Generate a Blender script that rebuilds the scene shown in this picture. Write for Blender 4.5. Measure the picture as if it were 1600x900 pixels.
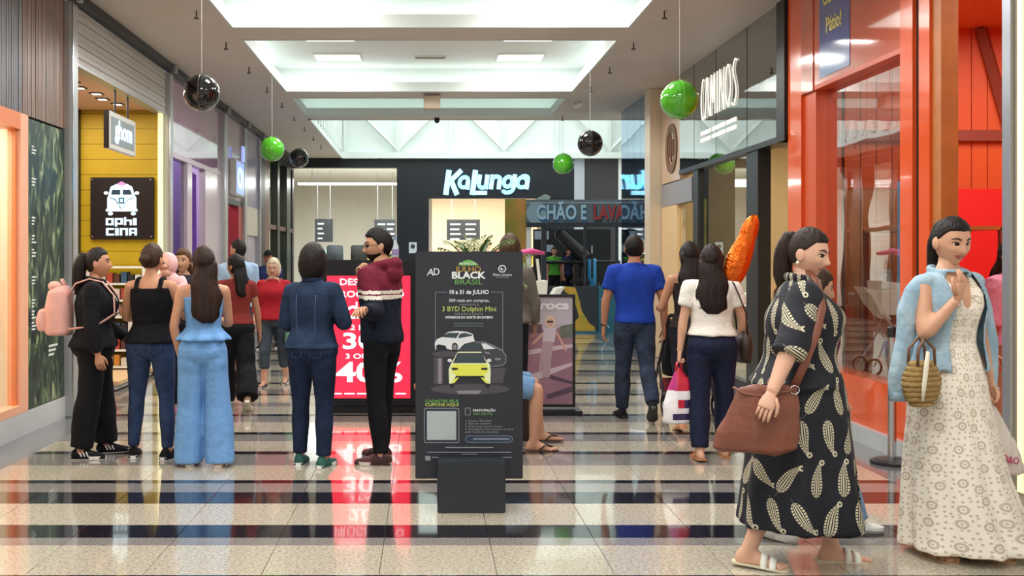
import bpy, bmesh, math, random
import numpy as np
from mathutils import Vector, Matrix

for _o in list(bpy.data.objects):
    bpy.data.objects.remove(_o)
SC = bpy.context.scene
COL = SC.collection
random.seed(7)
RNG = np.random.RandomState(7)

# ---------------------------------------------------------------- camera
F_PX, EYE = 1640.0, 1.52           # focal length in pixels of the 1600x900 frame, eye height
cam_data = bpy.data.cameras.new('camera')
cam = bpy.data.objects.new('camera', cam_data)
COL.objects.link(cam)
cam.location = (0, 0, EYE)
cam.rotation_euler = (math.pi / 2, 0, 0)
cam_data.sensor_width = 36.0
cam_data.lens = 36.0 * F_PX / 1600.0
cam_data.shift_x = (800 - 665) / 1600.0
cam_data.shift_y = -(450 - 402) / 1600.0
cam_data.clip_end = 200
SC.camera = cam

# ---------------------------------------------------------------- world, exposure
W = bpy.data.worlds.new('world')
SC.world = W
W.use_nodes = True
W.node_tree.nodes['Background'].inputs[0].default_value = (0.86, 0.93, 1.0, 1)
W.node_tree.nodes['Background'].inputs[1].default_value = 0.35
SC.view_settings.view_transform = 'Standard'
SC.view_settings.look = 'None'
SC.view_settings.gamma = 1.0
SC.view_settings.use_curve_mapping = False
SC.view_settings.exposure = 0.0

XL, XR, ZC = -3.43, 3.60, 4.08     # corridor: left wall, right wall, ceiling
YB, YE = -9.0, 27.1                # behind the camera, end shop front


def area_light(name, loc, size, power, color=(1, 1, 1), rot=(0, 0, 0), size_y=None):
    d = bpy.data.lights.new(name, 'AREA')
    d.energy = power
    d.color = color
    d.size = size
    if size_y:
        d.shape = 'RECTANGLE'
        d.size_y = size_y
    o = bpy.data.objects.new(name, d)
    COL.objects.link(o)
    o.location = loc
    o.rotation_euler = rot
    return o


# lamps of the place: ceiling panels (every coffer), the skylight over the far crossing, shop lights
COFFERS = [(-7.6, -4.2), (-3.6, -0.2), (0.4, 3.8), (4.4, 7.7), (8.3, 11.69), (12.35, 16.2), (16.86, 19.0)]
CX0, CX1 = -2.17, 2.28
PANEL_W = 46
for (y0, y1) in COFFERS[:-1]:
    ym = (y0 + y1) / 2 + 0.55
    for (px, py) in ((-1.3, ym - 0.7), (-1.3, ym + 0.75), (1.4, ym - 0.7), (1.4, ym + 0.75)):
        area_light('ceiling_panel_light', (px, py, 4.462), 0.62, PANEL_W, (1.0, 0.985, 0.95), size_y=0.42)
area_light('skylight', (1.6, 23.2, 6.55), 6.5, 420, (0.93, 0.98, 1.0), size_y=6.5)
area_light('side_passage_light', (7.0, 22.5, 3.9), 3.0, 110, (0.95, 0.98, 1.0), size_y=6)
area_light('stationery_shop_light', (-1.0, 29.5, 3.6), 5.0, 420, (1.0, 0.98, 0.94), size_y=3)
area_light('stationery_shop_light', (2.6, 29.5, 3.6), 3.5, 300, (1.0, 0.9, 0.74), size_y=3)
area_light('optics_shop_light', (-4.4, 12.0, 3.40), 1.6, 75, (1.0, 0.86, 0.66), size_y=2.6)
area_light('home_shop_light', (-4.2, 7.9, 2.7), 1.0, 60, (1.0, 0.9, 0.76), size_y=2.0)
area_light('toy_shop_light', (5.0, 7.6, 3.58), 2.0, 95, (1.0, 0.92, 0.85), size_y=2.4)
area_light('dress_shop_light', (4.9, 12.6, 3.3), 1.4, 80, (1.0, 0.86, 0.64), size_y=3.5)
area_light('shoe_shop_light', (-4.6, 18.0, 3.4), 1.2, 130, (0.95, 0.92, 1.0), size_y=6)
area_light('cafe_light', (-4.6, 23.5, 3.4), 1.2, 130, (1.0, 0.85, 0.7), size_y=3)


# ---------------------------------------------------------------- materials
def lin(h):
    h = h.lstrip('#')
    r = [int(h[i:i + 2], 16) / 255 for i in (0, 2, 4)]
    return tuple(c / 12.92 if c <= 0.04045 else ((c + 0.055) / 1.055) ** 2.4 for c in r) + (1,)


MATS = {}


def mat(name, col='#888888', rough=0.5, metal=0.0, emit=None, es=1.0, var=0.0, vscale=8.0, bump=0.0, bscale=60.0,
        stretch=(1, 1, 1), coat=0.0, spec=0.5, col2=None, sheen=0.0, coords='Object'):
    if name in MATS:
        return MATS[name]
    m = bpy.data.materials.new(name)
    m.use_nodes = True
    nt = m.node_tree
    b = nt.nodes['Principled BSDF']
    b.inputs['Base Color'].default_value = lin(col)
    b.inputs['Roughness'].default_value = rough
    b.inputs['Metallic'].default_value = metal
    b.inputs['Specular IOR Level'].default_value = spec
    b.inputs['Coat Weight'].default_value = coat
    b.inputs['Coat Roughness'].default_value = 0.04
    if sheen:
        b.inputs['Sheen Weight'].default_value = sheen
    if emit:
        b.inputs['Emission Color'].default_value = lin(emit)
        b.inputs['Emission Strength'].default_value = es
    if var or bump:
        tc = nt.nodes.new('ShaderNodeTexCoord')
        mp = nt.nodes.new('ShaderNodeMapping')
        mp.inputs['Scale'].default_value = stretch
        if coords == 'World':
            g = nt.nodes.new('ShaderNodeNewGeometry')
            nt.links.new(g.outputs['Position'], mp.inputs['Vector'])
        else:
            nt.links.new(tc.outputs[coords], mp.inputs['Vector'])
    if var:
        n = nt.nodes.new('ShaderNodeTexNoise')
        n.inputs['Scale'].default_value = vscale
        n.inputs['Detail'].default_value = 5
        nt.links.new(mp.outputs[0], n.inputs['Vector'])
        rp = nt.nodes.new('ShaderNodeValToRGB')
        c = lin(col)
        c2 = lin(col2) if col2 else None
        rp.color_ramp.elements[0].position = 0.3
        rp.color_ramp.elements[1].position = 0.7
        rp.color_ramp.elements[0].color = tuple(max(0, x * (1 - var)) for x in c[:3]) + (1,)
        rp.color_ramp.elements[1].color = c2 or tuple(min(1, x * (1 + var)) for x in c[:3]) + (1,)
        nt.links.new(n.outputs['Fac'], rp.inputs[0])
        nt.links.new(rp.outputs[0], b.inputs['Base Color'])
    if bump:
        n2 = nt.nodes.new('ShaderNodeTexNoise')
        n2.inputs['Scale'].default_value = bscale
        n2.inputs['Detail'].default_value = 3
        nt.links.new(mp.outputs[0], n2.inputs['Vector'])
        bp = nt.nodes.new('ShaderNodeBump')
        bp.inputs['Strength'].default_value = bump
        bp.inputs['Distance'].default_value = 0.02
        nt.links.new(n2.outputs['Fac'], bp.inputs['Height'])
        nt.links.new(bp.outputs[0], b.inputs['Normal'])
    MATS[name] = m
    return m


def glass(name, tint='#f4fbff', refl=1.0, rough=0.0, bump=0.0, bscale=1.0, mirror=0.0):
    """Shop glass: sees through, mirrors more at a grazing angle."""
    if name in MATS:
        return MATS[name]
    m = bpy.data.materials.new(name)
    m.use_nodes = True
    nt = m.node_tree
    nt.nodes.remove(nt.nodes['Principled BSDF'])
    out = nt.nodes['Material Output']
    tr = nt.nodes.new('ShaderNodeBsdfTransparent')
    tr.inputs[0].default_value = lin(tint)
    gl = nt.nodes.new('ShaderNodeBsdfGlossy')
    gl.inputs['Roughness'].default_value = rough
    fr = nt.nodes.new('ShaderNodeFresnel')
    fr.inputs[0].default_value = 1.5
    ma = nt.nodes.new('ShaderNodeMath')
    ma.operation = 'MULTIPLY_ADD'
    ma.use_clamp = True
    ma.inputs[1].default_value = 1.6 * refl
    ma.inputs[2].default_value = mirror
    nt.links.new(fr.outputs[0], ma.inputs[0])
    mx = nt.nodes.new('ShaderNodeMixShader')
    geo = nt.nodes.new('ShaderNodeNewGeometry')
    fb = nt.nodes.new('ShaderNodeMath')          # mirror only once, on the outer face of the pane
    fb.operation = 'SUBTRACT'
    fb.inputs[0].default_value = 1.0
    nt.links.new(geo.outputs['Backfacing'], fb.inputs[1])
    fm = nt.nodes.new('ShaderNodeMath')
    fm.operation = 'MULTIPLY'
    nt.links.new(ma.outputs[0], fm.inputs[0])
    nt.links.new(fb.outputs[0], fm.inputs[1])
    nt.links.new(fm.outputs[0], mx.inputs[0])
    nt.links.new(tr.outputs[0], mx.inputs[1])
    nt.links.new(gl.outputs[0], mx.inputs[2])
    nt.links.new(mx.outputs[0], out.inputs[0])
    if bump:
        g = nt.nodes.new('ShaderNodeNewGeometry')
        n = nt.nodes.new('ShaderNodeTexNoise')
        n.inputs['Scale'].default_value = bscale
        nt.links.new(g.outputs['Position'], n.inputs['Vector'])
        bp = nt.nodes.new('ShaderNodeBump')
        bp.inputs['Strength'].default_value = bump
        bp.inputs['Distance'].default_value = 0.05
        nt.links.new(n.outputs['Fac'], bp.inputs['Height'])
        nt.links.new(bp.outputs[0], gl.inputs['Normal'])
        nt.links.new(bp.outputs[0], fr.inputs['Normal'])
    MATS[name] = m
    return m


class NB:
    """tiny node-expression builder for printed fabrics"""
    def __init__(self, nt):
        self.nt = nt

    def m(self, op, a, b=None, c=None):
        n = self.nt.nodes.new('ShaderNodeMath')
        n.operation = op
        for i, v in enumerate((a, b, c)):
            if v is None:
                continue
            if isinstance(v, (int, float)):
                n.inputs[i].default_value = v
            else:
                self.nt.links.new(v, n.inputs[i])
        return n.outputs[0]


# ---------------------------------------------------------------- geometry helpers
class G:
    def __init__(self):
        self.v, self.f, self.m = [], [], []

    def add(self, v, f, m=0):
        o = len(self.v)
        self.v.extend([tuple(p) for p in v])
        self.f.extend([tuple(i + o for i in q) for q in f])
        self.m.extend([m] * len(f))
        return self

    def box(self, x0, x1, y0, y1, z0, z1, m=0):
        v = [(x0, y0, z0), (x1, y0, z0), (x1, y1, z0), (x0, y1, z0), (x0, y0, z1), (x1, y0, z1), (x1, y1, z1), (x0, y1, z1)]
        f = [(0, 3, 2, 1), (4, 5, 6, 7), (0, 1, 5, 4), (1, 2, 6, 5), (2, 3, 7, 6), (3, 0, 4, 7)]
        return self.add(v, f, m)

    def bevbox(self, x0, x1, y0, y1, z0, z1, r=0.01, m=0):
        bm = bmesh.new()
        bmesh.ops.create_cube(bm, size=1)
        for p in bm.verts:
            p.co = Vector(((x0 + x1) / 2 + p.co.x * (x1 - x0), (y0 + y1) / 2 + p.co.y * (y1 - y0), (z0 + z1) / 2 + p.co.z * (z1 - z0)))
        bmesh.ops.bevel(bm, geom=bm.edges[:], offset=r, segments=2, affect='EDGES')
        bm.verts.index_update()
        self.add([p.co[:] for p in bm.verts], [tuple(q.index for q in fc.verts) for fc in bm.faces], m)
        bm.free()
        return self

    def rod(self, a, b, r, n=8, m=0, r2=None):
        return self.tube([a, b], [r, r if r2 is None else r2], n, m)

    def tube(self, pts, rad, n=10, m=0, flat=1.0, up=None):
        v, f = tube_mesh(pts, rad, n, flat, up)
        return self.add(v, f, m)

    def lathe(self, prof, c=(0, 0, 0), n=24, m=0):
        v, f = [], []
        for (r, z) in prof:
            for k in range(n):
                a = 2 * math.pi * k / n
                v.append((c[0] + r * math.cos(a), c[1] + r * math.sin(a), c[2] + z))
        for i in range(len(prof) - 1):
            for k in range(n):
                k2 = (k + 1) % n
                f.append((i * n + k, i * n + k2, (i + 1) * n + k2, (i + 1) * n + k))
        f.append(tuple(range(n))[::-1])
        f.append(tuple((len(prof) - 1) * n + k for k in range(n)))
        return self.add(v, f, m)

    def ball(self, c, r, seg=20, rings=12, m=0):
        r = (r, r, r) if isinstance(r, (int, float)) else r
        v, f = [], []
        for i in range(rings + 1):
            t = math.pi * i / rings
            for k in range(seg):
                a = 2 * math.pi * k / seg
                v.append((c[0] + r[0] * math.sin(t) * math.cos(a), c[1] + r[1] * math.sin(t) * math.sin(a), c[2] + r[2] * math.cos(t)))
        for i in range(rings):
            for k in range(seg):
                k2 = (k + 1) % seg
                f.append((i * seg + k, (i + 1) * seg + k, (i + 1) * seg + k2, i * seg + k2))
        return self.add(v, f, m)

    def prism(self, poly, plane='xz', d0=0.0, d1=0.01, m=0):
        """poly extruded: plane xz (depth y), yz (depth x), xy (depth z)"""
        def mk(p, d):
            return {'xz': (p[0], d, p[1]), 'yz': (d, p[0], p[1]), 'xy': (p[0], p[1], d)}[plane]
        n = len(poly)
        v = [mk(p, d0) for p in poly] + [mk(p, d1) for p in poly]
        f = [tuple(range(n)), tuple(range(2 * n - 1, n - 1, -1))] + [(i, i + n, (i + 1) % n + n, (i + 1) % n) for i in range(n)]
        return self.add(v, f, m)

    def obj(self, name, mats, parent=None, smooth=False, loc=None, rotz=0, fix=True):
        me = bpy.data.meshes.new(name)
        me.from_pydata(self.v, [], self.f)
        if not isinstance(mats, (list, tuple)):
            mats = [mats]
        for mm in mats:
            me.materials.append(mm)
        me.polygons.foreach_set('material_index', self.m)
        if smooth:
            me.polygons.foreach_set('use_smooth', [True] * len(me.polygons))
        if fix:
            bm = bmesh.new()
            bm.from_mesh(me)
            bmesh.ops.recalc_face_normals(bm, faces=bm.faces[:])
            bm.to_mesh(me)
            bm.free()
        me.update()
        o = bpy.data.objects.new(name, me)
        COL.objects.link(o)
        if parent:
            o.parent = parent
        if loc:
            o.location = loc
        if rotz:
            o.rotation_euler = (0, 0, rotz)
        return o


def tube_mesh(pts, rad, n=10, flat=1.0, up=None):
    P = [Vector(p) for p in pts]
    rad = [rad] * len(P) if isinstance(rad, (int, float)) else rad
    v, f = [], []
    T = []
    for i in range(len(P)):
        a = P[max(0, i - 1)]
        b = P[min(len(P) - 1, i + 1)]
        t = (b - a)
        T.append(t.normalized() if t.length > 1e-9 else Vector((0, 0, 1)))
    ref = Vector(up) if up else (Vector((1, 0, 0)) if abs(T[0].x) < 0.8 else Vector((0, 1, 0)))
    x = (ref - T[0] * ref.dot(T[0])).normalized()
    for i, p in enumerate(P):
        x = (x - T[i] * x.dot(T[i]))
        x = x.normalized() if x.length > 1e-6 else T[i].orthogonal().normalized()
        y = T[i].cross(x)
        for k in range(n):
            a = 2 * math.pi * k / n
            v.append(p + x * (rad[i] * math.cos(a)) + y * (rad[i] * flat * math.sin(a)))
    for i in range(len(P) - 1):
        for k in range(n):
            k2 = (k + 1) % n
            f.append((i * n + k, i * n + k2, (i + 1) * n + k2, (i + 1) * n + k))
    f.append(tuple(range(n))[::-1])
    f.append(tuple((len(P) - 1) * n + k for k in range(n)))
    return v, f


def tag(o, label, cat, group=None):
    o['label'] = label
    o['category'] = cat
    if group:
        o['group'] = group
    return o


def struct(o, label=None):
    o['kind'] = 'structure'
    if label:
        o['label'] = label
    return o


def thing(name, label, cat, loc=(0, 0, 0), rotz=0, group=None):
    o = bpy.data.objects.new(name, None)
    COL.objects.link(o)
    o.empty_display_size = 0.1
    o.location = loc
    o.rotation_euler = (0, 0, rotz)
    return tag(o, label, cat, group)


def B(name, x0, x1, y0, y1, z0, z1, m, parent=None, bev=0):
    g = G()
    if bev:
        g.bevbox(x0, x1, y0, y1, z0, z1, bev)
    else:
        g.box(x0, x1, y0, y1, z0, z1)
    return g.obj(name, m, parent)


ROT_CAM = (math.pi / 2, 0, 0)                  # faces the camera (-Y)
ROT_LEFTWALL = (math.pi / 2, 0, math.pi / 2)   # on the left wall, faces +X
ROT_RIGHTWALL = (math.pi / 2, 0, -math.pi / 2)


def text(body, size, m, loc, rot, parent=None, bold=0.0, depth=0.002, shear=0.0, sx=1.0, align='CENTER', name='lettering', width=None, sy=1.0):
    cu = bpy.data.curves.new('t', 'FONT')
    cu.body = body
    cu.size = size
    cu.align_x = align
    cu.align_y = 'CENTER'
    cu.offset = bold * size
    cu.extrude = depth
    cu.shear = shear
    cu.resolution_u = 3
    o = bpy.data.objects.new('t', cu)
    COL.objects.link(o)
    dg = bpy.context.evaluated_depsgraph_get()
    me = bpy.data.meshes.new_from_object(o.evaluated_get(dg))
    bpy.data.objects.remove(o)
    if width:
        xs = [p.co.x for p in me.vertices] or [0, 1]
        sx = width / max(1e-6, max(xs) - min(xs))
    for p in me.vertices:
        p.co.x *= sx
        p.co.y *= sy
    me.materials.clear()
    me.materials.append(m)
    r = bpy.data.objects.new(name, me)
    COL.objects.link(r)
    r.rotation_euler = rot
    r.location = loc
    if parent:
        r.parent = parent
    return r


def px(x, y, Y):
    """pixel of the photograph at depth Y -> X, Z"""
    return (x - 665) * Y / F_PX, EYE - (y - 402) * Y / F_PX


def rbox(x0, x1, z0, z1, r, n=4):
    p = []
    for (cx, cz, a0) in ((x1 - r, z1 - r, 0), (x0 + r, z1 - r, 90), (x0 + r, z0 + r, 180), (x1 - r, z0 + r, 270)):
        for k in range(n + 1):
            a = math.radians(a0 + 90 * k / n)
            p.append((cx + r * math.cos(a), cz + r * math.sin(a)))
    return p


def copy_tree(o, parent=None):
    c = o.copy()
    COL.objects.link(c)
    c.parent = parent
    for ch in list(o.children):
        copy_tree(ch, c)
    return c
# ================================================================= THE SHELL
m_ceil = mat('ceiling_paint', '#cfc7c0', 0.55, var=0.03, vscale=1.5)
m_white = mat('white_plaster', '#eef3f0', 0.6)
m_joint = mat('floor_joint', '#6a655f', 0.5)
m_blacktrim = mat('black_trim', '#1c1e22', 0.4)
m_chrome = mat('brushed_steel', '#c9ccd0', 0.22, metal=1.0)
m_alu = mat('aluminium', '#b4b6b9', 0.3, metal=0.25)


def granite(name, c1, c2, rough, sc=55):
    m = bpy.data.materials.new(name)
    m.use_nodes = True
    nt = m.node_tree
    b = nt.nodes['Principled BSDF']
    g = nt.nodes.new('ShaderNodeNewGeometry')
    n = nt.nodes.new('ShaderNodeTexNoise')
    n.inputs['Scale'].default_value = sc
    n.inputs['Detail'].default_value = 6
    n.inputs['Roughness'].default_value = 0.75
    nt.links.new(g.outputs['Position'], n.inputs['Vector'])
    r = nt.nodes.new('ShaderNodeValToRGB')
    r.color_ramp.elements[0].position = 0.36
    r.color_ramp.elements[1].position = 0.56
    r.color_ramp.elements[0].color = lin(c2)
    r.color_ramp.elements[1].color = lin(c1)
    nt.links.new(n.outputs['Fac'], r.inputs[0])
    nt.links.new(r.outputs[0], b.inputs['Base Color'])
    b.inputs['Roughness'].default_value = rough
    b.inputs['Specular IOR Level'].default_value = 0.75
    b.inputs['Coat Weight'].default_value = 0.5
    b.inputs['Coat Roughness'].default_value = 0.03
    n3 = nt.nodes.new('ShaderNodeTexNoise')
    n3.inputs['Scale'].default_value = 2.2
    n3.inputs['Detail'].default_value = 1
    nt.links.new(g.outputs['Position'], n3.inputs['Vector'])
    bp = nt.nodes.new('ShaderNodeBump')
    bp.inputs['Strength'].default_value = 0.05
    bp.inputs['Distance'].default_value = 0.03
    nt.links.new(n3.outputs['Fac'], bp.inputs['Height'])
    nt.links.new(bp.outputs[0], b.inputs['Normal'])
    nt.links.new(bp.outputs[0], b.inputs['Coat Normal'])
    return m


gr_light = granite('granite_light', '#c9c0ae', '#8d8473', 0.12)
gr_grey = granite('granite_grey', '#8f8a86', '#6d6966', 0.12, 90)
gr_dark = granite('granite_black', '#221f26', '#100f14', 0.09, 120)
gr_border = granite('granite_border', '#77797b', '#5d5f62', 0.16, 90)

# ---- floor: base slab, border strips, one tile object per slab of granite
floor = struct(B('floor', -8.5, 11.5, YB, 36.0, -0.12, -0.0185, m_joint))
L_, G_, D_ = gr_light, gr_grey, gr_dark
BANDS = [(4.75, D_), (5.02, L_), (5.54, G_), (5.69, D_), (5.96, L_), (6.48, D_), (6.79, G_), (7.06, D_), (7.16, L_), (7.67, G_),
         (8.10, D_), (8.22, L_), (8.68, G_), (9.00, D_), (9.12, L_), (9.68, G_), (10.05, D_), (10.17, L_), (10.7, G_), (10.98, L_), (11.55, D_),
         (11.68, G_), (12.1, L_), (12.6, D_), (12.74, L_), (13.4, G_), (13.95, D_), (14.1, L_), (14.8, G_), (15.4, D_), (15.58, L_), (16.4, G_),
         (16.9, D_), (17.1, L_), (17.9, G_), (18.4, D_), (18.6, L_), (19.5, D_), (19.75, G_), (20.4, L_), (21.4, D_), (21.7, L_), (22.7, G_), (23.4, D_),
         (23.7, L_), (25.0, D_), (25.3, L_), (27.1, None)]
FX0, FX1 = -3.05, 3.17
NCOL = 11
CW = 0.563
X_OFF = 0.04       # joints measured on the photograph: x = 715, 776, 957 at the lower edge
far = G()
tile_cache = {}
ntile = 0
for i in range(len(BANDS) - 1):
    y0, mm = BANDS[i]
    y1 = BANDS[i + 1][0]
    xs = [FX0 + k * (FX1 - FX0) / NCOL for k in range(NCOL + 1)]
    for k in range(NCOL):
        if ntile < 300:
            key = (i,)
            if key not in tile_cache:
                g = G()
                w = (FX1 - FX0) / NCOL - 0.003
                d = y1 - y0 - 0.002
                g.bevbox(0, w, 0, d, -0.0185, 0.0, 0.0012)
                tile_cache[key] = g.obj('floor_tile', mm, floor, loc=(xs[k] + 0.0015, y0 + 0.001, 0))
            else:
                t = tile_cache[key].copy()
                COL.objects.link(t)
                t.parent = floor
                t.location = (xs[k] + 0.0015, y0 + 0.001, 0)
            ntile += 1
        else:
            far.box(xs[k] + 0.0015, xs[k + 1] - 0.0015, y0 + 0.001, y1 - 0.001, -0.0185, 0.0, {L_: 0, G_: 1, D_: 2}[mm])
# rows behind and under the camera, out of the frame
yy = YB
k = 0
while yy < 4.7:
    d = (0.9, 0.35, 0.3)[k % 3]
    for q in range(NCOL):
        x0 = FX0 + q * (FX1 - FX0) / NCOL
        far.box(x0 + 0.0015, x0 + (FX1 - FX0) / NCOL - 0.0015, yy + 0.001, min(4.75, yy + d) - 0.001, -0.0185, 0.0, (0, 1, 2)[k % 3])
    yy += d
    k += 1
far.box(3.9, 11.4, 18.6, 27.0, -0.0185, 0, 0)
far.box(FX0, 3.9, 27.1, 35.5, -0.0185, 0, 0)
o = far.obj('floor_tile_field', [gr_light, gr_grey, gr_dark], floor)
o['kind'] = 'stuff'
for (x0, x1, ya, yb) in ((XL - 0.02, FX0, YB, 27.1), (FX1, 3.9, YB, 27.1)):
    B('floor_border', x0, x1, ya, yb, -0.0185, -0.0005, gr_border, floor)

# ---- ceiling with light coffers
ceil = bpy.data.objects.new('ceiling', None)
COL.objects.link(ceil)
struct(ceil)
g = G()
T = 0.10
g.box(XL, CX0, YB, YE, ZC, ZC + T)
g.box(CX1, 3.62, YB, 19.44, ZC, ZC + T)
g.box(3.62, 9.5, 18.5, 19.44, ZC, ZC + T)
ys = [YB] + [v for c in COFFERS for v in c] + [19.44]
for i in range(0, len(ys), 2):
    g.box(CX0, CX1, ys[i], ys[i + 1], ZC, ZC + T)
g.obj('ceiling_board', m_ceil, ceil)
m_cove = mat('cove_paint', '#f2f7f6', 0.65)
m_led = mat('cove_led', '#ffffff', 0.5, emit='#e4fbf4', es=3.1)
m_panel = mat('light_panel', '#ffffff', 0.5, emit='#fffdf6', es=2.4)
m_slot = mat('slot_diffuser', '#8d877c', 0.5)
RZ = 4.50
for ci, (y0, y1) in enumerate(COFFERS):
    g = G()
    ex = 0.42
    X0, X1, Y0, Y1 = CX0 - ex, CX1 + ex, y0 - ex * 0.6, y1 + ex
    if ci + 1 < len(COFFERS):
        Y1 = min(Y1, (y1 + COFFERS[ci + 1][0]) / 2 + 0.05)
    Y0 = y0 - 0.2
    t = 0.03
    # upstand lip round the opening
    h = 0.14
    zb = ZC - 0.006
    g.box(CX0, CX0 + t, y0, y1, zb, ZC + h)
    g.box(CX1 - t, CX1, y0, y1, zb, ZC + h)
    g.box(CX0 + t, CX1 - t, y0, y0 + t, zb, ZC + h)
    g.box(CX0 + t, CX1 - t, y1 - t, y1, zb, ZC + h)
    lip = g.obj('coffer_lip', mat('lip_paint', '#cdd5d2', 0.6), ceil)
    g = G()
    g.box(X0 - t, X0, Y0, Y1, ZC + T, RZ)
    g.box(X1, X1 + t, Y0, Y1, ZC + T, RZ)
    g.box(X0, X1, Y0 - t, Y0, ZC + T, RZ)
    g.box(X0, X1, Y1, Y1 + t, ZC + T, RZ)
    g.box(X0, X1, Y0, Y1, RZ, RZ + 0.03)
    g.obj('coffer_recess', m_cove, ceil)
    # LED strips lying behind the lip
    g = G()
    zz = ZC + T + 0.015
    g.box(CX0 - 0.22, CX0 - 0.12, y0, y1, zz, zz + 0.012)
    g.box(CX1 + 0.12, CX1 + 0.22, y0, y1, zz, zz + 0.012)
    if Y1 - y1 > 0.2:
        g.box(CX0 - 0.1, CX1 + 0.1, y1 + 0.12, y1 + 0.2, zz, zz + 0.012)
    g.box(CX0 - 0.1, CX1 + 0.1, y0 - 0.13, y0 - 0.07, zz, zz + 0.012)
    g.obj('led_strip', m_led, ceil)
    if ci < len(COFFERS) - 1:
        ym = (y0 + y1) / 2 + 0.55
        for (pxx, py) in ((-1.3, ym - 0.7), (-1.3, ym + 0.75), (1.4, ym - 0.7), (1.4, ym + 0.75)):
            p = thing('ceiling_light', 'flat white ceiling light panel recessed inside a lit ceiling coffer', 'ceiling light', (pxx, py, RZ), group='light panels in the coffers')
            B('diffuser', -0.33, 0.33, -0.24, 0.24, -0.02, -0.008, m_panel, p)
            gg = G()
            gg.box(-0.35, 0.35, -0.26, -0.24, -0.025, 0).box(-0.35, 0.35, 0.24, 0.26, -0.025, 0).box(-0.35, -0.33, -0.24, 0.24, -0.025, 0).box(0.33, 0.35, -0.24, 0.24, -0.025, 0)
            gg.obj('frame', m_white, p)
        if ci in (4, 5):
            for k, dy in enumerate((-0.6, 0.75)):
                p = thing('slot_diffuser', 'narrow metal air slot between the ceiling light panels', 'air vent', (0.07, ym + dy, RZ), group='air slots in the coffers')
                B('frame', -0.24, 0.24, -0.06, 0.06, -0.02, 0, m_white, p)
                for q in range(3):
                    B('slat', -0.22, 0.22, -0.045 + q * 0.032, -0.025 + q * 0.032, -0.03, -0.02, m_slot, p)

# little things on the ceiling
m_spr = mat('sprinkler_metal', '#5a554f', 0.4, metal=0.6)
first = None
for sx_, y_first in ((-2.38, 10.9), (2.48, 10.9)):
    for k in range(9 if sx_ < 0 else 6):
        p = thing('sprinkler', 'small metal fire sprinkler head under the ceiling', 'sprinkler', (sx_, 10.9 + k * 1.62, ZC), group='ceiling sprinklers')
        g = G()
        g.lathe([(0.008, -0.075), (0.008, 0.0)], n=8)
        g.obj('stem', m_spr, p)
        g = G()
        g.lathe([(0.028, -0.085), (0.028, -0.075), (0.008, -0.065)], n=10)
        g.obj('deflector', m_spr, p)
p = thing('projector_box', 'beige box hanging under the ceiling between two coffers', 'box', (0.1, 16.5, ZC))
B('case', -0.13, 0.13, -0.12, 0.12, -0.24, -0.03, mat('beige_box', '#b9a793', 0.5), p, bev=0.01)
B('mount_plate', -0.08, 0.08, -0.08, 0.08, -0.03, 0, m_alu, p)
p = thing('security_camera', 'small black dome camera under the ceiling edge before the skylight', 'camera', (0.21, 19.3, ZC))
G().lathe([(0.05, -0.02), (0.05, 0)], n=16).obj('mount', m_blacktrim, p)
G().ball((0, 0, -0.045), 0.05, 14, 8).obj('dome', mat('black_gloss', '#0b0c0e', 0.08), p, smooth=True)
p = thing('spotlight', 'white ceiling spotlight beside the far coffer', 'lamp', (2.5, 17.3, ZC))
G().rod((0, 0, 0), (0, 0, -0.06), 0.012).obj('arm', m_white, p)
G().rod((-0.05, 0, -0.09), (0.07, -0.02, -0.03), 0.04, 14).obj('head', m_white, p)

# ---- high void with skylight before the end shop front
m_void = mat('void_white', '#e6efea', 0.6)
g = G()
g.box(CX0 - 0.08, CX0, 19.44, 27.1, ZC + T, 6.7)
g.box(CX0 - 0.08, 9.5, 27.1, 27.2, ZC, 6.7)
g.box(CX0 - 0.08, 9.5, 19.36, 19.44, ZC + T, 6.7)
g.box(9.42, 9.5, 19.44, 27.1, ZC, 6.7)
g.box(CX0 - 0.08, 9.5, 19.36, 27.2, 6.7, 6.75)
struct(g.obj('wall_skylight', m_void))
tr = struct(bpy.data.objects.new('trim_1', None), 'white steel roof truss above the dark end shop front')
COL.objects.link(tr)
m_truss = mat('truss_white', '#dfe8e2', 0.5)
G().box(CX0, 9.4, 26.88, 27.08, ZC - 0.02, ZC + 0.13).obj('ledge', m_void, tr)
xs = [CX0 + 0.1 + i * 1.36 for i in range(9)]
for i, x in enumerate(xs):
    B('truss_post', x - 0.03, x + 0.03, 26.92, 27.0, ZC + 0.13, 5.75, m_truss, tr)
    if i < len(xs) - 1:
        a, b = (x, xs[i + 1]) if i % 2 else (xs[i + 1], x)
        G().rod((a, 26.95, ZC + 0.17), (b, 26.95, 5.6), 0.045, 4).obj('truss_diagonal', m_truss, tr)
B('truss_chord', CX0, 9.4, 26.9, 27.0, 5.6, 5.75, m_truss, tr)
for i in range(14):
    B('wall_rib', CX0, CX0 + 0.07, 19.7 + i * 0.5, 19.86 + i * 0.5, ZC + T, 6.6, m_truss, tr)
B('void_lip', CX0, CX0 + 0.04, 19.44, 27.0, ZC - 0.02, ZC + 0.16, m_void, tr)
B('void_lip', CX0, 9.4, 19.44, 19.48, ZC - 0.02, ZC + 0.16, m_void, tr)

# ---- walls behind the camera and out of the frame
m_wallfar = mat('plain_wall', '#cfcac4', 0.5)
g = G()
g.box(XL - 0.15, XR + 0.15, YB - 0.1, YB, 0, ZC)
struct(g.obj('wall_back', m_wallfar))
struct(B('wall_left', XL - 0.15, XL, YB, 5.8, 0, ZC, m_wallfar))
struct(B('wall_right', XR, XR + 0.15, YB, 6.05, 0, ZC, m_wallfar))

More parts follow.
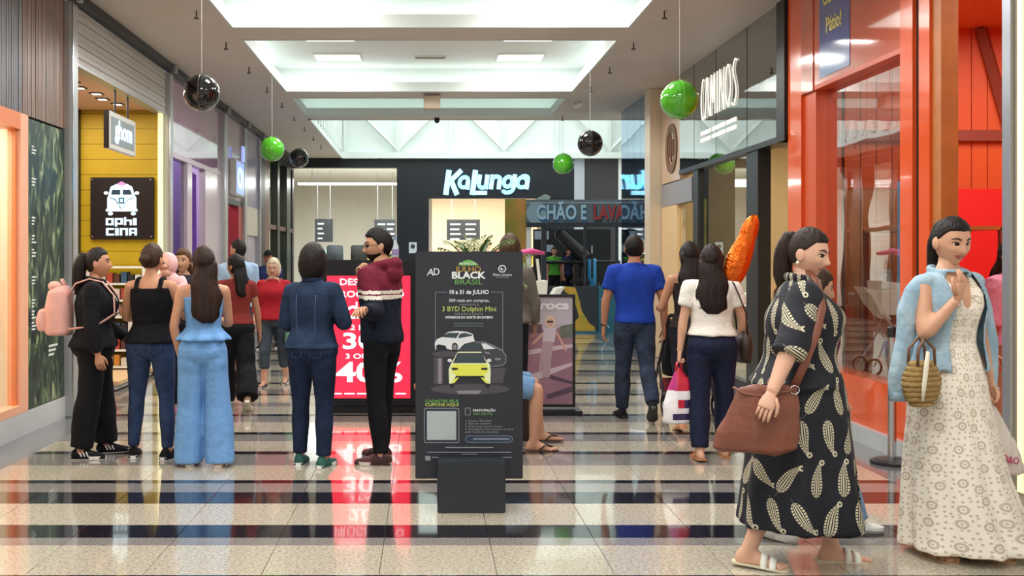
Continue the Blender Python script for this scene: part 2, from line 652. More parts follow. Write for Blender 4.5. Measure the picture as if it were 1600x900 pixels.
# black trim under the ceiling, left
t2 = struct(bpy.data.objects.new('trim_2', None), 'black trim running along the top of the left shop fronts')
COL.objects.link(t2)
B('rail', XL - 0.02, XL + 0.09, 5.8, 26.9, ZC - 0.09, ZC - 0.005, m_blacktrim, t2)
for y in (10.08, 13.94, 17.78, 19.78, 21.65):
    B('bracket', XL + 0.09, XL + 0.13, y - 0.04, y + 0.04, ZC - 0.11, ZC - 0.005, m_alu, t2)

# steel columns between the left shops
for i, (ya, yb, wdt) in enumerate(((9.97, 10.19, 0.06), (13.82, 14.06, 0.05), (17.58, 17.97, 0.05), (19.6, 19.95, 0.04), (21.45, 21.65, 0.04))):
    c = struct(bpy.data.objects.new('trim_%d' % (3 + i), None), 'steel column between two left shop fronts')
    COL.objects.link(c)
    G().bevbox(XL - 0.2, XL + wdt, ya, yb, 0, ZC - 0.12, 0.012).obj('column_casing', m_alu, c)
    B('column_edge', XL + wdt, XL + wdt + 0.012, ya + 0.02, ya + 0.05, 0, ZC - 0.12, m_chrome, c)
# ================================================================= LEFT SHOPS
# -- home shop with the wood cladding
m_wood1 = mat('wood_grey', '#6d6a70', 0.45, var=0.25, vscale=3, stretch=(1, 6, 0.7), coords='World')
m_wood2 = mat('wood_brown', '#7d6a5e', 0.42, var=0.28, vscale=3, stretch=(1, 8, 0.6), coords='World', col2='#97796a')
m_peach = mat('peach_frame', '#f3b593', 0.35)
m_orangef = mat('orange_frame', '#e58450', 0.35)
m_plinth = mat('plinth_stone', '#c9cbcb', 0.25, var=0.05, vscale=3)
m_glassL = glass('shop_glass', '#f6fbfb', 0.9)
clad = struct(bpy.data.objects.new('wall_left_cladding', None), 'vertical timber slat cladding above the left shop window')
COL.objects.link(clad)
B('backing', XL - 0.12, XL - 0.02, 5.8, 9.97, 2.74, ZC - 0.1, m_wood1, clad)
sl = None
for i in range(74):
    y = 6.28 + i * 0.05
    mm = m_wood1 if y < 8.93 else m_wood2
    if i == 0 or y - 0.05 < 8.93 <= y:
        sl = B('slat', XL - 0.02, XL + 0.004, 0, 0.042, 2.74, ZC - 0.1, mm, clad)
        sl.location = (0, y, 0)
    else:
        s2 = sl.copy()
        COL.objects.link(s2)
        s2.location = (random.uniform(-0.003, 0.002), y, 0)
struct(B('baseboard_left', XL - 0.15, XL + 0.01, 5.8, 9.97, 0, 0.2, m_plinth))
w1 = struct(bpy.data.objects.new('window_1', None), 'lit shop window with an orange and peach frame')
COL.objects.link(w1)
B('jamb', XL - 0.1, XL + 0.012, 8.86, 9.03, 0.2, 2.74, m_peach, w1)
B('jamb', XL - 0.05, XL - 0.02, 8.82, 8.86, 0.27, 2.6, m_orangef, w1)
B('head', XL - 0.16, XL + 0.012, 5.8, 8.86, 2.6, 2.74, m_orangef, w1)
B('sill', XL - 0.16, XL + 0.012, 5.8, 8.86, 0.2, 0.27, m_peach, w1)
B('jamb', XL - 0.16, XL + 0.012, 5.8, 5.95, 0.27, 2.6, m_peach, w1)
B('pane', XL - 0.06, XL - 0.052, 5.95, 8.82, 0.27, 2.6, m_glassL, w1)
m_cream = mat('cream_interior', '#f2dcc0', 0.6)
g = G()
g.box(-5.3, -5.2, 5.7, 9.4, 0, 2.8)
g.box(-5.3, XL - 0.16, 9.03, 9.1, 0, 2.8)
g.box(-5.3, XL - 0.16, 5.7, 5.8, 0, 2.8)
g.box(-5.3, XL - 0.16, 5.7, 9.1, 2.74, 2.8)
g.box(-5.3, XL - 0.16, 5.8, 9.03, 0, 0.22)
struct(g.obj('wall_left_home_shop', m_cream))
# shelving inside the window
s = thing('display_shelf', 'pale shelf unit inside the orange framed shop window', 'shelf', (-4.9, 8.5, 0.22))
for z in (0.02, 0.5, 0.95, 1.4, 1.85):
    B('shelf_board', -0.25, 0.35, -0.5, 0.45, z, z + 0.03, m_white, s)
for y in (-0.5, 0.42):
    B('side_panel', -0.25, 0.35, y, y + 0.03, 0, 1.9, m_white, s)
for k, (zz, c) in enumerate(((0.53, '#a9bcae'), (0.98, '#d9b48c'), (1.43, '#e7e2da'))):
    v = G().lathe([(0.05, 0), (0.09, 0.06), (0.09, 0.16), (0.04, 0.24), (0.05, 0.27)], n=18).obj('vase', mat('vase%d' % k, c, 0.35), smooth=True, loc=(-4.72, 8.5, 0.22 + zz))
    tag(v, ['sage green round vase on the lower display shelf', 'tan round vase on the middle display shelf', 'white round vase on the upper display shelf'][k], 'vase')
pf = thing('picture_frame', 'pale framed picture on the back wall of the lit window', 'picture', (-5.19, 7.7, 1.9))
B('frame', 0, 0.03, -0.3, 0.3, -0.4, 0.4, mat('frame_tan', '#d7b28d', 0.5), pf)
B('print', 0.03, 0.034, -0.25, 0.25, -0.35, 0.35, mat('print_pale', '#efe6da', 0.7, var=0.1, vscale=4), pf)


def leafy(parent, mt, n, L, w, spread, droop, z0=0.0, seed=1):
    r = random.Random(seed)
    for k in range(n):
        a = 2 * math.pi * k / n + r.uniform(-0.3, 0.3)
        el = r.uniform(spread[0], spread[1])
        ln = L * r.uniform(0.75, 1.15)
        g = G()
        pts = []
        N = 6
        for i in range(N + 1):
            t = i / N
            hr = ln * t * math.cos(el)
            z = z0 + ln * t * math.sin(el) - droop * ln * t * t
            pts.append((hr * math.cos(a), hr * math.sin(a), z))
        v, f = [], []
        side = Vector((-math.sin(a), math.cos(a), 0))
        for i, p in enumerate(pts):
            t = i / N
            ww = w * math.sin(math.pi * min(1, 0.12 + 0.88 * t)) * (1 if t < 1 else 0.05) + 0.001
            v += [Vector(p) - side * ww, Vector(p) + Vector((0, 0, -ww * 0.35)), Vector(p) + side * ww]
        for i in range(N):
            f += [(3 * i, 3 * i + 1, 3 * i + 4, 3 * i + 3), (3 * i + 1, 3 * i + 2, 3 * i + 5, 3 * i + 4)]
        g.add(v, f)
        g.obj('leaf', mt, parent, smooth=True, fix=False)


pl = thing('potted_plant', 'small green plant in a brown pot on the window sill', 'plant', (-3.72, 8.55, 0.27))
G().lathe([(0.055, 0), (0.075, 0.13), (0.08, 0.13), (0.08, 0.15), (0.065, 0.15), (0.06, 0.12)], n=20).obj('pot', mat('terracotta', '#7a4630', 0.6), pl, smooth=True)
leafy(pl, mat('leaf_green', '#6f8f3e', 0.5, var=0.2), 12, 0.22, 0.018, (0.5, 1.3), 0.35, 0.13, 3)

# green botanical panel
m_bot = bpy.data.materials.new('botanical_print')
m_bot.use_nodes = True
nt = m_bot.node_tree
b = nt.nodes['Principled BSDF']
gp = nt.nodes.new('ShaderNodeNewGeometry')
mp = nt.nodes.new('ShaderNodeMapping')
mp.inputs['Scale'].default_value = (1, 4.0, 1.6)
nt.links.new(gp.outputs['Position'], mp.inputs[0])
n1 = nt.nodes.new('ShaderNodeTexNoise')
n1.inputs['Scale'].default_value = 2.2
n1.inputs['Detail'].default_value = 8
n1.inputs['Distortion'].default_value = 1.2
nt.links.new(mp.outputs[0], n1.inputs['Vector'])
r = nt.nodes.new('ShaderNodeValToRGB')
for pos, c in ((0.36, '#10201f'), (0.5, '#2c4238'), (0.58, '#5f7350'), (0.68, '#a8b38a')):
    e = r.color_ramp.elements.new(pos)
    e.color = lin(c)
r.color_ramp.elements.remove(r.color_ramp.elements[0])
r.color_ramp.elements.remove(r.color_ramp.elements[-1])
nt.links.new(n1.outputs['Fac'], r.inputs[0])
nt.links.new(r.outputs[0], b.inputs['Base Color'])
b.inputs['Roughness'].default_value = 0.3
bt = thing('botanical_panel', 'dark green glossy leaf print panel with small white writing beside the shop window', 'poster', (XL, 9.5, 0.2))
B('print', -0.12, 0.0, -0.46, 0.46, 0.01, 2.52, m_bot, bt)
m_wink = mat('white_ink', '#dfe6e2', 0.5)
for k, z in enumerate((2.28, 2.0, 1.66, 1.5, 1.38, 1.14, 0.94, 0.84, 0.74)):
    for j in range(3):
        wd = 0.05 + 0.05 * ((k * 7 + j * 3) % 4) / 3
        B('small_writing', 0.0, 0.002, -0.36, -0.36 + wd, z - j * 0.028, z - j * 0.028 + 0.014, m_wink, bt)
for j in range(3):
    B('small_writing', 0.0, 0.002, 0.05, 0.28 - j * 0.05, 0.5 - j * 0.04, 0.52 - j * 0.04, m_wink, bt)

# -- optics shop: yellow wall, hanging blade sign, van sign
m_shut = mat('shutter_grey', '#bfb9b3', 0.45)
sh = struct(bpy.data.objects.new('trim_8', None), 'grey rolled shutter fascia above the open shop front')
COL.objects.link(sh)
nz = 9
for i in range(nz):
    z0 = 3.43 + i * (ZC - 0.1 - 3.43) / nz
    B('shutter_slat', XL - 0.1, XL + 0.0 + 0.006 * (i % 2), 10.19, 13.82, z0, z0 + (ZC - 0.1 - 3.43) / nz - 0.006, m_shut, sh)
B('bottom_bar', XL - 0.12, XL + 0.012, 10.19, 13.82, 3.40, 3.432, m_alu, sh)
m_peachc = mat('peach_ceiling', '#d8b597', 0.6)
m_pinkw = mat('pink_wall', '#c9a594', 0.6)
g = G()
g.box(-6.4, XL - 0.12, 10.1, 13.85, 3.44, 3.5)
struct(g.obj('ceiling_optics_shop', m_peachc))
g = G()
g.box(-6.4, -6.3, 10.1, 13.9, 0, 3.44)
g.box(-6.4, XL - 0.2, 10.05, 10.15, 0, 3.44)
g.box(-6.4, -4.62, 13.75, 13.85, 0, 3.44)
struct(g.obj('wall_left_optics_shop', m_pinkw))
struct(B('trim_9', -4.64, -4.5, 13.6, 13.8, 0, 3.44, m_blacktrim))
# yellow boarded wall (boards are parts)
yw = struct(bpy.data.objects.new('wall_yellow', None), 'yellow boarded wall inside the open shop')
COL.objects.link(yw)
m_yel = mat('yellow_board', '#b59a06', 0.5, var=0.05, vscale=3)
z = 0.0
k = 0
while z < 3.42:
    h = min(0.2, 3.44 - z)
    B('board', -4.5, XL - 0.06, 13.7, 13.8, z, z + h - 0.005, m_yel, yw)
    z += 0.2
B('edge_light', XL - 0.06, XL - 0.02, 13.68, 13.8, 0, 3.43, mat('edge_lamp', '#f6efc0', 0.5, emit='#f4ecb0', es=0.8), yw)
for i in range(7):
    d = thing('downlight', 'small square downlight in the peach shop ceiling', 'ceiling light', (-3.85 - 0.06 * (i % 2), 10.6 + i * 0.42, 3.44), group='downlights in the open shop ceiling')
    B('housing', -0.07, 0.07, -0.07, 0.07, -0.012, 0, m_blacktrim, d)
    B('lens', -0.045, 0.045, -0.045, 0.045, -0.016, -0.012, m_panel, d)

# hanging sign
m_signw = mat('sign_white', '#d9d7d2', 0.4)
m_signg = mat('sign_grey', '#8f9aa0', 0.4)
m_lit = mat('lit_white_blue', '#ffffff', 0.4, emit='#b5e2fb', es=1.0)
hs = thing('hanging_sign', 'white hanging box sign with lit lettering inside the open shop', 'sign', (-3.50, 12.05, 0.15))
G().bevbox(-0.03, 0.025, -0.53, 0.53, 2.57, 2.99, 0.008).obj('sign_case', m_signw, hs)
B('end_cap', -0.032, 0.027, -0.537, -0.53, 2.57, 2.99, m_blacktrim, hs)
B('sign_face', 0.025, 0.03, -0.45, 0.45, 2.63, 2.93, m_signg, hs)
text('ghom', 0.28, m_lit, (0.032, 0.02, 2.80), ROT_LEFTWALL, hs, bold=0.03, width=0.68)
for y in (-0.22, 0.28):
    G().rod((0, y, 2.99), (0, y, 3.29), 0.012).obj('hanger_rod', m_blacktrim, hs)

# square van sign
vs = thing('van_sign', 'black square sign with a glowing van and lettering on the yellow wall', 'sign', (0, 13.7, 0))
SX0, SZ1 = px(141, 277, 13.64)
SX1, SZ0 = px(240, 374, 13.64)
G().bevbox(SX0, SX1, -0.06, -0.01, SZ0, SZ1, 0.006).obj('board', mat('sign_black', '#14141a', 0.3), vs)
sw = SX1 - SX0


def sp(u, v):      # sign coordinates 0..1, v down
    return (SX0 + u * sw, SZ1 - v * (SZ1 - SZ0))


def spoly(pts):
    return [sp((a - 95) / 730.0, (c - 88) / 725.0) for (a, c) in pts]


m_glow = mat('glow_blue', '#d6f1ff', 0.5, emit='#8fcdf0', es=0.6)
m_glow2 = mat('glow_dark', '#123a52', 0.5)
van = [(330, 200), (400, 165), (520, 165), (580, 200), (610, 300), (628, 330), (628, 455), (640, 460), (640, 487), (275, 487), (275, 460), (292, 455), (292, 330), (305, 300)]
G().prism(spoly(van), 'xz', -0.066, -0.06).obj('van_body', m_glow, vs)
for q in ([(350, 235), (442, 235), (442, 290), (338, 290)], [(472, 235), (556, 235), (578, 290), (472, 290)]):
    G().prism(spoly(q), 'xz', -0.069, -0.066).obj('van_window', m_glow2, vs)
for (cx, cz, rx, rz) in ((278, 272, 26, 20), (634, 272, 26, 20), (328, 512, 30, 22), (592, 512, 30, 22)):
    G().prism(spoly([(cx + rx * math.cos(a * math.pi / 8), cz + rz * math.sin(a * math.pi / 8)) for a in range(16)]), 'xz', -0.066, -0.06).obj('van_mirror' if cz < 400 else 'van_wheel', m_glow, vs)
for sgn in (-1, 1):
    g = G()
    pts = [(458 + sgn * 135, 325), (458 + sgn * 75, 350), (458 + sgn * 40, 395), (458 + sgn * 12, 452)]
    for i in range(3):
        a, c = pts[i], pts[i + 1]
        g.prism(spoly([(a[0], a[1] - 4), (c[0] + 5, c[1] - 4), (c[0] - 3, c[1] + 4), (a[0], a[1] + 4)]), 'xz', -0.069, -0.066)
    g.obj('van_line', m_glow2, vs)
g = G()
g.prism(spoly([(425, 325), (490, 325), (490, 395), (425, 395)]), 'xz', -0.069, -0.066)
g.obj('van_badge', mat('glow_mid', '#2f6f93', 0.5), vs)
G().prism(spoly([(442, 342), (474, 342), (474, 378), (442, 378)]), 'xz', -0.072, -0.069).obj('van_badge_centre', m_glow, vs)
G().prism(spoly([(400, 168), (458, 135), (516, 168), (458, 188)]), 'xz', -0.07, -0.066).obj('roof_lamp', mat('glow_pink', '#d58cc8', 0.5, emit='#c76fb8', es=0.7), vs)
# block letters built from strokes on a 100 x 100 cell
STROKES = {'O': [(0, 0, 100, 25), (0, 75, 100, 100), (0, 25, 30, 75), (70, 25, 100, 75)],
           'P': [(0, 0, 100, 25), (0, 25, 30, 115), (70, 25, 100, 65), (30, 65, 100, 90)],
           'H': [(0, -15, 28, 100), (28, 20, 100, 45), (72, 45, 100, 100)],
           'I': [(30, 0, 70, 100)],
           'C': [(0, 0, 100, 25), (0, 75, 100, 100), (0, 25, 30, 75)],
           'N': [(0, 0, 100, 25), (0, 25, 30, 100), (70, 25, 100, 100)],
           'A': [(0, 0, 100, 25), (0, 25, 30, 100), (70, 25, 100, 100), (30, 50, 70, 72)]}


def blockword(word, x, z, cw, chh):
    for ch in word:
        w = cw * (0.45 if ch == 'I' else 1)
        g = G()
        for (a, bb, c, d) in STROKES[ch]:
            if ch == 'I':
                a, c = 0, 100
            g.prism(spoly([(x + a * w / 100, z + bb * chh / 100), (x + c * w / 100, z + bb * chh / 100), (x + c * w / 100, z + d * chh / 100), (x + a * w / 100, z + d * chh / 100)]), 'xz', -0.068, -0.06)
        g.obj('lettering', m_glow, vs)
        x += w + cw * 0.14


blockword('OPHI', 275, 565, 92, 84)
blockword('CINA', 278, 680, 92, 88)
for (u, v) in ((118, 115), (790, 115), (122, 782), (800, 782)):
    G().prism(spoly([(u + 9 * math.cos(a * math.pi / 4), v + 9 * math.sin(a * math.pi / 4)) for a in range(8)]), 'xz', -0.068, -0.06).obj('screw', m_chrome, vs)

# white shelf unit with goods below the yellow wall, wooden platform
pf = thing('wooden_platform', 'low pale wooden display platform under the white goods shelf', 'platform', (-4.3, 12.9, 0))
B('deck', -0.7, 0.8, -0.9, 0.75, 0.06, 0.1, mat('pale_wood', '#d8b58a', 0.45, var=0.12, vscale=2, stretch=(1, 8, 1)), pf)
B('skirt', -0.65, 0.75, -0.85, 0.7, 0, 0.06, m_white, pf)
us = thing('goods_shelf', 'white shelf unit with many rows of goods below the black square van sign', 'shelf', (-4.0, 13.4, 0.1))
for x in (-0.45, 0.42):
    B('side_panel', x, x + 0.04, -0.15, 0.2, 0, 1.36, m_white, us)
for k in range(7):
    B('shelf_board', -0.41, 0.42, -0.15, 0.2, 0.02 + k * 0.21, 0.045 + k * 0.21, m_white, us)
cols = ['#b34a3a', '#2c2c33', '#d8d3c4', '#3f5f7f', '#c98a3a', '#5d3b33', '#e0e0e0']
for k in range(6):
    for j in range(9):
        hh = random.uniform(0.10, 0.16)
        bx = G().bevbox(-0.036, 0.036, -0.09, 0.09, 0, hh, 0.004).obj('boxed_goods', mat('goods' + cols[(k * 3 + j * 5) % 7], cols[(k * 3 + j * 5) % 7], 0.5), loc=(-4.36 + j * 0.09, 13.37, 0.1 + 0.047 + k * 0.21))
        tag(bx, 'small upright %s box on the white goods shelf under the van sign' % ['red', 'black', 'cream', 'blue', 'orange', 'brown', 'white'][(k * 3 + j * 5) % 7], 'box', 'boxes on the white goods shelf')

# -- mauve shop with purple curtain
m_mauve = mat('mauve_gloss', '#a9859f', 0.06, coat=1.0, bump=0.25, bscale=1.5, coords='World', stretch=(1, 1.2, 0.25))
m_pale = mat('pale_pink_frame', '#cbbcc6', 0.2)
sf = struct(bpy.data.objects.new('wall_left_mauve', None), 'mauve glossy fascia panel of the curtain shop')
COL.objects.link(sf)
B('fascia_panel', XL - 0.1, XL + 0.0, 14.06, 15.75, 2.95, ZC - 0.1, m_mauve, sf)
B('fascia_panel', XL - 0.1, XL + 0.0, 15.76, 17.58, 2.95, ZC - 0.1, m_mauve, sf)
B('head', XL - 0.12, XL + 0.01, 14.06, 17.58, 2.88, 2.95, m_pale, sf)
B('post', XL - 0.1, XL, 14.06, 14.16, 0, 2.88, m_pale, sf)
B('post', XL - 0.1, XL, 15.12, 15.42, 0, 2.88, m_pale, sf)
B('post', XL - 0.1, XL, 16.35, 17.58, 0, 2.88, m_pale, sf)
B('pane', XL - 0.06, XL - 0.052, 14.16, 15.12, 0.15, 2.88, glass('lilac_glass', '#d9cfe6', 1.0), sf)
struct(B('baseboard_left_mauve', XL - 0.12, XL + 0.01, 14.06, 15.42, 0, 0.15, m_plinth))
m_lil = mat('lilac_interior', '#b9a4c9', 0.6)
g = G()
g.box(-6.0, -5.9, 13.9, 21.7, 0, 3.6).box(-6.0, XL - 0.2, 13.86, 13.92, 0, 3.6).box(-6.0, XL - 0.1, 13.9, 21.7, 3.55, 3.6).box(-6.0, XL - 0.2, 17.65, 17.72, 0, 3.55)
struct(g.obj('wall_left_curtain_shop', m_lil))
ar = thing('arched_niche', 'dark blue arched niche with a pale frame behind the lilac glass', 'niche', (-4.1, 14.7, 0))
for (rr, mm, dd, nm) in ((0.52, m_pale, 0.0, 'arch_frame'), (0.42, m_lil, 0.03, 'arch_inner'), (0.3, mat('navy_panel', '#2a2f52', 0.5), 0.06, 'arch_panel')):
    pts = [(-rr, 0), (rr, 0)] + [(rr * math.cos(a * math.pi / 12), 1.25 + rr * math.sin(a * math.pi / 12)) for a in range(13)]
    G().prism(pts, 'yz', dd - 0.06, dd).obj(nm, mm, ar)
cu = thing('purple_curtain', 'long purple curtain hanging in the shop doorway', 'curtain', (XL - 0.16, 15.9, 0))
g = G()
N = 46
vv, ff = [], []
for i in range(N + 1):
    y = -0.42 + 0.8 * i / N
    dx = 0.035 * math.sin(i * 1.15) + 0.012 * math.sin(i * 0.43)
    vv += [(dx, y, 0.03), (dx * 0.7, y, 2.8), (dx + 0.006, y, 0.03), (dx * 0.7 + 0.006, y, 2.8)]
for i in range(N):
    a = 4 * i
    ff += [(a, a + 4, a + 5, a + 1), (a + 2, a + 3, a + 7, a + 6)]
g.add(vv, ff)
g.obj('cloth', mat('purple_cloth', '#5b2a8f', 0.6, var=0.1), cu, smooth=True, fix=False)
G().rod((0, -0.46, 2.82), (0, 0.42, 2.82), 0.015).obj('curtain_rod', m_chrome, cu)

# -- shop with the lit box sign and red doorway
m_mauve2 = mat('mauve_satin', '#b59aa8', 0.12, coat=0.6)
m_lav = mat('lavender_panel', '#9a90ad', 0.2)
sf = struct(bpy.data.objects.new('wall_left_phone_shop', None), 'mauve fascia and red door frame of a small shop')
COL.objects.link(sf)
B('fascia_panel', XL - 0.1, XL, 17.97, 19.6, 2.55, ZC - 0.1, m_mauve2, sf)
m_redf = mat('red_frame', '#b3262c', 0.3)
B('door_head', XL - 0.15, XL + 0.01, 17.97, 19.6, 2.45, 2.55, m_blacktrim, sf)
B('door_jamb', XL - 0.5, XL + 0.01, 19.2, 19.6, 0, 2.45, m_redf, sf)
B('door_jamb', XL - 0.1, XL + 0.01, 17.97, 18.05, 0, 2.45, m_pale, sf)
B('pane', XL - 0.3, XL - 0.29, 18.05, 19.2, 0, 2.45, mat('pale_blue_glow', '#b6d3e6', 0.3, emit='#b6d8ee', es=0.35), sf)  # opaque glowing sheet stands in for the light blue shop inside
bs = thing('box_sign', 'lit box sign with rounded letters on the mauve fascia', 'sign', (XL, 18.75, 2.93))
G().bevbox(0.0, 0.12, -0.42, 0.42, -0.32, 0.32, 0.015).obj('sign_case', m_signw, bs)
B('sign_face', 0.12, 0.125, -0.38, 0.38, -0.28, 0.28, mat('sign_violet', '#9fb2ff', 0.4, emit='#8ea6f5', es=0.8), bs)
text('Oi', 0.5, m_lit, (0.128, 0, -0.02), ROT_LEFTWALL, bs, bold=0.04, width=0.6)
B('upright_plate', 0.10, 0.13, 0.2, 0.42, 0.32, 0.6, mat('sign_violet2', '#aebcff', 0.4, emit='#a3b6fb', es=0.7), bs)

sf = struct(bpy.data.objects.new('wall_left_lavender', None), 'lavender fascia with a cream panel below')
COL.objects.link(sf)
B('fascia_panel', XL - 0.1, XL, 19.95, 21.45, 2.5, ZC - 0.1, m_lav, sf)
B('lower_panel', XL - 0.1, XL, 19.95, 21.45, 1.95, 2.5, mat('cream_panel', '#d6c8b6', 0.35), sf)
B('door_leaf', XL - 0.12, XL - 0.05, 20.5, 21.45, 0, 1.95, m_pale, sf)
B('door_leaf', XL - 0.12, XL - 0.05, 19.95, 20.45, 0, 1.95, mat('olive_panel', '#8b8468', 0.4), sf)

# -- far left shop with dark red posts
m_dred = mat('dark_red', '#5c1f20', 0.3)
m_dgreen = mat('dark_green_frame', '#16241f', 0.35)
sf = struct(bpy.data.objects.new('wall_left_cafe', None), 'dark red and black glazed shop front near the end of the passage')
COL.objects.link(sf)
B('header', XL - 0.15, XL, 21.65, 27.1, 3.75, ZC - 0.1, m_dgreen, sf)
for (ya, yb, mm) in ((21.65, 22.3, m_blacktrim), (22.3, 22.9, m_dred), (24.2, 24.5, m_dgreen), (25.8, 26.5, m_dgreen)):
    B('post', XL - 0.15, XL + 0.02, ya, yb, 0, 3.75, mm, sf)
for (ya, yb) in ((22.9, 24.2), (24.5, 25.8), (26.5, 27.1)):
    B('pane', XL - 0.08, XL - 0.07, ya, yb, 0.3, 3.75, m_glassL, sf)
    B('transom', XL - 0.12, XL, ya, yb, 2.15, 2.25, m_dred, sf)
    B('lower_rail', XL - 0.12, XL, ya, yb, 0.0, 0.3, m_dred, sf)
g = G()
g.box(-6.2, -6.1, 21.7, 27.1, 0, 3.8).box(-6.2, XL - 0.2, 21.7, 21.76, 0, 3.8).box(-6.2, XL - 0.15, 21.7, 27.1, 3.76, 3.82)
struct(g.obj('wall_left_cafe_inside', mat('cafe_wall', '#b9a48f', 0.6, var=0.2, vscale=1.5)))
# ================================================================= RIGHT SHOPS
m_or = mat('orange_gloss', '#e4571f', 0.16, coat=0.6)
m_or2 = mat('orange_satin', '#c9512a', 0.4)
m_orp = mat('orange_header', '#c65a3e', 0.07, coat=1.0, bump=0.06, bscale=1.0, coords='World')
m_tan = mat('tan_wood', '#b06a32', 0.45, var=0.1)
m_plank = mat('orange_plank', '#d2551f', 0.5, var=0.06, vscale=3)
m_red = mat('red_wall', '#e3221f', 0.5)
m_beam = mat('brown_beam', '#8a3a26', 0.5)
m_kerb = mat('kerb_metal', '#b9bdbf', 0.25, var=0.04)
glassR = glass('toy_shop_glass', '#eef2f2', 1.7, bump=0.07, bscale=0.9, mirror=0.07)

# --- jamb at the frame edge with the light strip
jb = struct(bpy.data.objects.new('trim_10', None), 'metal shop front post with a bright light strip')
COL.objects.link(jb)
B('post', XR - 0.03, XR + 0.2, 6.41, 6.50, 0, ZC, mat('grey_post', '#9a9ea6', 0.3, metal=0.5), jb)
B('light_strip', XR - 0.01, XR + 0.02, 6.31, 6.37, 0.1, ZC - 0.05, mat('warm_strip', '#fff1cf', 0.4, emit='#f6da98', es=0.85), jb)
B('post', XR, XR + 0.2, 6.05, 6.41, 0, ZC, mat('cream_post', '#a89a82', 0.5), jb)

# --- toy shop front
tf = struct(bpy.data.objects.new('wall_right_toy_shop', None), 'orange toy shop front with large glazing')
COL.objects.link(tf)
B('post', XR - 0.02, XR + 0.12, 7.72, 7.92, 0, ZC, m_or, tf)
B('black_gap', XR + 0.01, XR + 0.1, 7.62, 7.72, 0, ZC, m_blacktrim, tf)
B('post', XR - 0.02, XR + 0.12, 7.46, 7.62, 0, ZC, m_or, tf)
B('tan_post', XR + 0.0, XR + 0.12, 7.33, 7.455, 0, 3.42, m_tan, tf)
B('header_panel', XR - 0.02, XR + 0.06, 7.92, 9.68, 3.1, ZC, m_orp, tf)
B('header_soffit', XR - 0.02, XR + 0.2, 7.92, 9.68, 3.06, 3.1, m_or2, tf)
B('column', XR - 0.03, XR + 0.12, 9.98, 10.34, 0, ZC, m_or, tf)
B('column', XR + 0.0, XR + 0.24, 9.68, 9.98, 0, 3.06, m_or2, tf)
B('column_head', XR - 0.03, XR + 0.06, 9.68, 9.98, 3.06, ZC, m_orp, tf)
B('stall_riser', XR - 0.01, XR + 0.2, 7.92, 9.68, 0.14, 0.53, m_or, tf)
B('door_header', XR - 0.01, XR + 0.1, 6.5, 7.46, 3.62, ZC, m_or2, tf)
for i in range(4):
    a = 7.92 + i * 0.44
    p = B('pane', XR + 0.098, XR + 0.106, a + 0.004, a + 0.436, 0.53, 3.06, glassR, tf)
struct(B('baseboard_right', XR - 0.05, XR + 0.2, 7.45, 10.34, 0, 0.14, m_kerb))
# interior
g = G()
g.box(7.4, 7.5, 5.9, 9.8, 0, 3.63)
g.box(XR + 0.2, 7.5, 5.85, 5.95, 0, 3.63)
struct(g.obj('wall_right_toy_inside', m_or2))
struct(B('floor_toy_shop', XR + 0.2, 7.5, 5.95, 9.7, -0.0185, 0.004, mat('orange_floor', '#d8743a', 0.3)))
struct(B('ceiling_toy_shop', XR + 0.1, 7.5, 5.9, 9.7, 3.63, 3.7, mat('orange_ceiling', '#e07a45', 0.5)))
pk = struct(bpy.data.objects.new('wall_plank', None), 'orange plank wall above a red wall inside the toy shop')
COL.objects.link(pk)
B('backing', XR + 0.12, 7.5, 9.72, 9.8, 0, 3.63, m_blacktrim, pk)
B('red_panel', 4.62, 7.4, 9.66, 9.72, 0, 2.15, m_red, pk)
x = 3.86
pl0 = None
while x < 7.3:
    if pl0 is None:
        pl0 = B('plank', 0, 0.138, 9.66, 9.71, 2.15, 3.63, m_plank, pk)
        pl0.location.x = x
    else:
        c = pl0.copy()
        COL.objects.link(c)
        c.location.x = x
    if x < 4.5:
        B('plank', x, x + 0.138, 9.66, 9.71, 0.02, 2.145, m_tan, pk)
    x += 0.146
B('beam', XR + 0.24, 7.4, 9.60, 9.66, 2.585, 2.685, m_beam, pk)
G().rod((5.10, 9.63, 3.62), (5.5, 9.63, 2.2), 0.055, 4).obj('diagonal_beam', m_beam, pk)
gr = thing('ceiling_grille', 'orange framed air grille in the toy shop ceiling', 'air vent', (4.75, 7.35, 3.63))
for q in range(6):
    B('slat', -0.5, 0.6, -0.3 + q * 0.1, -0.25 + q * 0.1, -0.03, -0.005, m_or2, gr)
gg = G().box(-0.55, 0.65, -0.36, -0.32, -0.04, 0).box(-0.55, 0.65, 0.28, 0.32, -0.04, 0).box(-0.55, -0.5, -0.32, 0.28, -0.04, 0).box(0.6, 0.65, -0.32, 0.28, -0.04, 0)
gg.obj('frame', m_or, gr)
# banner inside the glass
bn = thing('window_banner', 'tall blue banner with a red and purple ribbon inside the orange shop glass', 'banner', (XR + 0.14, 8.12, 0.72))
B('sheet', 0, 0.01, -0.2, 0.2, 0, 1.4, mat('banner_blue', '#7fa9d6', 0.5, var=0.1, vscale=4), bn)
for k in range(6):
    z0 = 1.12 - k * 0.17
    c = ['#c4354f', '#b93a7a', '#7a3a8f', '#8a3a86', '#c23a44', '#b8302f'][k]
    dy = 0.02 * (-1) ** k
    G().prism([(-0.1 + dy, z0), (0.1 + dy, z0 + 0.01), (0.1 - dy, z0 - 0.16), (-0.1 - dy, z0 - 0.17)], 'yz', -0.006, -0.001).obj('ribbon_piece', mat('ribbon' + c, c, 0.5), bn)
    for j in range(2):
        B('small_writing', -0.009, -0.006, -0.05, 0.05, z0 - 0.06 - j * 0.05, z0 - 0.04 - j * 0.05, m_wink, bn)
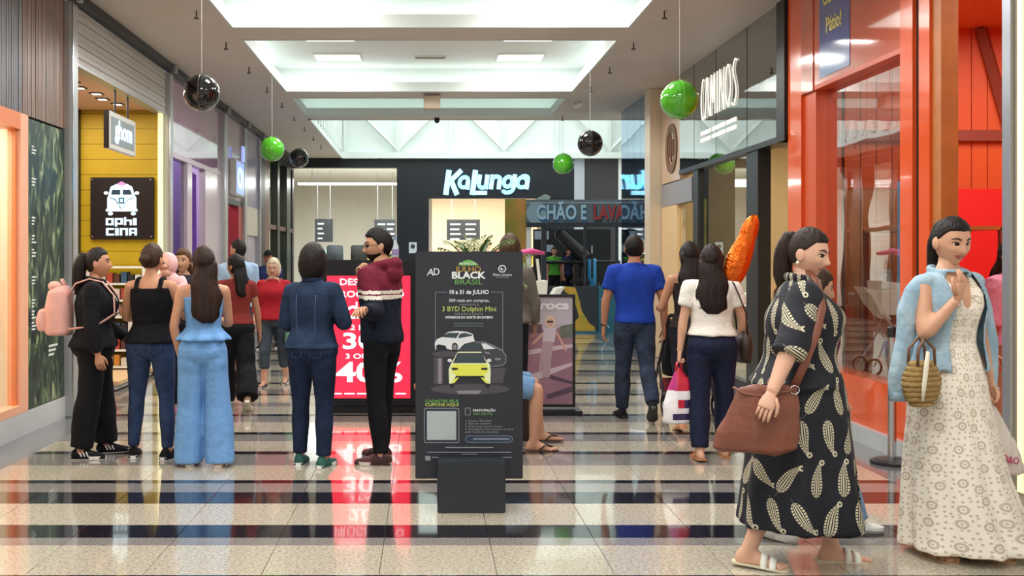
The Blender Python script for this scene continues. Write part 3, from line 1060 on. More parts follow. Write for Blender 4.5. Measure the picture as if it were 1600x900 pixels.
G().prism([(-0.09, 0.12), (0.09, 0.12), (0.0, 0.0)], 'yz', -0.006, -0.001).obj('ribbon_tip', mat('ribbon#b8302f', '#b8302f', 0.5), bn)
# display table with jars inside the glass
tb = thing('display_table', 'brown display shelf frame inside the toy shop window', 'shelf', (4.2, 8.75, 0.004))
for (xx, yy) in ((-0.3, -0.55), (0.3, -0.55), (-0.3, 0.55), (0.3, 0.55)):
    B('leg', xx - 0.02, xx + 0.02, yy - 0.02, yy + 0.02, 0, 1.75, m_beam, tb)
for zz in (0.6, 1.2, 1.73):
    B('shelf_board', -0.32, 0.32, -0.57, 0.57, zz, zz + 0.03, m_tan, tb)
cl = ['#d9d3c6', '#6f86b5', '#c94a3c', '#e6b34a', '#9fc0a8', '#e9e2d5', '#7a5fa0']
for zi, zz in enumerate((0.634, 1.234)):
    for k in range(7):
        j = thing('jar', 'small %s lidded jar on the %s board of the toy shop shelf' % (['white', 'blue', 'red', 'yellow', 'mint', 'cream', 'violet'][(k + zi) % 7], ['lower', 'middle'][zi]), 'jar', (4.05 + 0.1 * (k % 2), 8.28 + k * 0.155, zz), group='jars in the toy shop window')
        G().lathe([(0.04, 0), (0.05, 0.02), (0.05, 0.12), (0.035, 0.15)], n=14).obj('glass_body', mat('jar' + cl[(k + zi) % 7], cl[(k + zi) % 7], 0.2), j, smooth=True)
        G().lathe([(0.04, 0.15), (0.04, 0.18)], n=14).obj('lid', m_signw, j)
# blue club poster on the header
cp = thing('club_poster', 'blue poster with yellow lettering stuck on the orange header panel', 'poster', (XR - 0.022, 9.19, 3.12))
m_clb = mat('club_blue', '#4f5f9f', 0.1, var=0.15, vscale=3, coat=0.8)
B('sheet', -0.003, 0.0, -0.34, 0.34, 0.02, 0.96, m_clb, cp)
m_yt = mat('yellow_letter', '#d9cf7a', 0.4)
text('Clubinho', 0.2, m_yt, (-0.006, 0, 0.72), ROT_RIGHTWALL, cp, bold=0.02, width=0.5)
text('Pátio!', 0.19, m_yt, (-0.006, 0, 0.46), ROT_RIGHTWALL, cp, bold=0.02, width=0.34)

# --- black mirrored fascia shop
mirror_black = mat('black_mirror', '#14181a', 0.02, spec=1.0, coat=1.0, bump=0.32, bscale=1.1, coords='World')
MATS['black_mirror'].node_tree.nodes['Principled BSDF'].inputs['Coat IOR'].default_value = 2.6
MATS['black_mirror'].node_tree.nodes['Principled BSDF'].inputs['Coat Roughness'].default_value = 0.0
fs = struct(bpy.data.objects.new('wall_right_mirror_fascia', None), 'black mirror fascia of the dress shop')
COL.objects.link(fs)
for (a, bq) in ((10.62, 11.66), (11.67, 12.9), (12.91, 13.95), (13.96, 14.76)):
    B('fascia_panel', XR - 0.03, XR + 0.1, a, bq - 0.012, 2.74, ZC, mirror_black, fs)
B('fascia_end', XR - 0.06, XR + 0.1, 10.36, 10.6, 2.68, ZC, m_blacktrim, fs)
B('lower_rail', XR - 0.04, XR + 0.12, 10.36, 14.76, 2.68, 2.74, m_blacktrim, fs)
B('soffit', XR + 0.12, 4.3, 10.36, 11.35, 2.70, 2.74, mat('brown_soffit', '#8f7a63', 0.5), fs)
B('post', XR - 0.02, XR + 0.12, 11.31, 11.72, 0, 2.68, m_blacktrim, fs)
B('post', XR - 0.02, XR + 0.12, 13.80, 14.06, 0, 2.68, m_blacktrim, fs)
B('pane', XR + 0.02, XR + 0.03, 11.72, 13.8, 0.12, 2.68, glass('dress_glass', '#e4e9e6', 1.5, mirror=0.08), fs)
B('stall_riser', XR - 0.02, XR + 0.1, 11.72, 13.8, 0, 0.12, m_blacktrim, fs)
sg = thing('script_sign', 'tall thin white lettering on the black mirror fascia', 'sign', (XR - 0.03, 12.8, 0.17))
m_let = mat('white_letter', '#fdfaf0', 0.4, emit='#fff8e6', es=0.9)
# elongated hand-drawn letters, (along the wall 0..1, height 0..1)
LET = {'C': [(0.95, 0.98), (0.75, 1.0), (0.45, 0.75), (0.35, 0.35), (0.6, 0.0), (0.95, 0.05)],
       'A': [(0.0, 0.0), (0.35, 1.0), (0.5, 1.0), (0.95, 0.0)],
       'M': [(0.0, 0.0), (0.15, 1.0), (0.5, 0.3), (0.85, 1.0), (1.0, 0.0)],
       'I': [(0.5, 0.0), (0.5, 1.0)],
       'N': [(0.0, 0.0), (0.1, 1.0), (0.85, 0.0), (0.95, 1.0)],
       'O': [(0.5, 0.0), (0.1, 0.3), (0.1, 0.75), (0.5, 1.0), (0.9, 0.75), (0.9, 0.3), (0.5, 0.0)],
       'S': [(0.95, 0.97), (0.6, 1.02), (0.25, 0.8), (0.7, 0.45), (0.8, 0.2), (0.4, -0.02), (0.0, 0.05)]}
yy = 0.82
for ch in 'CAMINOS':
    wd = 0.10 if ch == 'I' else 0.21
    pts = [(-0.012, yy - u * wd, 3.12 + v * 0.5) for (u, v) in LET[ch]]
    if ch in 'COS':
        sm = []
        for i in range(len(pts) - 1):
            for t in (0, 0.25, 0.5, 0.75):
                p0, p1, p2, p3 = (Vector(pts[max(0, i - 1)]), Vector(pts[i]), Vector(pts[i + 1]), Vector(pts[min(len(pts) - 1, i + 2)]))
                sm.append(tuple(0.5 * ((2 * p1) + (p2 - p0) * t + (2 * p0 - 5 * p1 + 4 * p2 - p3) * t * t + (3 * p1 - p0 - 3 * p2 + p3) * t ** 3)))
        pts = sm + [pts[-1]]
    G().tube(pts, [0.0085] * len(pts), 6).obj('lettering', m_let, sg)
    yy -= wd + 0.045
for row in range(2):
    y = 0.78
    k = 0
    while y > -0.72:
        wd = 0.05 + 0.05 * ((k * 5 + row * 3) % 3)
        B('small_writing', -0.012, -0.002, y - wd, y, 2.92 - row * 0.09, 2.965 - row * 0.09, m_let, sg)
        y -= wd + 0.03 + (0.06 if k % 4 == 3 else 0)
        k += 1
# recess with cream wall, interior of the dress shop
m_crm = mat('cream_wall', '#efd9ae', 0.5)
g = G()
g.box(4.25, 4.33, 10.36, 11.5, 0, 2.74)
g.box(XR + 0.1, 4.33, 10.34, 10.42, 0, 2.74)
struct(g.obj('wall_right_cream', m_crm))
for zz in (0.75, 0.86, 1.05):
    struct(B('trim_1%d' % (1 + int(zz * 10) % 7), 4.235, 4.25, 10.42, 11.5, zz, zz + 0.025, m_crm))
g = G()
g.box(6.2, 6.3, 10.4, 16.0, 0, 3.5).box(XR + 0.12, 6.3, 15.7, 15.78, 0, 3.5).box(XR + 0.12, 6.3, 10.3, 10.36, 0, 3.5).box(XR + 0.12, 6.3, 10.36, 15.78, 3.42, 3.5)
struct(g.obj('wall_right_dress_inside', mat('dress_wall', '#d9c7a4', 0.6, var=0.1, vscale=1)))
struct(B('floor_dress_shop', XR + 0.12, 6.2, 10.36, 15.7, -0.0185, 0.003, mat('dress_floor', '#c4ab85', 0.3)))
rk = thing('clothes_rail', 'metal clothes rail with garments inside the glazed dress shop', 'clothes rail', (4.7, 12.7, 0.003))
for y in (-0.8, 0.8):
    G().rod((0, y, 0), (0, y, 1.6), 0.018).obj('upright', m_chrome, rk)
    B('foot', -0.22, 0.22, y - 0.02, y + 0.02, 0, 0.03, m_chrome, rk)
G().rod((0, -0.8, 1.6), (0, 0.8, 1.6), 0.018).obj('rail', m_chrome, rk)
for k in range(9):
    c = ['#c9d3a8', '#e8e2cf', '#8fa9c4', '#d9c28a', '#f0efe9', '#b7b9a0', '#cdb9a0', '#e0d9b5', '#9ab0a0'][k]
    d = thing('hanging_dress', '%s garment hanging on the metal clothes rail' % ['pale green', 'ivory', 'light blue', 'straw yellow', 'white', 'sage grey', 'tan', 'pale yellow', 'sea green'][k], 'garment', (4.7, 12.05 + k * 0.16, 0.003), group='garments on the clothes rail')
    G().add(*tube_mesh([(0, 0, 0.45), (0, 0, 0.9), (0, 0, 1.3), (0, 0, 1.5)], [0.24, 0.2, 0.19, 0.08], 12, 0.22, (1, 0, 0))).obj('cloth', mat('cloth' + c, c, 0.8), d, smooth=True)
    G().tube([(0.18, 0, 1.47), (0, 0, 1.54), (-0.18, 0, 1.47)], 0.006, 6).tube([(0, 0, 1.54), (0, 0, 1.6), (0.012, 0, 1.615)], 0.004, 6).obj('hanger', m_chrome, d)

# --- shop with the round brown logo
lg = struct(bpy.data.objects.new('wall_right_logo_shop', None), 'beige fascia and cream front of the round logo shop')
COL.objects.link(lg)
m_beige = mat('beige_panel', '#c9ab90', 0.25)
B('fascia_panel', XR - 0.02, XR + 0.1, 14.78, 15.9, 2.62, ZC, m_beige, lg)
B('grey_band', XR - 0.03, XR + 0.1, 14.08, 15.9, 2.28, 2.6, mat('grey_band', '#8f8d90', 0.4), lg)
B('cream_panel', XR - 0.02, XR + 0.1, 14.95, 15.9, 0, 2.28, mat('peach_wall', '#e0bd8d', 0.4, var=0.04), lg)
B('pane', XR + 0.02, XR + 0.03, 14.06, 14.95, 0.1, 2.28, m_glassL, lg)
B('stall_riser', XR - 0.01, XR + 0.08, 14.06, 14.95, 0, 0.1, m_beige, lg)
rl = thing('round_logo', 'brown ring logo on the beige fascia panel', 'sign', (XR - 0.02, 15.25, 3.1))
m_brown = mat('brown_logo', '#6e4a32', 0.4)
g = G()
for k in range(40):
    a0, a1 = 2 * math.pi * k / 40, 2 * math.pi * (k + 1) / 40
    g.prism([(0.34 * math.cos(a0), 0.36 * math.sin(a0)), (0.34 * math.cos(a1), 0.36 * math.sin(a1)), (0.22 * math.cos(a1), 0.24 * math.sin(a1)), (0.22 * math.cos(a0), 0.24 * math.sin(a0))], 'yz', -0.02, 0.0)
g.obj('ring', m_brown, rl)
for (a, c, w) in ((-0.12, 0.12, 0.05), (0.0, 0.2, 0.045), (0.1, 0.12, 0.05)):
    G().prism([(a - w / 2, -c), (a + w / 2, -c), (a + w / 2 + 0.03, c), (a - w / 2 + 0.03, c)], 'yz', -0.02, 0).obj('stroke', m_brown, rl)
# --- cream pillar and mirror glass panel
struct(G().bevbox(XR - 0.2, XR + 0.1, 15.92, 16.3, 0, ZC, 0.01).obj('wall_right_pillar', mat('pillar_stone', '#dccbb2', 0.3, var=0.04, vscale=2)))
mg = struct(bpy.data.objects.new('window_2', None), 'dark blue mirror glass panels beside the cream pillar')
COL.objects.link(mg)
m_mir = mat('blue_mirror', '#6f8fae', 0.03, metal=1.0, bump=0.1, bscale=0.8, coords='World')
for k in range(4):
    B('pane', XR - 0.15, XR - 0.13, 16.3 + k * 0.55, 16.3 + k * 0.55 + 0.54, 0.05, ZC, m_mir, mg)
B('backing', XR - 0.13, XR + 0.02, 16.3, 18.5, 0, ZC, m_blacktrim, mg)
struct(B('wall_right_return', XR - 0.13, 9.5, 18.5, 18.58, 0, ZC, m_wallfar))
struct(B('wall_right_side_passage', 9.4, 9.5, 18.58, 27.1, 0, ZC, mat('pass_wall', '#cfe0ea', 0.3)))

# ================================================================= END SHOP
m_kal = mat('charcoal_facade', '#171d26', 0.35, var=0.06, vscale=2)
ef = struct(bpy.data.objects.new('wall_end', None), 'dark stationery shop front closing the passage')
COL.objects.link(ef)
E = YE


def ex(x):
    return (x - 665) * E / F_PX


def ez(y):
    return EYE - (y - 402) * E / F_PX


B('top_band', -3.7, ex(897), E, E + 0.3, ez(262), ZC, m_kal, ef)
B('left_post', -3.7, ex(457), E, E + 0.3, 0, ez(262), m_kal, ef)
B('pillar', ex(620), ex(670), E - 0.02, E + 0.3, 0, ez(262), m_kal, ef)
B('sign_band', ex(670), ex(897), E - 0.02, E + 0.3, ez(310), ez(262), m_kal, ef)
B('right_post', ex(850), ex(897), E, E + 0.3, 0, ez(310), m_kal, ef)
B('window_sill', ex(457), ex(620), E, E + 0.3, 0, 0.25, m_kal, ef)
B('pane', ex(457), ex(620), E + 0.1, E + 0.108, 0.25, ez(262), m_glassL, ef)
B('white_column', ex(897), ex(913), E - 0.03, E + 0.3, 0, ZC, mat('pale_column', '#b9c2cc', 0.4), ef)
B('brown_panel', ex(913), ex(966), E, E + 0.3, 0, ZC, mat('brown_panel', '#3d3a3d', 0.4), ef)
B('white_strip', ex(966), ex(971), E - 0.03, E + 0.3, 0, ZC, m_white, ef)
B('end_panel', ex(971), 9.5, E, E + 0.3, 0, ZC, mat('end_grey', '#8f9fae', 0.3), ef)
# sign letters (wide bold italic, lit)
ks = thing('shop_sign', 'big glowing pale blue lettering on the dark end shop front', 'sign', ((ex(692) + ex(828)) / 2, E - 0.03, (ez(266) + ez(305)) / 2))
m_kl = mat('kal_lit', '#bfeeff', 0.4, emit='#8fdcff', es=1.15)
m_kb = mat('kal_back', '#0f4fa8', 0.4, emit='#0d4a9c', es=0.5)
KW, KH = ex(828) - ex(692), ez(266) - ez(305)


def kal(pts, nm='letter', m=None, d0=-0.05, d1=0.0):
    P = [((a - 108) / 1370.0 * KW - KW / 2, KH / 2 - (c - 115) / 378.0 * KH) for (a, c) in pts]
    return P


def stroke(g, a, c, w, d0=-0.06, d1=0.0):
    a, c = Vector(a), Vector(c)
    t = (c - a).normalized()
    n = Vector((-t.y, t.x)) * w / 2
    g.prism(kal([tuple(a + n), tuple(c + n), tuple(c - n), tuple(a - n)]), 'xz', d0, d1)


def arc(g, cx, cy, rx, ry, a0, a1, w, n=14):
    P = []
    for k in range(n + 1):
        t = math.radians(a0 + (a1 - a0) * k / n)
        P.append((cx + rx * math.cos(t) + 0.16 * -(ry * math.sin(t)), cy + ry * math.sin(t)))
    for k in range(n):
        stroke(g, P[k], P[k + 1], w)
        cc = kal([(P[k][0] + w / 2 * math.cos(q * math.pi / 5), P[k][1] + w / 2 * math.sin(q * math.pi / 5)) for q in range(10)])
        g.prism(cc, 'xz', -0.06, 0)


def letter(parts):
    g = G()
    for p in parts:
        if p[0] == 's':
            stroke(g, p[1], p[2], p[3])
        else:
            arc(g, *p[1:])
    g.obj('lettering', m_kl, ks)


letter([('s', (205, 115), (152, 490), 84), ('s', (400, 118), (215, 290), 72), ('s', (235, 270), (330, 490), 78)])
letter([('a', 440, 300, 72, 78, 60, 330, 58), ('s', (505, 260), (488, 410), 66)])
letter([('s', (620, 115), (566, 490), 80), ('s', (560, 460), (800, 460), 62)])
letter([('s', (690, 185), (668, 330), 66), ('a', 735, 320, 62, 62, 20, 175, 60), ('s', (808, 185), (780, 405), 66)])
letter([('s', (890, 185), (860, 405), 66), ('a', 945, 262, 62, 48, 190, 350, 60), ('s', (1000, 265), (982, 405), 66)])
letter([('a', 1130, 292, 66, 76, 0, 360, 58), ('s', (1240, 180), (1212, 400), 66), ('a', 1125, 400, 84, 56, 10, 150, 56)])
letter([('a', 1350, 300, 72, 78, 60, 330, 58), ('s', (1440, 250), (1418, 405), 66), ('a', 1385, 255, 62, 50, 200, 350, 56)])
# interior of the stationery shop
g = G()
g.box(-5, 6, 35.4, 35.5, 0, 4.0).box(-5, -4.9, 27.4, 35.5, 0, 4.0).box(5.9, 6, 27.4, 35.5, 0, 4.0).box(-5, 6, 27.4, 35.5, 4.0, 4.08)
struct(g.obj('wall_end_inside', mat('shop_cream', '#f1ece4', 0.6)))
struct(B('wall_end_bright', 0.2, 3.5, 33.0, 33.1, 0, 3.9, mat('warm_cream', '#f3dfc0', 0.6)))
tl = thing('tube_light', 'long bright tube light under the stationery shop ceiling', 'ceiling light', (-2.0, 29.6, 3.62))
B('tube', -1.6, 1.7, -0.06, 0.06, -0.06, 0.0, m_panel, tl)
for x in (-1.2, 1.2):
    B('hanger', x - 0.01, x + 0.01, -0.01, 0.01, 0, 0.36, m_alu, tl)
m_dsign = mat('dark_sign', '#3a3d42', 0.5)
for k, (xa, ya, xb, yb, YY, lab) in enumerate(((492, 342, 520, 378, 30.0, 'dark aisle sign with four lines seen through the left shop window'),
                                              (585, 343, 618, 378, 30.5, 'dark aisle sign with two columns beside the shop pillar'),
                                              (698, 343, 750, 375, 30.0, 'wide dark aisle sign with two columns in the open shop doorway'))):
    x0, z1 = px(xa, ya, YY)
    x1, z0 = px(xb, yb, YY)
    s = thing('aisle_sign', lab, 'sign', ((x0 + x1) / 2, YY, z0))
    w, h = (x1 - x0) / 2, z1 - z0
    B('panel', -w, w, 0, 0.03, 0, h, m_dsign, s)
    for j in range(4):
        for cx in ((-w + 0.08,) if k == 0 else (-w + 0.1, 0.06)):
            B('small_writing', cx, cx + min(0.3, w * 0.7) - 0.04 * (j % 2), -0.004, 0, h - 0.16 - j * 0.14, h - 0.115 - j * 0.14, m_wink, s)
    for xx in (-w * 0.7, w * 0.7):
        G().rod((xx, 0.015, h), (xx, 0.015, 4.0 - z0), 0.008, 6).obj('hanger_rod', m_alu, s)
STN = {'#d9d3c6': 'white', '#2f6f7f': 'teal', '#c24a3c': 'red', '#3a3a44': 'black', '#e0b84a': 'yellow', '#7f9f6a': 'green'}
for k, (xc, YY, c, ln, lab) in enumerate(((-3.0, 30.5, '#8fb0ae', 1.2, 'teal stocked shelf unit behind the left shop window'), (-1.2, 31.0, '#c9b27a', 1.2, 'yellow stocked shelf unit behind the left shop window'),
                                         (0.9, 30.8, '#b9a184', 1.4, 'tan stocked shelf unit in the open shop doorway'), (2.7, 31.5, '#a06a52', 1.3, 'reddish stocked shelf unit behind the games frame'))):
    s = thing('shop_shelf', lab, 'shelf', (xc, YY, 0))
    B('back_panel', -ln / 2, ln / 2, 0.2, 0.24, 0, 1.75, mat('shelf' + c, c, 0.6), s)
    for q in range(5):
        B('shelf_board', -ln / 2, ln / 2, -0.2, 0.2, 0.1 + q * 0.38, 0.13 + q * 0.38, m_white, s)
    for q in range(4):
        for j in range(8):
            cc = random.choice(['#d9d3c6', '#2f6f7f', '#c24a3c', '#3a3a44', '#e0b84a', '#7f9f6a'])
            it = G().bevbox(-0.06, 0.06, -0.1, 0.1, 0, random.uniform(0.16, 0.3), 0.005).obj('boxed_stationery', mat('st' + cc, cc, 0.5), loc=(xc - ln / 2 + 0.09 + j * ln / 8.3, YY - 0.05, 0.131 + q * 0.38))
            tag(it, 'small ' + STN[cc] + ' box standing on the ' + lab.split(' ')[0] + ' shelf unit', 'box', 'stationery boxes on the ' + lab.split(' ')[0] + ' shelf')


def office_chair(x, y, c, lab):
    s = thing('office_chair', lab, 'chair', (x, y, 0), rotz=math.pi * 0.95)
    mm = mat('chair' + c, c, 0.6)
    G().bevbox(-0.25, 0.25, -0.24, 0.24, 1.0, 1.09, 0.035).obj('seat', mm, s, smooth=True)
    g = G()
    g.bevbox(-0.23, 0.23, -0.30, -0.23, 1.15, 1.85, 0.03)
    g.obj('backrest', mm, s, smooth=True)
    G().rod((0, 0, 0.62), (0, 0, 1.0), 0.03).obj('gas_column', m_chrome, s)
    for k in range(5):
        a = 2 * math.pi * k / 5
        G().rod((0, 0, 0.66), (0.28 * math.cos(a), 0.28 * math.sin(a), 0.62), 0.022).obj('base_arm', m_blacktrim, s)
        G().ball((0.28 * math.cos(a), 0.28 * math.sin(a), 0.585), 0.03, 10, 6).obj('castor', m_blacktrim, s)
    for q in (-0.28, 0.28):
        G().tube([(q, 0.1, 1.05), (q, 0.1, 1.25), (q, -0.15, 1.25), (q * 0.85, -0.27, 1.2)], 0.018, 6).obj('armrest', m_blacktrim, s)


pd = thing('display_podium', 'white podium carrying the two office chairs in the shop window', 'podium', (-2.25, 28.2, 0))
B('top', -0.95, 0.95, -0.5, 0.5, 0.5, 0.555, m_white, pd)
B('base', -0.9, 0.9, -0.45, 0.45, 0, 0.5, m_white, pd)
office_chair(-2.5, 28.2, '#4b5058', 'grey office chair on the white podium in the shop window')
office_chair(-1.85, 28.25, '#15171b', 'black office chair on the white podium in the shop window')
st = thing('paper_notice', 'small pale notice stuck on the dark shop pillar', 'notice', (ex(645), E - 0.02, ez(387)))
B('sheet', -0.1, 0.1, -0.004, 0, -0.14, 0.14, mat('notice_pale', '#c9d6de', 0.5), st)
G().prism([(0.06 * math.cos(a * 0.6), 0.03 + 0.06 * math.sin(a * 0.6)) for a in range(10)], 'xz', -0.007, -0.004).obj('emblem', m_dsign, st)
# ================================================================= THINGS IN THE PASSAGE
# ---- balloons on strings
def balloon(xp, yp, rp, col, lab, grp):
    R = 0.172
    Y = R * F_PX / rp
    X, Z = px(xp, yp, Y)
    metal = col == 'black'
    m = mat('balloon_' + col, '#2a2a2c' if metal else '#4fb81f', 0.04 if metal else 0.1, metal=0.9 if metal else 0.0, coat=1.0)
    t = thing('balloon', lab, 'balloon', (X, Y, Z), group=grp)
    g = G()
    g.ball((0, 0, 0), (R, R, R * 1.02), 40, 26)
    g.obj('envelope', m, t, smooth=True)
    g = G()
    for k in range(41):
        pass
    pts = [(0, R * 1.004 * math.sin(a), R * 1.024 * math.cos(a)) for a in [2 * math.pi * k / 48 for k in range(49)]]
    G().tube(pts, [0.0022] * 49, 5).obj('seam', mat('seam_' + col, '#77777a' if metal else '#8fe05f', 0.3), t)
    G().lathe([(0.006, R * 1.0), (0.014, R * 1.03), (0.004, R * 1.08)], n=10).obj('knot', m, t)
    G().rod((0, 0, R * 1.05), (0, 0, ZC - Z), 0.0025, 5).obj('string', mat('string', '#d9d9d9', 0.6), t)


balloon(315, 145, 28.2, 'black', 'black chrome ball balloon hanging before the mauve shop', None)
balloon(425, 233, 19, 'green', 'green ball balloon hanging on the side of the purple curtain shop', None)
balloon(467, 247, 15.2, 'black', 'small dark ball balloon hanging beside the green one before the left shop window', None)
balloon(880, 256, 16.2, 'green', 'green ball balloon hanging before the end shop sign band', None)
balloon(922, 224, 19.8, 'black', 'dark chrome ball balloon hanging above the games frame', None)
balloon(1062, 156, 29.8, 'green', 'green ball balloon hanging before the black mirror fascia', None)

# ---- main poster on its black block
m_pb = mat('poster_black', '#252733', 0.45)
m_pblk = mat('block_black', '#232a33', 0.5)
m_wt = mat('print_white', '#eef2f6', 0.5)
m_gt = mat('print_green', '#6fae5a', 0.5)
m_gold = mat('print_gold', '#c9a046', 0.5)
m_lime = mat('print_lime', '#c3d36a', 0.5)
m_gry = mat('print_grey', '#8f939c', 0.5)
PY = 6.40
pb = thing('poster_board', 'tall dark promotion poster board with three cars standing in a black block', 'poster', (0, PY, 0))


def pp(x, y):
    return px(x, y, PY)


x0, z1 = pp(649, 393)
x1, z0 = pp(817, 748)
G().bevbox(x0, x1, 0, 0.03, z0, z1, 0.004).obj('board', m_pb, pb)
bk = thing('display_block', 'matt black block holding the tall dark promotion poster', 'block', (0, 0, 0))
bx0, bz1 = px(684, 722, 6.23)
bx1, bz0 = px(790, 802, 6.23)
G().bevbox(bx0, bx1, 6.23, PY - 0.002, 0, bz1, 0.006).obj('front_block', m_pblk, bk)
G().bevbox(bx0, bx1, PY + 0.032, PY + 0.2, 0, bz1, 0.006).obj('rear_block', m_pblk, bk)
G().box(bx0 + 0.01, bx1 - 0.01, PY - 0.003, PY + 0.034, 0.0, z0 - 0.001).obj('slot_floor', m_pblk, bk)


def ptext(s, xp, yp, hpx, m, w=None, bold=0.0, shear=0, align='CENTER'):
    X, Z = pp(xp, yp)
    text(s, hpx * PY / F_PX * 1.38, m, (X, -0.0015, Z), ROT_CAM, pb, bold=bold, depth=0.0006, shear=shear, align=align, width=w * PY / F_PX if w else None)


def ppoly(pts, m, nm, d=0.001, ox=660, oy=500, k=7.5):
    G().prism([pp(ox + a / k, oy + c / k) for (a, c) in pts], 'xz', -d, 0.0).obj(nm, m, pb)


# header: monogram, title, small logo
ptext('A', 672, 426, 11, m_wt, 11, shear=0.15)
ptext('D', 682, 425, 11, m_wt, 9)
ppoly([(420 + 240 * t / 8.0, 105 - 62 * math.sin(math.pi * t / 8.0)) for t in range(9)] + [(640, 112), (440, 112)], m_gt, 'title_arc', oy=400)
ptext('PROMOÇÃO', 731, 412, 3.5, m_wt, 27)
ptext('JULHO', 732, 421, 9, m_gold, 40)
ptext('BLACK', 731.5, 430.5, 10.5, m_wt, 53, bold=0.035)
ptext('BRASIL', 732, 441, 8, m_gt, 43)
hexo = [(935 + 50 * math.cos(math.pi / 3 * a), 150 + 48 * math.sin(math.pi / 3 * a)) for a in range(6)]
hexi = [(935 + 38 * math.cos(math.pi / 3 * a), 150 + 36 * math.sin(math.pi / 3 * a)) for a in range(6)]
ppoly(hexo, m_wt, 'logo_hexagon', 0.001, oy=400)
ppoly(hexi, m_pb, 'logo_inner', 0.0015, oy=400)
ppoly([(920, 130), (950, 165), (955, 150), (935, 172), (915, 160)], m_wt, 'logo_leaf', 0.002, oy=400)
ptext('Pátio Limeira', 785, 429.5, 4, m_wt, 29)
ptext('SHOPPING', 785, 433.5, 2.2, m_gry, 19)
ptext('10 a 31 de JULHO', 732.5, 456.5, 6.5, m_wt, 61, bold=0.02)
# frame lines
for (a, c, d, e) in ((680, 456, 699, 456.7), (767, 456, 786, 456.7), (680, 456, 680.7, 548), (785.3, 456, 786, 550)):
    ppoly([(a, c), (d, c), (d, e), (a, e)], m_gry, 'frame_line', 0.0008, 0, 0, 1)
ptext('500 reais em compras,', 733, 469.5, 5, m_wt, 63)
ptext('concorra a', 733, 475.5, 4, m_gry, 30)
ptext('3 BYD Dolphin Mini', 733, 483, 8, m_lime, 84)
ptext('SEGUNDA A QUINTA:', 733, 490.5, 3.4, m_gry, 44)
ptext('NÚMEROS DA SORTE EM DOBRO', 733, 496, 3.6, m_wt, 74, bold=0.02)
for j, (a, c) in enumerate(((709, 755), (709, 756))):
    ppoly([(a, 504.5 + j * 4), (c, 504.5 + j * 4), (c, 506 + j * 4), (a, 506 + j * 4)], mat('print_dgreen', '#56685a', 0.5), 'small_writing', 0.0008, 0, 0, 1)
# cars: turntables, white car, black car, lime car
m_stg = mat('print_stage', '#4a4852', 0.4)
m_stg2 = mat('print_stage_light', '#8a8590', 0.4)
ppoly([(95 + 465 + 465 * math.cos(a * math.pi / 12), 810 + 62 * math.sin(a * math.pi / 12)) for a in range(24)], m_stg, 'stage', 0.0004)
ppoly([(400, 830), (700, 822), (660, 866), (420, 866)], m_stg2, 'stage_glint', 0.0007)
ppoly([(135, 440), (245, 440), (245, 750), (135, 750)], m_stg, 'turntable_side', 0.0003)
ppoly([(185, 450), (225, 450), (225, 745), (185, 745)], m_stg2, 'turntable_glint', 0.0006)
ppoly([(800, 560), (980, 560), (940, 740), (800, 740)], m_stg, 'turntable_side', 0.0003)
ppoly([(130 + 150 + 165 * math.cos(a * math.pi / 8), 400 + 34 * math.sin(a * math.pi / 8)) for a in range(16)], m_stg, 'turntable', 0.0005)
m_car1 = mat('print_car_white', '#dfe2e8', 0.35)
m_car2 = mat('print_car_black', '#3d3f49', 0.3)
ppoly([(430, 338), (495, 278), (600, 253), (725, 254), (826, 292), (938, 352), (984, 418), (978, 506), (932, 538), (790, 548), (700, 400), (480, 400)], mat('print_rim', '#8d8f99', 0.4), 'black_car_rim_light', 0.0010)
m_cdark = mat('print_car_dark', '#1d2026', 0.3)
m_car3 = mat('print_car_lime', '#e4e85a', 0.35)
m_car3b = mat('print_car_lime_pale', '#e9f0c0', 0.35)
m_cgl = mat('print_car_glass', '#3c4a52', 0.2)
ppoly([(150, 340), (145, 270), (170, 225), (240, 195), (300, 140), (400, 128), (520, 138), (590, 165), (605, 225), (618, 260), (560, 290), (430, 335), (420, 350), (340, 350), (300, 340)], m_car1, 'white_car_body', 0.001)
ppoly([(225, 200), (300, 150), (435, 150), (395, 212)], m_cgl, 'white_car_windscreen', 0.0014)
ppoly([(440, 160), (500, 150), (580, 172), (585, 185), (415, 215)], m_cgl, 'white_car_window', 0.0014)
ppoly([(160, 300), (190, 285), (270, 300), (290, 345), (165, 345)], m_cdark, 'white_car_grille', 0.0014)
ppoly([(380 + 36 * math.cos(a * math.pi / 8), 315 + 50 * math.sin(a * math.pi / 8)) for a in range(16)], m_cdark, 'white_car_wheel', 0.0015)
ppoly([(380 + 22 * math.cos(a * math.pi / 8), 318 + 33 * math.sin(a * math.pi / 8)) for a in range(16)], m_stg2, 'white_car_rim', 0.0019)
ppoly([(440, 340), (500, 285), (600, 262), (720, 262), (820, 300), (930, 360), (975, 420), (970, 500), (930, 530), (790, 540), (700, 400), (480, 400)], m_car2, 'black_car_body', 0.0012)
ppoly([(690, 272), (740, 275), (860, 335), (720, 345)], m_car1, 'black_car_windscreen', 0.0016)
ppoly([(500, 300), (600, 275), (670, 280), (660, 335), (500, 345)], m_cgl, 'black_car_window', 0.0016)
ppoly([(720, 370), (790, 380), (800, 400), (740, 395)], m_stg2, 'black_car_lamp', 0.0016)
ppoly([(850, 445), (915, 445), (915, 470), (850, 470)], m_stg2, 'black_car_plate', 0.0016)
ppoly([(415, 372), (690, 372), (745, 470), (790, 520), (800, 600), (795, 745), (735, 745), (690, 680), (420, 680), (370, 745), (312, 745), (308, 580), (330, 520), (365, 460)], m_car3b, 'lime_car_body', 0.002)
ppoly([(412, 385), (700, 385), (752, 505), (355, 505)], m_cgl, 'lime_car_windscreen', 0.0024)
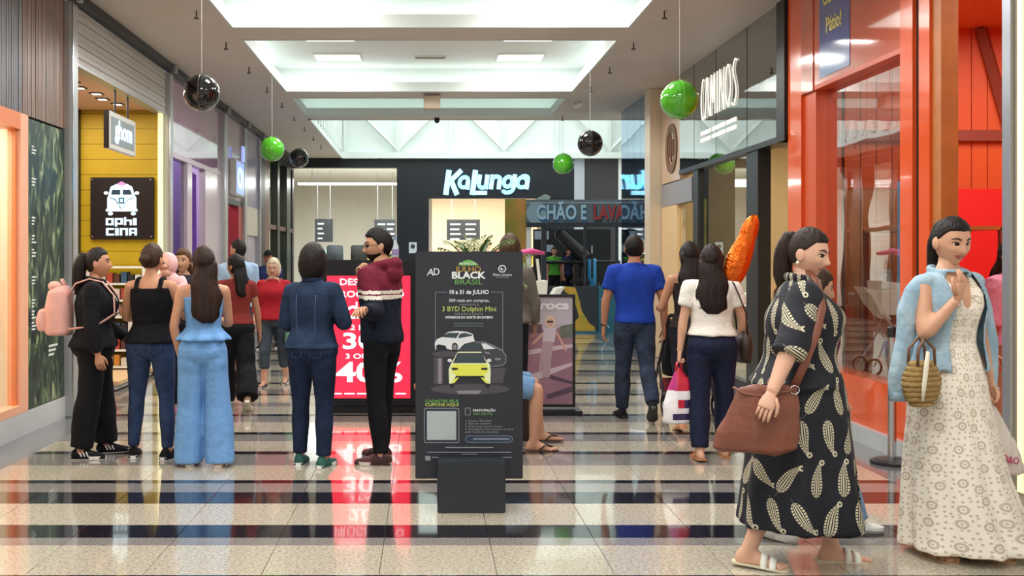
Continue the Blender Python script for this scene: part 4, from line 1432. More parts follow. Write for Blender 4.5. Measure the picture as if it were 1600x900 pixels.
ppoly([(350, 520), (760, 520), (770, 600), (720, 655), (400, 655), (345, 600)], m_car3, 'lime_car_bonnet', 0.0024)
ppoly([(400, 640), (710, 640), (760, 745), (730, 745), (690, 690), (425, 690), (385, 745), (350, 745)], m_cdark, 'lime_car_grille', 0.0022)
ppoly([(340, 730), (395, 680), (430, 672), (370, 742)], m_car3, 'lime_car_bumper', 0.0027)
ppoly([(775, 730), (718, 680), (680, 672), (745, 742)], m_car3, 'lime_car_bumper', 0.0027)
for (a, s_) in ((335, 1), (770, -1)):
    ppoly([(a, 560), (a + s_ * 70, 560), (a + s_ * 90, 580), (a + s_ * 20, 588)], m_cdark, 'lime_car_lamp', 0.0028)
for a in (320, 782):
    ppoly([(a + 26 * math.cos(k * math.pi / 6), 474 + 20 * math.sin(k * math.pi / 6)) for k in range(12)], m_car1, 'lime_car_mirror', 0.0024)
for a in (318, 735):
    ppoly([(a, 740), (a + 60, 740), (a + 52, 792), (a + 8, 792)], m_cdark, 'lime_car_wheel', 0.0018)
# lower block (the code itself is left blank)
ptext('CADASTRE SEUS', 690.5, 627, 4.6, m_gt, 52, bold=0.015)
ptext('CUPONS AQUI', 690.5, 632.5, 4.8, m_lime, 52, bold=0.015)
a0, c1 = pp(662.5, 637.5)
a1, c0 = pp(717.5, 692)
G().prism(rbox(a0, a1, c0, c1, 0.012), 'xz', -0.0008, 0).obj('code_frame', m_gry, pb)
G().prism(rbox(a0 + 0.004, a1 - 0.004, c0 + 0.004, c1 - 0.004, 0.01), 'xz', -0.0012, 0).obj('code_field', mat('print_navy', '#22303a', 0.5), pb)
G().prism(rbox(a0 + 0.018, a1 - 0.018, c0 + 0.018, c1 - 0.018, 0.004), 'xz', -0.0016, 0).obj('blank_square', mat('print_blank', '#aeb9bd', 0.5), pb)
a0, c1 = pp(726.5, 637)
a1, c0 = pp(735, 649)
G().prism(rbox(a0, a1, c0, c1, 0.005), 'xz', -0.0008, 0).obj('phone_icon', m_gry, pb)
G().prism(rbox(a0 + 0.004, a1 - 0.004, c0 + 0.004, c1 - 0.004, 0.003), 'xz', -0.0012, 0).obj('phone_icon_screen', m_pb, pb)
ptext('PARTICIPAÇÃO', 756.5, 641.3, 4, m_wt, 35, bold=0.015)
ptext('100% DIGITAL', 754.5, 646.8, 3.6, m_gt, 31)
for j, (s_, w) in enumerate((('1. Acesse o QR Code', 40), ('2. Faça seu cadastro', 40), ('3. Envie seus cupons fiscais', 57), ('4. Acompanhe seus números da sorte', 75), ('pelo hotsite da campanha', 52))):
    ptext(s_, 727 + w / 2, 657.5 + j * 4.35, 3.2, m_gry, w)
a0, c1 = pp(727, 680.5)
a1, c0 = pp(801, 691.5)
G().prism(rbox(a0, a1, c0, c1, 0.02), 'xz', -0.0008, 0).obj('address_pill', m_gry, pb)
G().prism(rbox(a0 + 0.003, a1 - 0.003, c0 + 0.003, c1 - 0.003, 0.0175), 'xz', -0.0012, 0).obj('address_field', mat('print_navy2', '#1f3550', 0.5), pb)
for (a, c, d, e) in ((739, 684.8, 796, 687), (696, 698.3, 771, 700), (668, 706, 799, 707.2), (722, 709, 745, 710), (675, 714, 800, 715), (664.5, 712.5, 672.5, 719.5)):
    ppoly([(a, c), (d, c), (d, e), (a, e)], m_gry, 'small_writing', 0.0016, 0, 0, 1)

# ---- red LED totem
TY = 10.26
tt = thing('led_totem', 'black floor totem with a glowing red discount screen', 'advertising screen', (0, TY, 0))
tx0, tz1 = px(500, 406, TY)
tx1, _ = px(654, 406, TY)
G().bevbox(tx0, tx1, 0, 0.16, 0.06, tz1, 0.008).obj('case', mat('totem_black', '#15171c', 0.3), tt)
B('base', tx0 - 0.02, tx1 + 0.02, -0.06, 0.26, 0, 0.06, mat('totem_black', '#15171c', 0.3), tt)
sx0, sz1 = px(511, 431, TY)
sx1, sz0 = px(641, 622, TY)
m_scr = mat('screen_red', '#ff2a44', 0.3, emit='#fa2440', es=1.25)
m_scw = mat('screen_white', '#ffffff', 0.3, emit='#ffffff', es=1.3)
B('screen', sx0, sx1, -0.006, 0, sz0, sz1, m_scr, tt)


def stext(s, xl, yp, h, bold=0.012, w=None):
    X, Z = px(xl, yp, TY)
    text(s, h * TY / F_PX * 1.38, m_scw, (X, -0.008, Z), ROT_CAM, tt, bold=bold, depth=0.001, width=w * TY / F_PX if w else None)


stext('DESCONTO', 577, 441, 10, w=92)
stext('PROGRESSIVO', 577, 460, 10, w=108)
stext('1 PAR', 577, 476, 8, w=46)
stext('20%', 577, 489, 20, w=66, bold=0.022)
stext('2 PARES', 577, 512, 8, w=60)
stext('30%', 577, 534, 25, w=84, bold=0.022)
stext('3 OU MAIS', 577, 557, 8, w=74)
stext('40%', 577, 583, 31, w=104, bold=0.022)
for xx in range(6):
    B('small_writing', px(518 + xx * 20, 0, TY)[0], px(534 + xx * 20, 0, TY)[0], -0.008, -0.006, px(0, 616, TY)[1], px(0, 614, TY)[1], m_scw, tt)
wb = thing('water_bottle', 'clear water bottle with a pale label standing on the red screen totem', 'bottle', (px(617, 0, TY)[0], TY + 0.08, tz1))
G().lathe([(0.034, 0), (0.036, 0.02), (0.036, 0.13), (0.014, 0.18), (0.014, 0.2)], n=16).obj('body', mat('bottle_plastic', '#c3d2dc', 0.15), wb, smooth=True)
G().lathe([(0.0165, 0.2), (0.0165, 0.222)], n=12).obj('cap', mat('cap_blue', '#8fb0e0', 0.4), wb)
G().lathe([(0.037, 0.045), (0.037, 0.105)], n=16).obj('label_band', mat('label_violet', '#9a8fc0', 0.4), wb)

# ---- shoe advert frame
CY = 10.3
cr = thing('advert_frame', 'black framed street photo advert with white lettering on a foot plate', 'poster', (0, CY, 0))
cx0, cz1 = px(806, 460, CY)
cx1, cz0 = px(899, 636, CY)
g = G()
fw = 0.026
g.box(cx0, cx1, 0, 0.04, cz1 - fw, cz1).box(cx0, cx1, 0, 0.04, cz0, cz0 + fw).box(cx0, cx0 + fw, 0, 0.04, cz0 + fw, cz1 - fw).box(cx1 - fw, cx1, 0, 0.04, cz0 + fw, cz1 - fw)
g.obj('frame', m_blacktrim, cr)
B('foot_plate', cx0 - 0.04, cx1 + 0.05, -0.14, 0.18, 0.0, 0.03, m_blacktrim, cr)
B('print', cx0 + fw, cx1 - fw, 0.015, 0.03, cz0 + fw, cz1 - fw, mat('advert_sky', '#c3b9c4', 0.4, var=0.06, vscale=2), cr)


def cpoly(pts, m, nm, d):
    P = []
    for (a, c) in pts:
        P.append(px(800 + a / 4.282, 440 + c / 4.286, CY))
    G().prism(P, 'xz', 0.015 - d, 0.015).obj(nm, m, cr)


cpoly([(40, 340), (412, 300), (412, 830), (40, 830)], mat('advert_ground', '#a3788a', 0.4, var=0.12, vscale=4), 'printed_ground', 0.001)
cpoly([(40, 290), (200, 285), (205, 345), (40, 350)], mat('advert_van', '#6b5560', 0.4), 'printed_van', 0.0014)
cpoly([(320, 300), (412, 280), (412, 380), (320, 375)], mat('advert_bush', '#6f7468', 0.4, var=0.3, vscale=20), 'printed_bushes', 0.0014)
for q in ([(40, 470), (330, 425), (412, 420), (412, 440), (60, 500)], [(60, 640), (412, 540), (412, 560), (120, 680)]):
    cpoly(q, mat('advert_line', '#d8c3cc', 0.4), 'printed_road_line', 0.0014)
cpoly([(240, 620), (405, 670), (405, 690), (250, 650)], mat('advert_shadow', '#5f4a5c', 0.4), 'printed_shadow', 0.0017)
cpoly([(230, 760), (405, 700), (405, 740), (240, 790)], mat('advert_shadow', '#5f4a5c', 0.4), 'printed_shadow', 0.0017)
m_sk = mat('advert_skin', '#d9ab9a', 0.5)
m_cl = mat('advert_cloth', '#d9cdd6', 0.5)
m_cl2 = mat('advert_trousers', '#bfa3ad', 0.5)
cpoly([(258 + 34 * math.cos(a * math.pi / 8), 270 + 42 * math.sin(a * math.pi / 8)) for a in range(16)], mat('advert_hair', '#e3cdb0', 0.5), 'printed_hair', 0.0018)
cpoly([(256 + 22 * math.cos(a * math.pi / 8), 276 + 28 * math.sin(a * math.pi / 8)) for a in range(16)], m_sk, 'printed_face', 0.0022)
cpoly([(234, 262), (278, 262), (276, 276), (236, 276)], mat('advert_glasses', '#4b3b36', 0.5), 'printed_sunglasses', 0.0026)
cpoly([(215, 310), (300, 312), (285, 405), (205, 400)], m_cl, 'printed_shirt', 0.0022)
cpoly([(205, 340), (218, 350), (160, 410), (130, 425), (135, 412)], m_sk, 'printed_arm', 0.0021)
cpoly([(295, 345), (305, 340), (370, 455), (360, 470)], m_sk, 'printed_arm', 0.0021)
cpoly([(205, 400), (280, 405), (265, 500), (255, 640), (205, 640), (210, 500), (200, 620), (180, 600)], m_cl2, 'printed_trousers', 0.0022)
tX, tZ = px(800 + 258 / 4.282, 440 + 160 / 4.286, CY)
text('crocs', 0.115, mat('advert_white', '#f3eff2', 0.5), (tX, 0.0125, tZ), ROT_CAM, cr, bold=0.04, depth=0.0006, width=0.36)

# ---- round planter with palm and seat ring behind the poster
pt = thing('planter_bench', 'low round dark planter with a wooden seat ring behind the promotion poster', 'planter', (0.42, 8.98, 0))
G().lathe([(0.5, 0), (0.5, 0.4), (0.36, 0.4), (0.36, 0.5), (0.33, 0.5), (0.33, 0.36)], n=36).obj('pot', mat('planter_dark', '#2b2724', 0.5), pt)
g = G()
n = 36
for k in range(n):
    a0_, a1_ = 2 * math.pi * k / n, 2 * math.pi * (k + 0.93) / n
    g = G()
    g.prism([(0.37 * math.cos(a0_), 0.37 * math.sin(a0_)), (0.52 * math.cos(a0_), 0.52 * math.sin(a0_)), (0.52 * math.cos(a1_), 0.52 * math.sin(a1_)), (0.37 * math.cos(a1_), 0.37 * math.sin(a1_))], 'xy', 0.402, 0.43)
    g.obj('seat_slat', mat('seat_wood', '#8b623e', 0.45), pt)
pm = thing('palm_plant', 'green palm with long narrow leaves growing out of the round planter', 'plant', (0.42, 8.98, 0.37))
m_palm = mat('palm_green', '#47682f', 0.45, var=0.3, vscale=5, col2='#7d9a55')
G().tube([(0, 0, -0.02), (0.01, 0, 0.4), (0, 0.01, 0.98)], [0.05, 0.045, 0.04], 10).obj('trunk', mat('palm_trunk', '#5d4632', 0.8), pm)
r_ = random.Random(5)
for k in range(34):
    a = 2 * math.pi * k / 34 + r_.uniform(-0.2, 0.2)
    el = r_.uniform(0.2, 1.35)
    ln = r_.uniform(0.55, 0.75)
    g = G()
    N = 8
    pts = []
    for i in range(N + 1):
        t = i / N
        pts.append(Vector((ln * t * math.cos(el) * math.cos(a), ln * t * math.cos(el) * math.sin(a), 0.98 + ln * t * math.sin(el) - 0.42 * ln * t * t)))
    g.tube([tuple(q) for q in pts], [0.006 - 0.0005 * i for i in range(N + 1)], 5)
    side = Vector((-math.sin(a), math.cos(a), 0))
    for i in range(2, N + 1):
        for sg_ in (-1, 1):
            for q in (0.0, 0.5):
                p0 = pts[i - 1].lerp(pts[i], q)
                dirv = ((pts[i] - pts[i - 1]).normalized() * 0.75 + side * sg_ * 0.75 + Vector((0, 0, -0.15))).normalized()
                l2 = 0.17 * math.sin(math.pi * (0.2 + 0.75 * i / N))
                wv = dirv.cross(Vector((0, 0, 1))).normalized() * 0.008
                mid = p0 + dirv * l2 * 0.5
                tip = p0 + dirv * l2 + Vector((0, 0, -0.03))
                g.add([p0 - wv * 0.4, p0 + wv * 0.4, mid + wv, tip, mid - wv], [(0, 1, 2, 4), (4, 2, 3)])
    g.obj('leaf', m_palm, pm, fix=False)

# ---- games enclosure with painted lettering
KY = 21.1
kd = thing('games_frame', 'painted games enclosure with a grey header board and lettering', 'play structure', (0, KY, 0))


def kx(x):
    return px(x, 0, KY)[0]


def kz(y):
    return px(0, y, KY)[1]


m_kg = mat('kiosk_green', '#8fa53a', 0.5, var=0.35, vscale=2.2, col2='#d08a4a')
m_kgrey = mat('kiosk_grey', '#5f6f7b', 0.4, var=0.15, vscale=2)
m_kdk = mat('kiosk_dark', '#2c333d', 0.5)
m_kteal = mat('kiosk_teal', '#256a7f', 0.5, var=0.2, vscale=3)
B('side_panel', kx(789), kx(822), -0.03, 0.05, 0.05, kz(311), m_kg, kd)
B('header_board', kx(822), kx(976), -0.05, 0.08, kz(355), kz(312), m_kgrey, kd)
B('header_rim', kx(822), kx(976), -0.07, -0.05, kz(355), kz(348), m_kdk, kd)
B('header_rim', kx(822), kx(976), -0.06, -0.05, kz(318), kz(316), mat('kiosk_lightgrey', '#93a4b0', 0.4), kd)
m_k1 = mat('graffiti_blue', '#a9cfe6', 0.4)
m_k1b = mat('graffiti_shadow', '#2e5f86', 0.4)
m_k2 = mat('graffiti_red', '#a8303a', 0.4)
for (s_, xa, xb, mm, dy) in (('CHÃO', 838, 900, m_k1, 0), ('E', 907, 915, m_k1, 0), ('LAVA', 926, 974, m_k2, 0)):
    text(s_, 0.42, m_k1b if mm is m_k1 else m_kdk, ((kx(xa) + kx(xb)) / 2 + 0.02, -0.055, kz(334) - 0.03), ROT_CAM, kd, bold=0.04, depth=0.003, width=kx(xb) - kx(xa), name='lettering_shadow')
    text(s_, 0.4, mm, ((kx(xa) + kx(xb)) / 2, -0.062, kz(333)), ROT_CAM, kd, bold=0.025, depth=0.004, width=kx(xb) - kx(xa))
g = G()
g.prism([(kx(822) + 0.2 + 0.2 * math.cos(a * math.pi / 8), kz(333) + 0.23 * math.sin(a * math.pi / 8)) for a in range(16)], 'xz', -0.056, -0.05)
g.obj('painted_swirl', mat('swirl', '#8fa9bb', 0.4), kd)
G().prism([(kx(835), kz(312)), (kx(852), kz(303)), (kx(860), kz(307)), (kx(858), kz(312))], 'xz', -0.03, 0.0).obj('top_ornament', mat('ornament', '#9fb3ae', 0.4), kd)
for xx in (822, 846, 912, 962):
    B('post', kx(xx), kx(xx + (8 if xx < 900 else 4)), -0.02, 0.05, 0, kz(355), m_kdk if xx != 822 else m_white, kd)
B('rear_curtain', kx(846), kx(976), 1.6, 1.65, 0, kz(355), mat('rear_black', '#14161b', 0.7), kd)
B('floor_plate', kx(822), kx(978), 0.1, 1.6, 0.0, 0.5, m_kdk, kd)
B('front_panel', kx(838), kx(933), -0.06, 0.06, 0.03, kz(447), m_kdk, kd)
B('front_panel', kx(934), kx(976), -0.06, 0.06, 0.03, kz(447), m_kteal, kd)
B('bottom_rail', kx(838), kx(976), -0.08, 0.08, 0.0, 0.04, m_kteal, kd)
fl = [(880, 447), (898, 449), (905, 470), (908, 485), (914, 495), (920, 505), (928, 510), (930, 519), (900, 519), (895, 505), (904, 495), (900, 480), (893, 462), (882, 456)]
G().prism([(kx(a), kz(c)) for (a, c) in fl], 'xz', -0.068, -0.06).obj('painted_flame', mat('flame', '#b3b23c', 0.5, var=0.2, vscale=4, col2='#d6a83e'), kd)
gr_pts = [(938, 468), (944, 466), (949, 474), (940, 480), (939, 495), (946, 505), (951, 512)]
G().tube([(kx(a), -0.064, kz(c)) for (a, c) in gr_pts], [0.012] * len(gr_pts), 6).obj('painted_outline', m_k1, kd)
for (xa, ya, xb, yb) in ((848, 358, 872, 372), (867, 381, 879, 393)):
    B('notice', kx(xa), kx(xb), 1.58, 1.6, kz(yb), kz(ya), mat('notice_grey', '#9aa7b8', 0.5), kd)
# padded blue post
bp_ = thing('padded_post', 'blue padded foam post inside the games enclosure', 'post', (kx(931), KY + 0.5, 0.5))
G().lathe([(0.09, 0), (0.09, 0.95), (0.07, 1.0), (0.02, 1.02)], n=18).obj('foam', mat('foam_blue', '#3a9fd8', 0.5), bp_, smooth=True)
G().rod((0.0, 0, 1.0), (0, 0, 1.26), 0.016).obj('pole_tip', m_chrome, bp_)
# black ride machine arm with seat frame
rd = thing('ride_machine', 'black motion ride machine with a raised slanting arm', 'machine', (kx(910), KY + 0.75, 0.5))
m_rd = mat('ride_black', '#16181d', 0.4)
G().bevbox(-0.35, 0.35, -0.3, 0.3, 0.0, 0.12, 0.02).obj('base', m_rd, rd)
G().rod((0.12, 0, 0.1), (0.12, 0, 1.0), 0.09, 12).obj('column', m_rd, rd)
G().rod((-0.38, -0.1, 1.5), (0.3, -0.1, 0.85), 0.12, 10, r2=0.16).obj('arm', m_rd, rd)
G().bevbox(-0.47, -0.3, -0.2, 0.0, 1.4, 1.58, 0.03).obj('arm_head', m_rd, rd)
G().bevbox(-0.2, 0.25, -0.35, 0.15, 0.45, 0.58, 0.04).obj('seat', m_rd, rd)
G().bevbox(0.2, 0.32, -0.35, 0.15, 0.55, 1.1, 0.04).obj('backrest', m_rd, rd)
G().rod((-0.75, -0.25, 0.92), (0.85, -0.25, 0.92), 0.035).obj('safety_bar', m_rd, rd)
for xx in (-0.1, 0.12, 0.4):
    G().rod((xx, -0.3, 0.0), (xx, -0.3, 0.5), 0.02).obj('strut', mat('bronze_strut', '#6b5d45', 0.4, metal=0.6), rd)

# ---- white stroller-like cart with pink hood
ct = thing('baby_stroller', 'white baby stroller with a pink hood near the shoe advert', 'stroller', (1.42, 13.6, 0))
m_cw = mat('cart_white', '#e3e6dd', 0.4)
g = G()
vv = [(-0.20, -0.15, 0.78), (0.12, -0.15, 0.78), (0.12, 0.2, 0.78), (-0.20, 0.2, 0.78), (-0.24, -0.2, 1.18), (0.14, -0.2, 1.22), (0.14, 0.25, 1.22), (-0.24, 0.25, 1.18)]
g.add(vv, [(0, 3, 2, 1), (0, 1, 5, 4), (1, 2, 6, 5), (2, 3, 7, 6), (3, 0, 4, 7), (4, 5, 6, 7)])
g.obj('tub', m_cw, ct)
for xx in (-0.2, 0.06):
    G().rod((xx, -0.05, 1.15), (xx - 0.04, -0.05, 1.5), 0.02).obj('hood_post', m_cw, ct)
g = G()
pts = [(-0.36, 0, 1.32), (-0.33, 0, 1.46), (-0.22, 0, 1.56), (-0.05, 0, 1.6), (0.12, 0, 1.57)]
g.tube(pts, [0.03, 0.045, 0.05, 0.04, 0.02], 10, 0, 2.6, (0, 0, 1))
g.obj('hood', mat('hood_pink', '#d1488c', 0.6), ct, smooth=True)
G().prism([(0.02, 0.72), (0.12, 0.78), (0.36, 1.14), (0.26, 1.12)], 'xz', -0.2, 0.2).obj('tray', mat('tray_pale', '#cfd6cd', 0.3), ct)
for (xx, yy) in ((-0.25, -0.2), (0.25, -0.2), (-0.25, 0.22), (0.25, 0.22)):
    G().rod((xx, yy, 0.12), (-xx * 0.4, yy, 0.8), 0.014).obj('leg', m_alu, ct)
    g = G()
    g.tube([(xx + 0.1 * math.cos(a * math.pi / 10), yy, 0.115 + 0.1 * math.sin(a * math.pi / 10)) for a in range(21)], [0.016] * 21, 6)
    g.obj('wheel', m_blacktrim, ct)

# ---- queue post by the toy shop
qp = thing('queue_post', 'steel queue barrier post with a black round base beside the toy shop door', 'post', (3.44, 7.74, 0))
G().lathe([(0.155, 0), (0.155, 0.02), (0.12, 0.035), (0.03, 0.045)], n=32).obj('base', m_blacktrim, qp)
G().rod((0, 0, 0.04), (0, 0, 0.93), 0.03, 16).obj('pole', m_chrome, qp)
G().lathe([(0.034, 0.93), (0.034, 1.0), (0.026, 1.01)], n=16).obj('head', m_blacktrim, qp)

# ---- orange foil balloon
ob = thing('foil_balloon', 'crumpled orange foil balloon floating beside the woman in the white shirt', 'balloon', (2.40, 7.95, 1.585))
pts = [(-0.11, 0, -0.30), (-0.09, 0, -0.24), (-0.045, 0, -0.13), (0.0, 0, -0.01), (0.035, 0, 0.075), (0.05, 0, 0.13), (0.07, 0, 0.19), (0.09, 0, 0.235), (0.10, 0, 0.26)]
rd_ = [0.03, 0.085, 0.10, 0.09, 0.066, 0.07, 0.06, 0.04, 0.01]
v, f = tube_mesh(pts, rd_, 22, 0.6, (1, 0, 0))
g = G()
v2 = []
for i, p in enumerate(v):
    k = i % 22
    row = i // 22
    d = 1 + 0.05 * math.sin(k * 1.9 + row * 2.3) + 0.04 * math.sin(k * 3.1 + row)
    c = Vector(pts[min(row, 8)])
    v2.append(c + (Vector(p) - c) * d)
g.add(v2, f)
oo = g.obj('envelope', mat('foil_orange', '#e2651a', 0.15, metal=0.75, bump=0.5, bscale=25), ob, smooth=True)
sb = oo.modifiers.new('sub', 'SUBSURF')
sb.levels = sb.render_levels = 1
G().tube([(-0.12, 0, -0.36), (-0.14, -0.02, -0.5), (-0.2, -0.05, -0.62)], [0.0015] * 3, 5).obj('ribbon', mat('string', '#d9d9d9', 0.6), ob)
# ================================================================= PEOPLE
V3 = lambda *a: np.array(a, float)


def ico(sub):
    bm = bmesh.new()
    bmesh.ops.create_icosphere(bm, subdivisions=sub, radius=1)
    bm.verts.index_update()
    v = np.array([p.co[:] for p in bm.verts])
    f = [tuple(q.index for q in fc.verts) for fc in bm.faces]
    bm.free()
    return v, f


ICO = {s: ico(s) for s in (2, 3, 4, 5)}


def remesh(v, f, vox, smooth=2):
    me = bpy.data.meshes.new('tmp')
    me.from_pydata([tuple(p) for p in v], [], f)
    bm = bmesh.new()
    bm.from_mesh(me)
    bmesh.ops.recalc_face_normals(bm, faces=bm.faces[:])
    bm.to_mesh(me)
    bm.free()
    o = bpy.data.objects.new('tmp', me)
    COL.objects.link(o)
    md = o.modifiers.new('r', 'REMESH')
    md.mode = 'VOXEL'
    md.voxel_size = vox
    dg = bpy.context.evaluated_depsgraph_get()
    ev = o.evaluated_get(dg)
    m2 = ev.to_mesh()
    n = len(m2.vertices)
    co = np.empty(n * 3)
    m2.vertices.foreach_get('co', co)
    co = co.reshape(-1, 3)
    fs = [tuple(p.vertices) for p in m2.polygons]
    ed = np.empty(len(m2.edges) * 2, int)
    m2.edges.foreach_get('vertices', ed)
    ed = ed.reshape(-1, 2)
    ev.to_mesh_clear()
    bpy.data.objects.remove(o)
    bpy.data.meshes.remove(me)
    deg = np.bincount(ed.ravel(), minlength=n).reshape(-1, 1).astype(float)
    for _ in range(smooth):
        s = np.zeros_like(co)
        np.add.at(s, ed[:, 0], co[ed[:, 1]])
        np.add.at(s, ed[:, 1], co[ed[:, 0]])
        co = co * 0.4 + 0.6 * s / np.maximum(deg, 1)
    return co, fs


def normals(v, f):
    me = bpy.data.meshes.new('n')
    me.from_pydata([tuple(p) for p in v], [], f)
    n = np.empty(len(v) * 3)
    me.vertices.foreach_get('normal', n)
    bpy.data.meshes.remove(me)
    return n.reshape(-1, 3)


def wrinkle(v, f, amp, seed, freq=(9, 9, 5)):
    if amp <= 0:
        return v
    r = np.random.RandomState(seed)
    n = normals(v, f)
    d = np.zeros(len(v))
    for k in range(7):
        w = r.normal(size=3) * np.array(freq) * (1 + 0.5 * k)
        ph = r.uniform(0, 6.28)
        a2 = r.normal(size=3) * 4
        ww = v @ w + ph + 1.3 * np.sin(v @ a2 + ph)
        d += (np.sin(ww) if k % 2 else 0.8 - 1.6 * np.abs(np.sin(ww * 0.5))) / (1 + 0.45 * k)
    d = d / 2.4
    return v + n * ((np.maximum(d, -0.55) + 0.35) * amp * 1.7)[:, None]


def mk(name, v, f, mats, parent, mi=None, smooth=True):
    me = bpy.data.meshes.new(name)
    me.from_pydata([tuple(p) for p in v], [], f)
    for m in (mats if isinstance(mats, (list, tuple)) else [mats]):
        me.materials.append(m)
    if mi is not None:
        me.polygons.foreach_set('material_index', mi)
    if smooth:
        me.polygons.foreach_set('use_smooth', [True] * len(me.polygons))
    me.update()
    o = bpy.data.objects.new(name, me)
    COL.objects.link(o)
    o.parent = parent
    return o


def ringloft(rings, n=28, e=2.2):
    """rings: (cx, cy, cz, halfwidth, halfdepth); closed loft"""
    v, f = [], []
    for (cx, cy, cz, a, b) in rings:
        for k in range(n):
            t = 2 * math.pi * k / n
            c, s = math.cos(t), math.sin(t)
            v.append((cx + a * math.copysign(abs(c) ** (2 / e), c), cy + b * math.copysign(abs(s) ** (2 / e), s), cz))
    for i in range(len(rings) - 1):
        for k in range(n):
            k2 = (k + 1) % n
            f.append((i * n + k, i * n + k2, (i + 1) * n + k2, (i + 1) * n + k))
    f.append(tuple(range(n))[::-1])
    f.append(tuple((len(rings) - 1) * n + k for k in range(n)))
    return v, f


class Acc:
    def __init__(self):
        self.v, self.f = [], []

    def add(self, vf):
        o = len(self.v)
        self.v += [tuple(p) for p in vf[0]]
        self.f += [tuple(i + o for i in q) for q in vf[1]]
        return self


TORSO = {  # z, half width, half depth, y offset (for a height of 1.70)
    'f': [(0.80, .100, .085, 0), (0.86, .168, .112, -.012), (0.92, .172, .116, -.014), (0.99, .150, .100, -.004), (1.07, .122, .086, .004), (1.15, .128, .092, .006),
          (1.23, .142, .108, .014), (1.28, .146, .112, .016), (1.34, .148, .094, .004), (1.39, .138, .074, -.004), (1.425, .100, .058, -.006), (1.45, .060, .052, -.004), (1.50, .048, .050, .004), (1.54, .047, .049, .010)],
    'm': [(0.80, .100, .085, 0), (0.86, .156, .108, -.010), (0.92, .160, .110, -.010), (0.99, .152, .102, 0), (1.07, .148, .098, .004), (1.15, .158, .102, .006),
          (1.23, .172, .112, .008), (1.30, .178, .114, .006), (1.36, .168, .096, 0), (1.40, .138, .078, -.004), (1.43, .098, .062, -.006), (1.455, .066, .058, -.004), (1.50, .056, .056, .004), (1.54, .055, .055, .010)]}


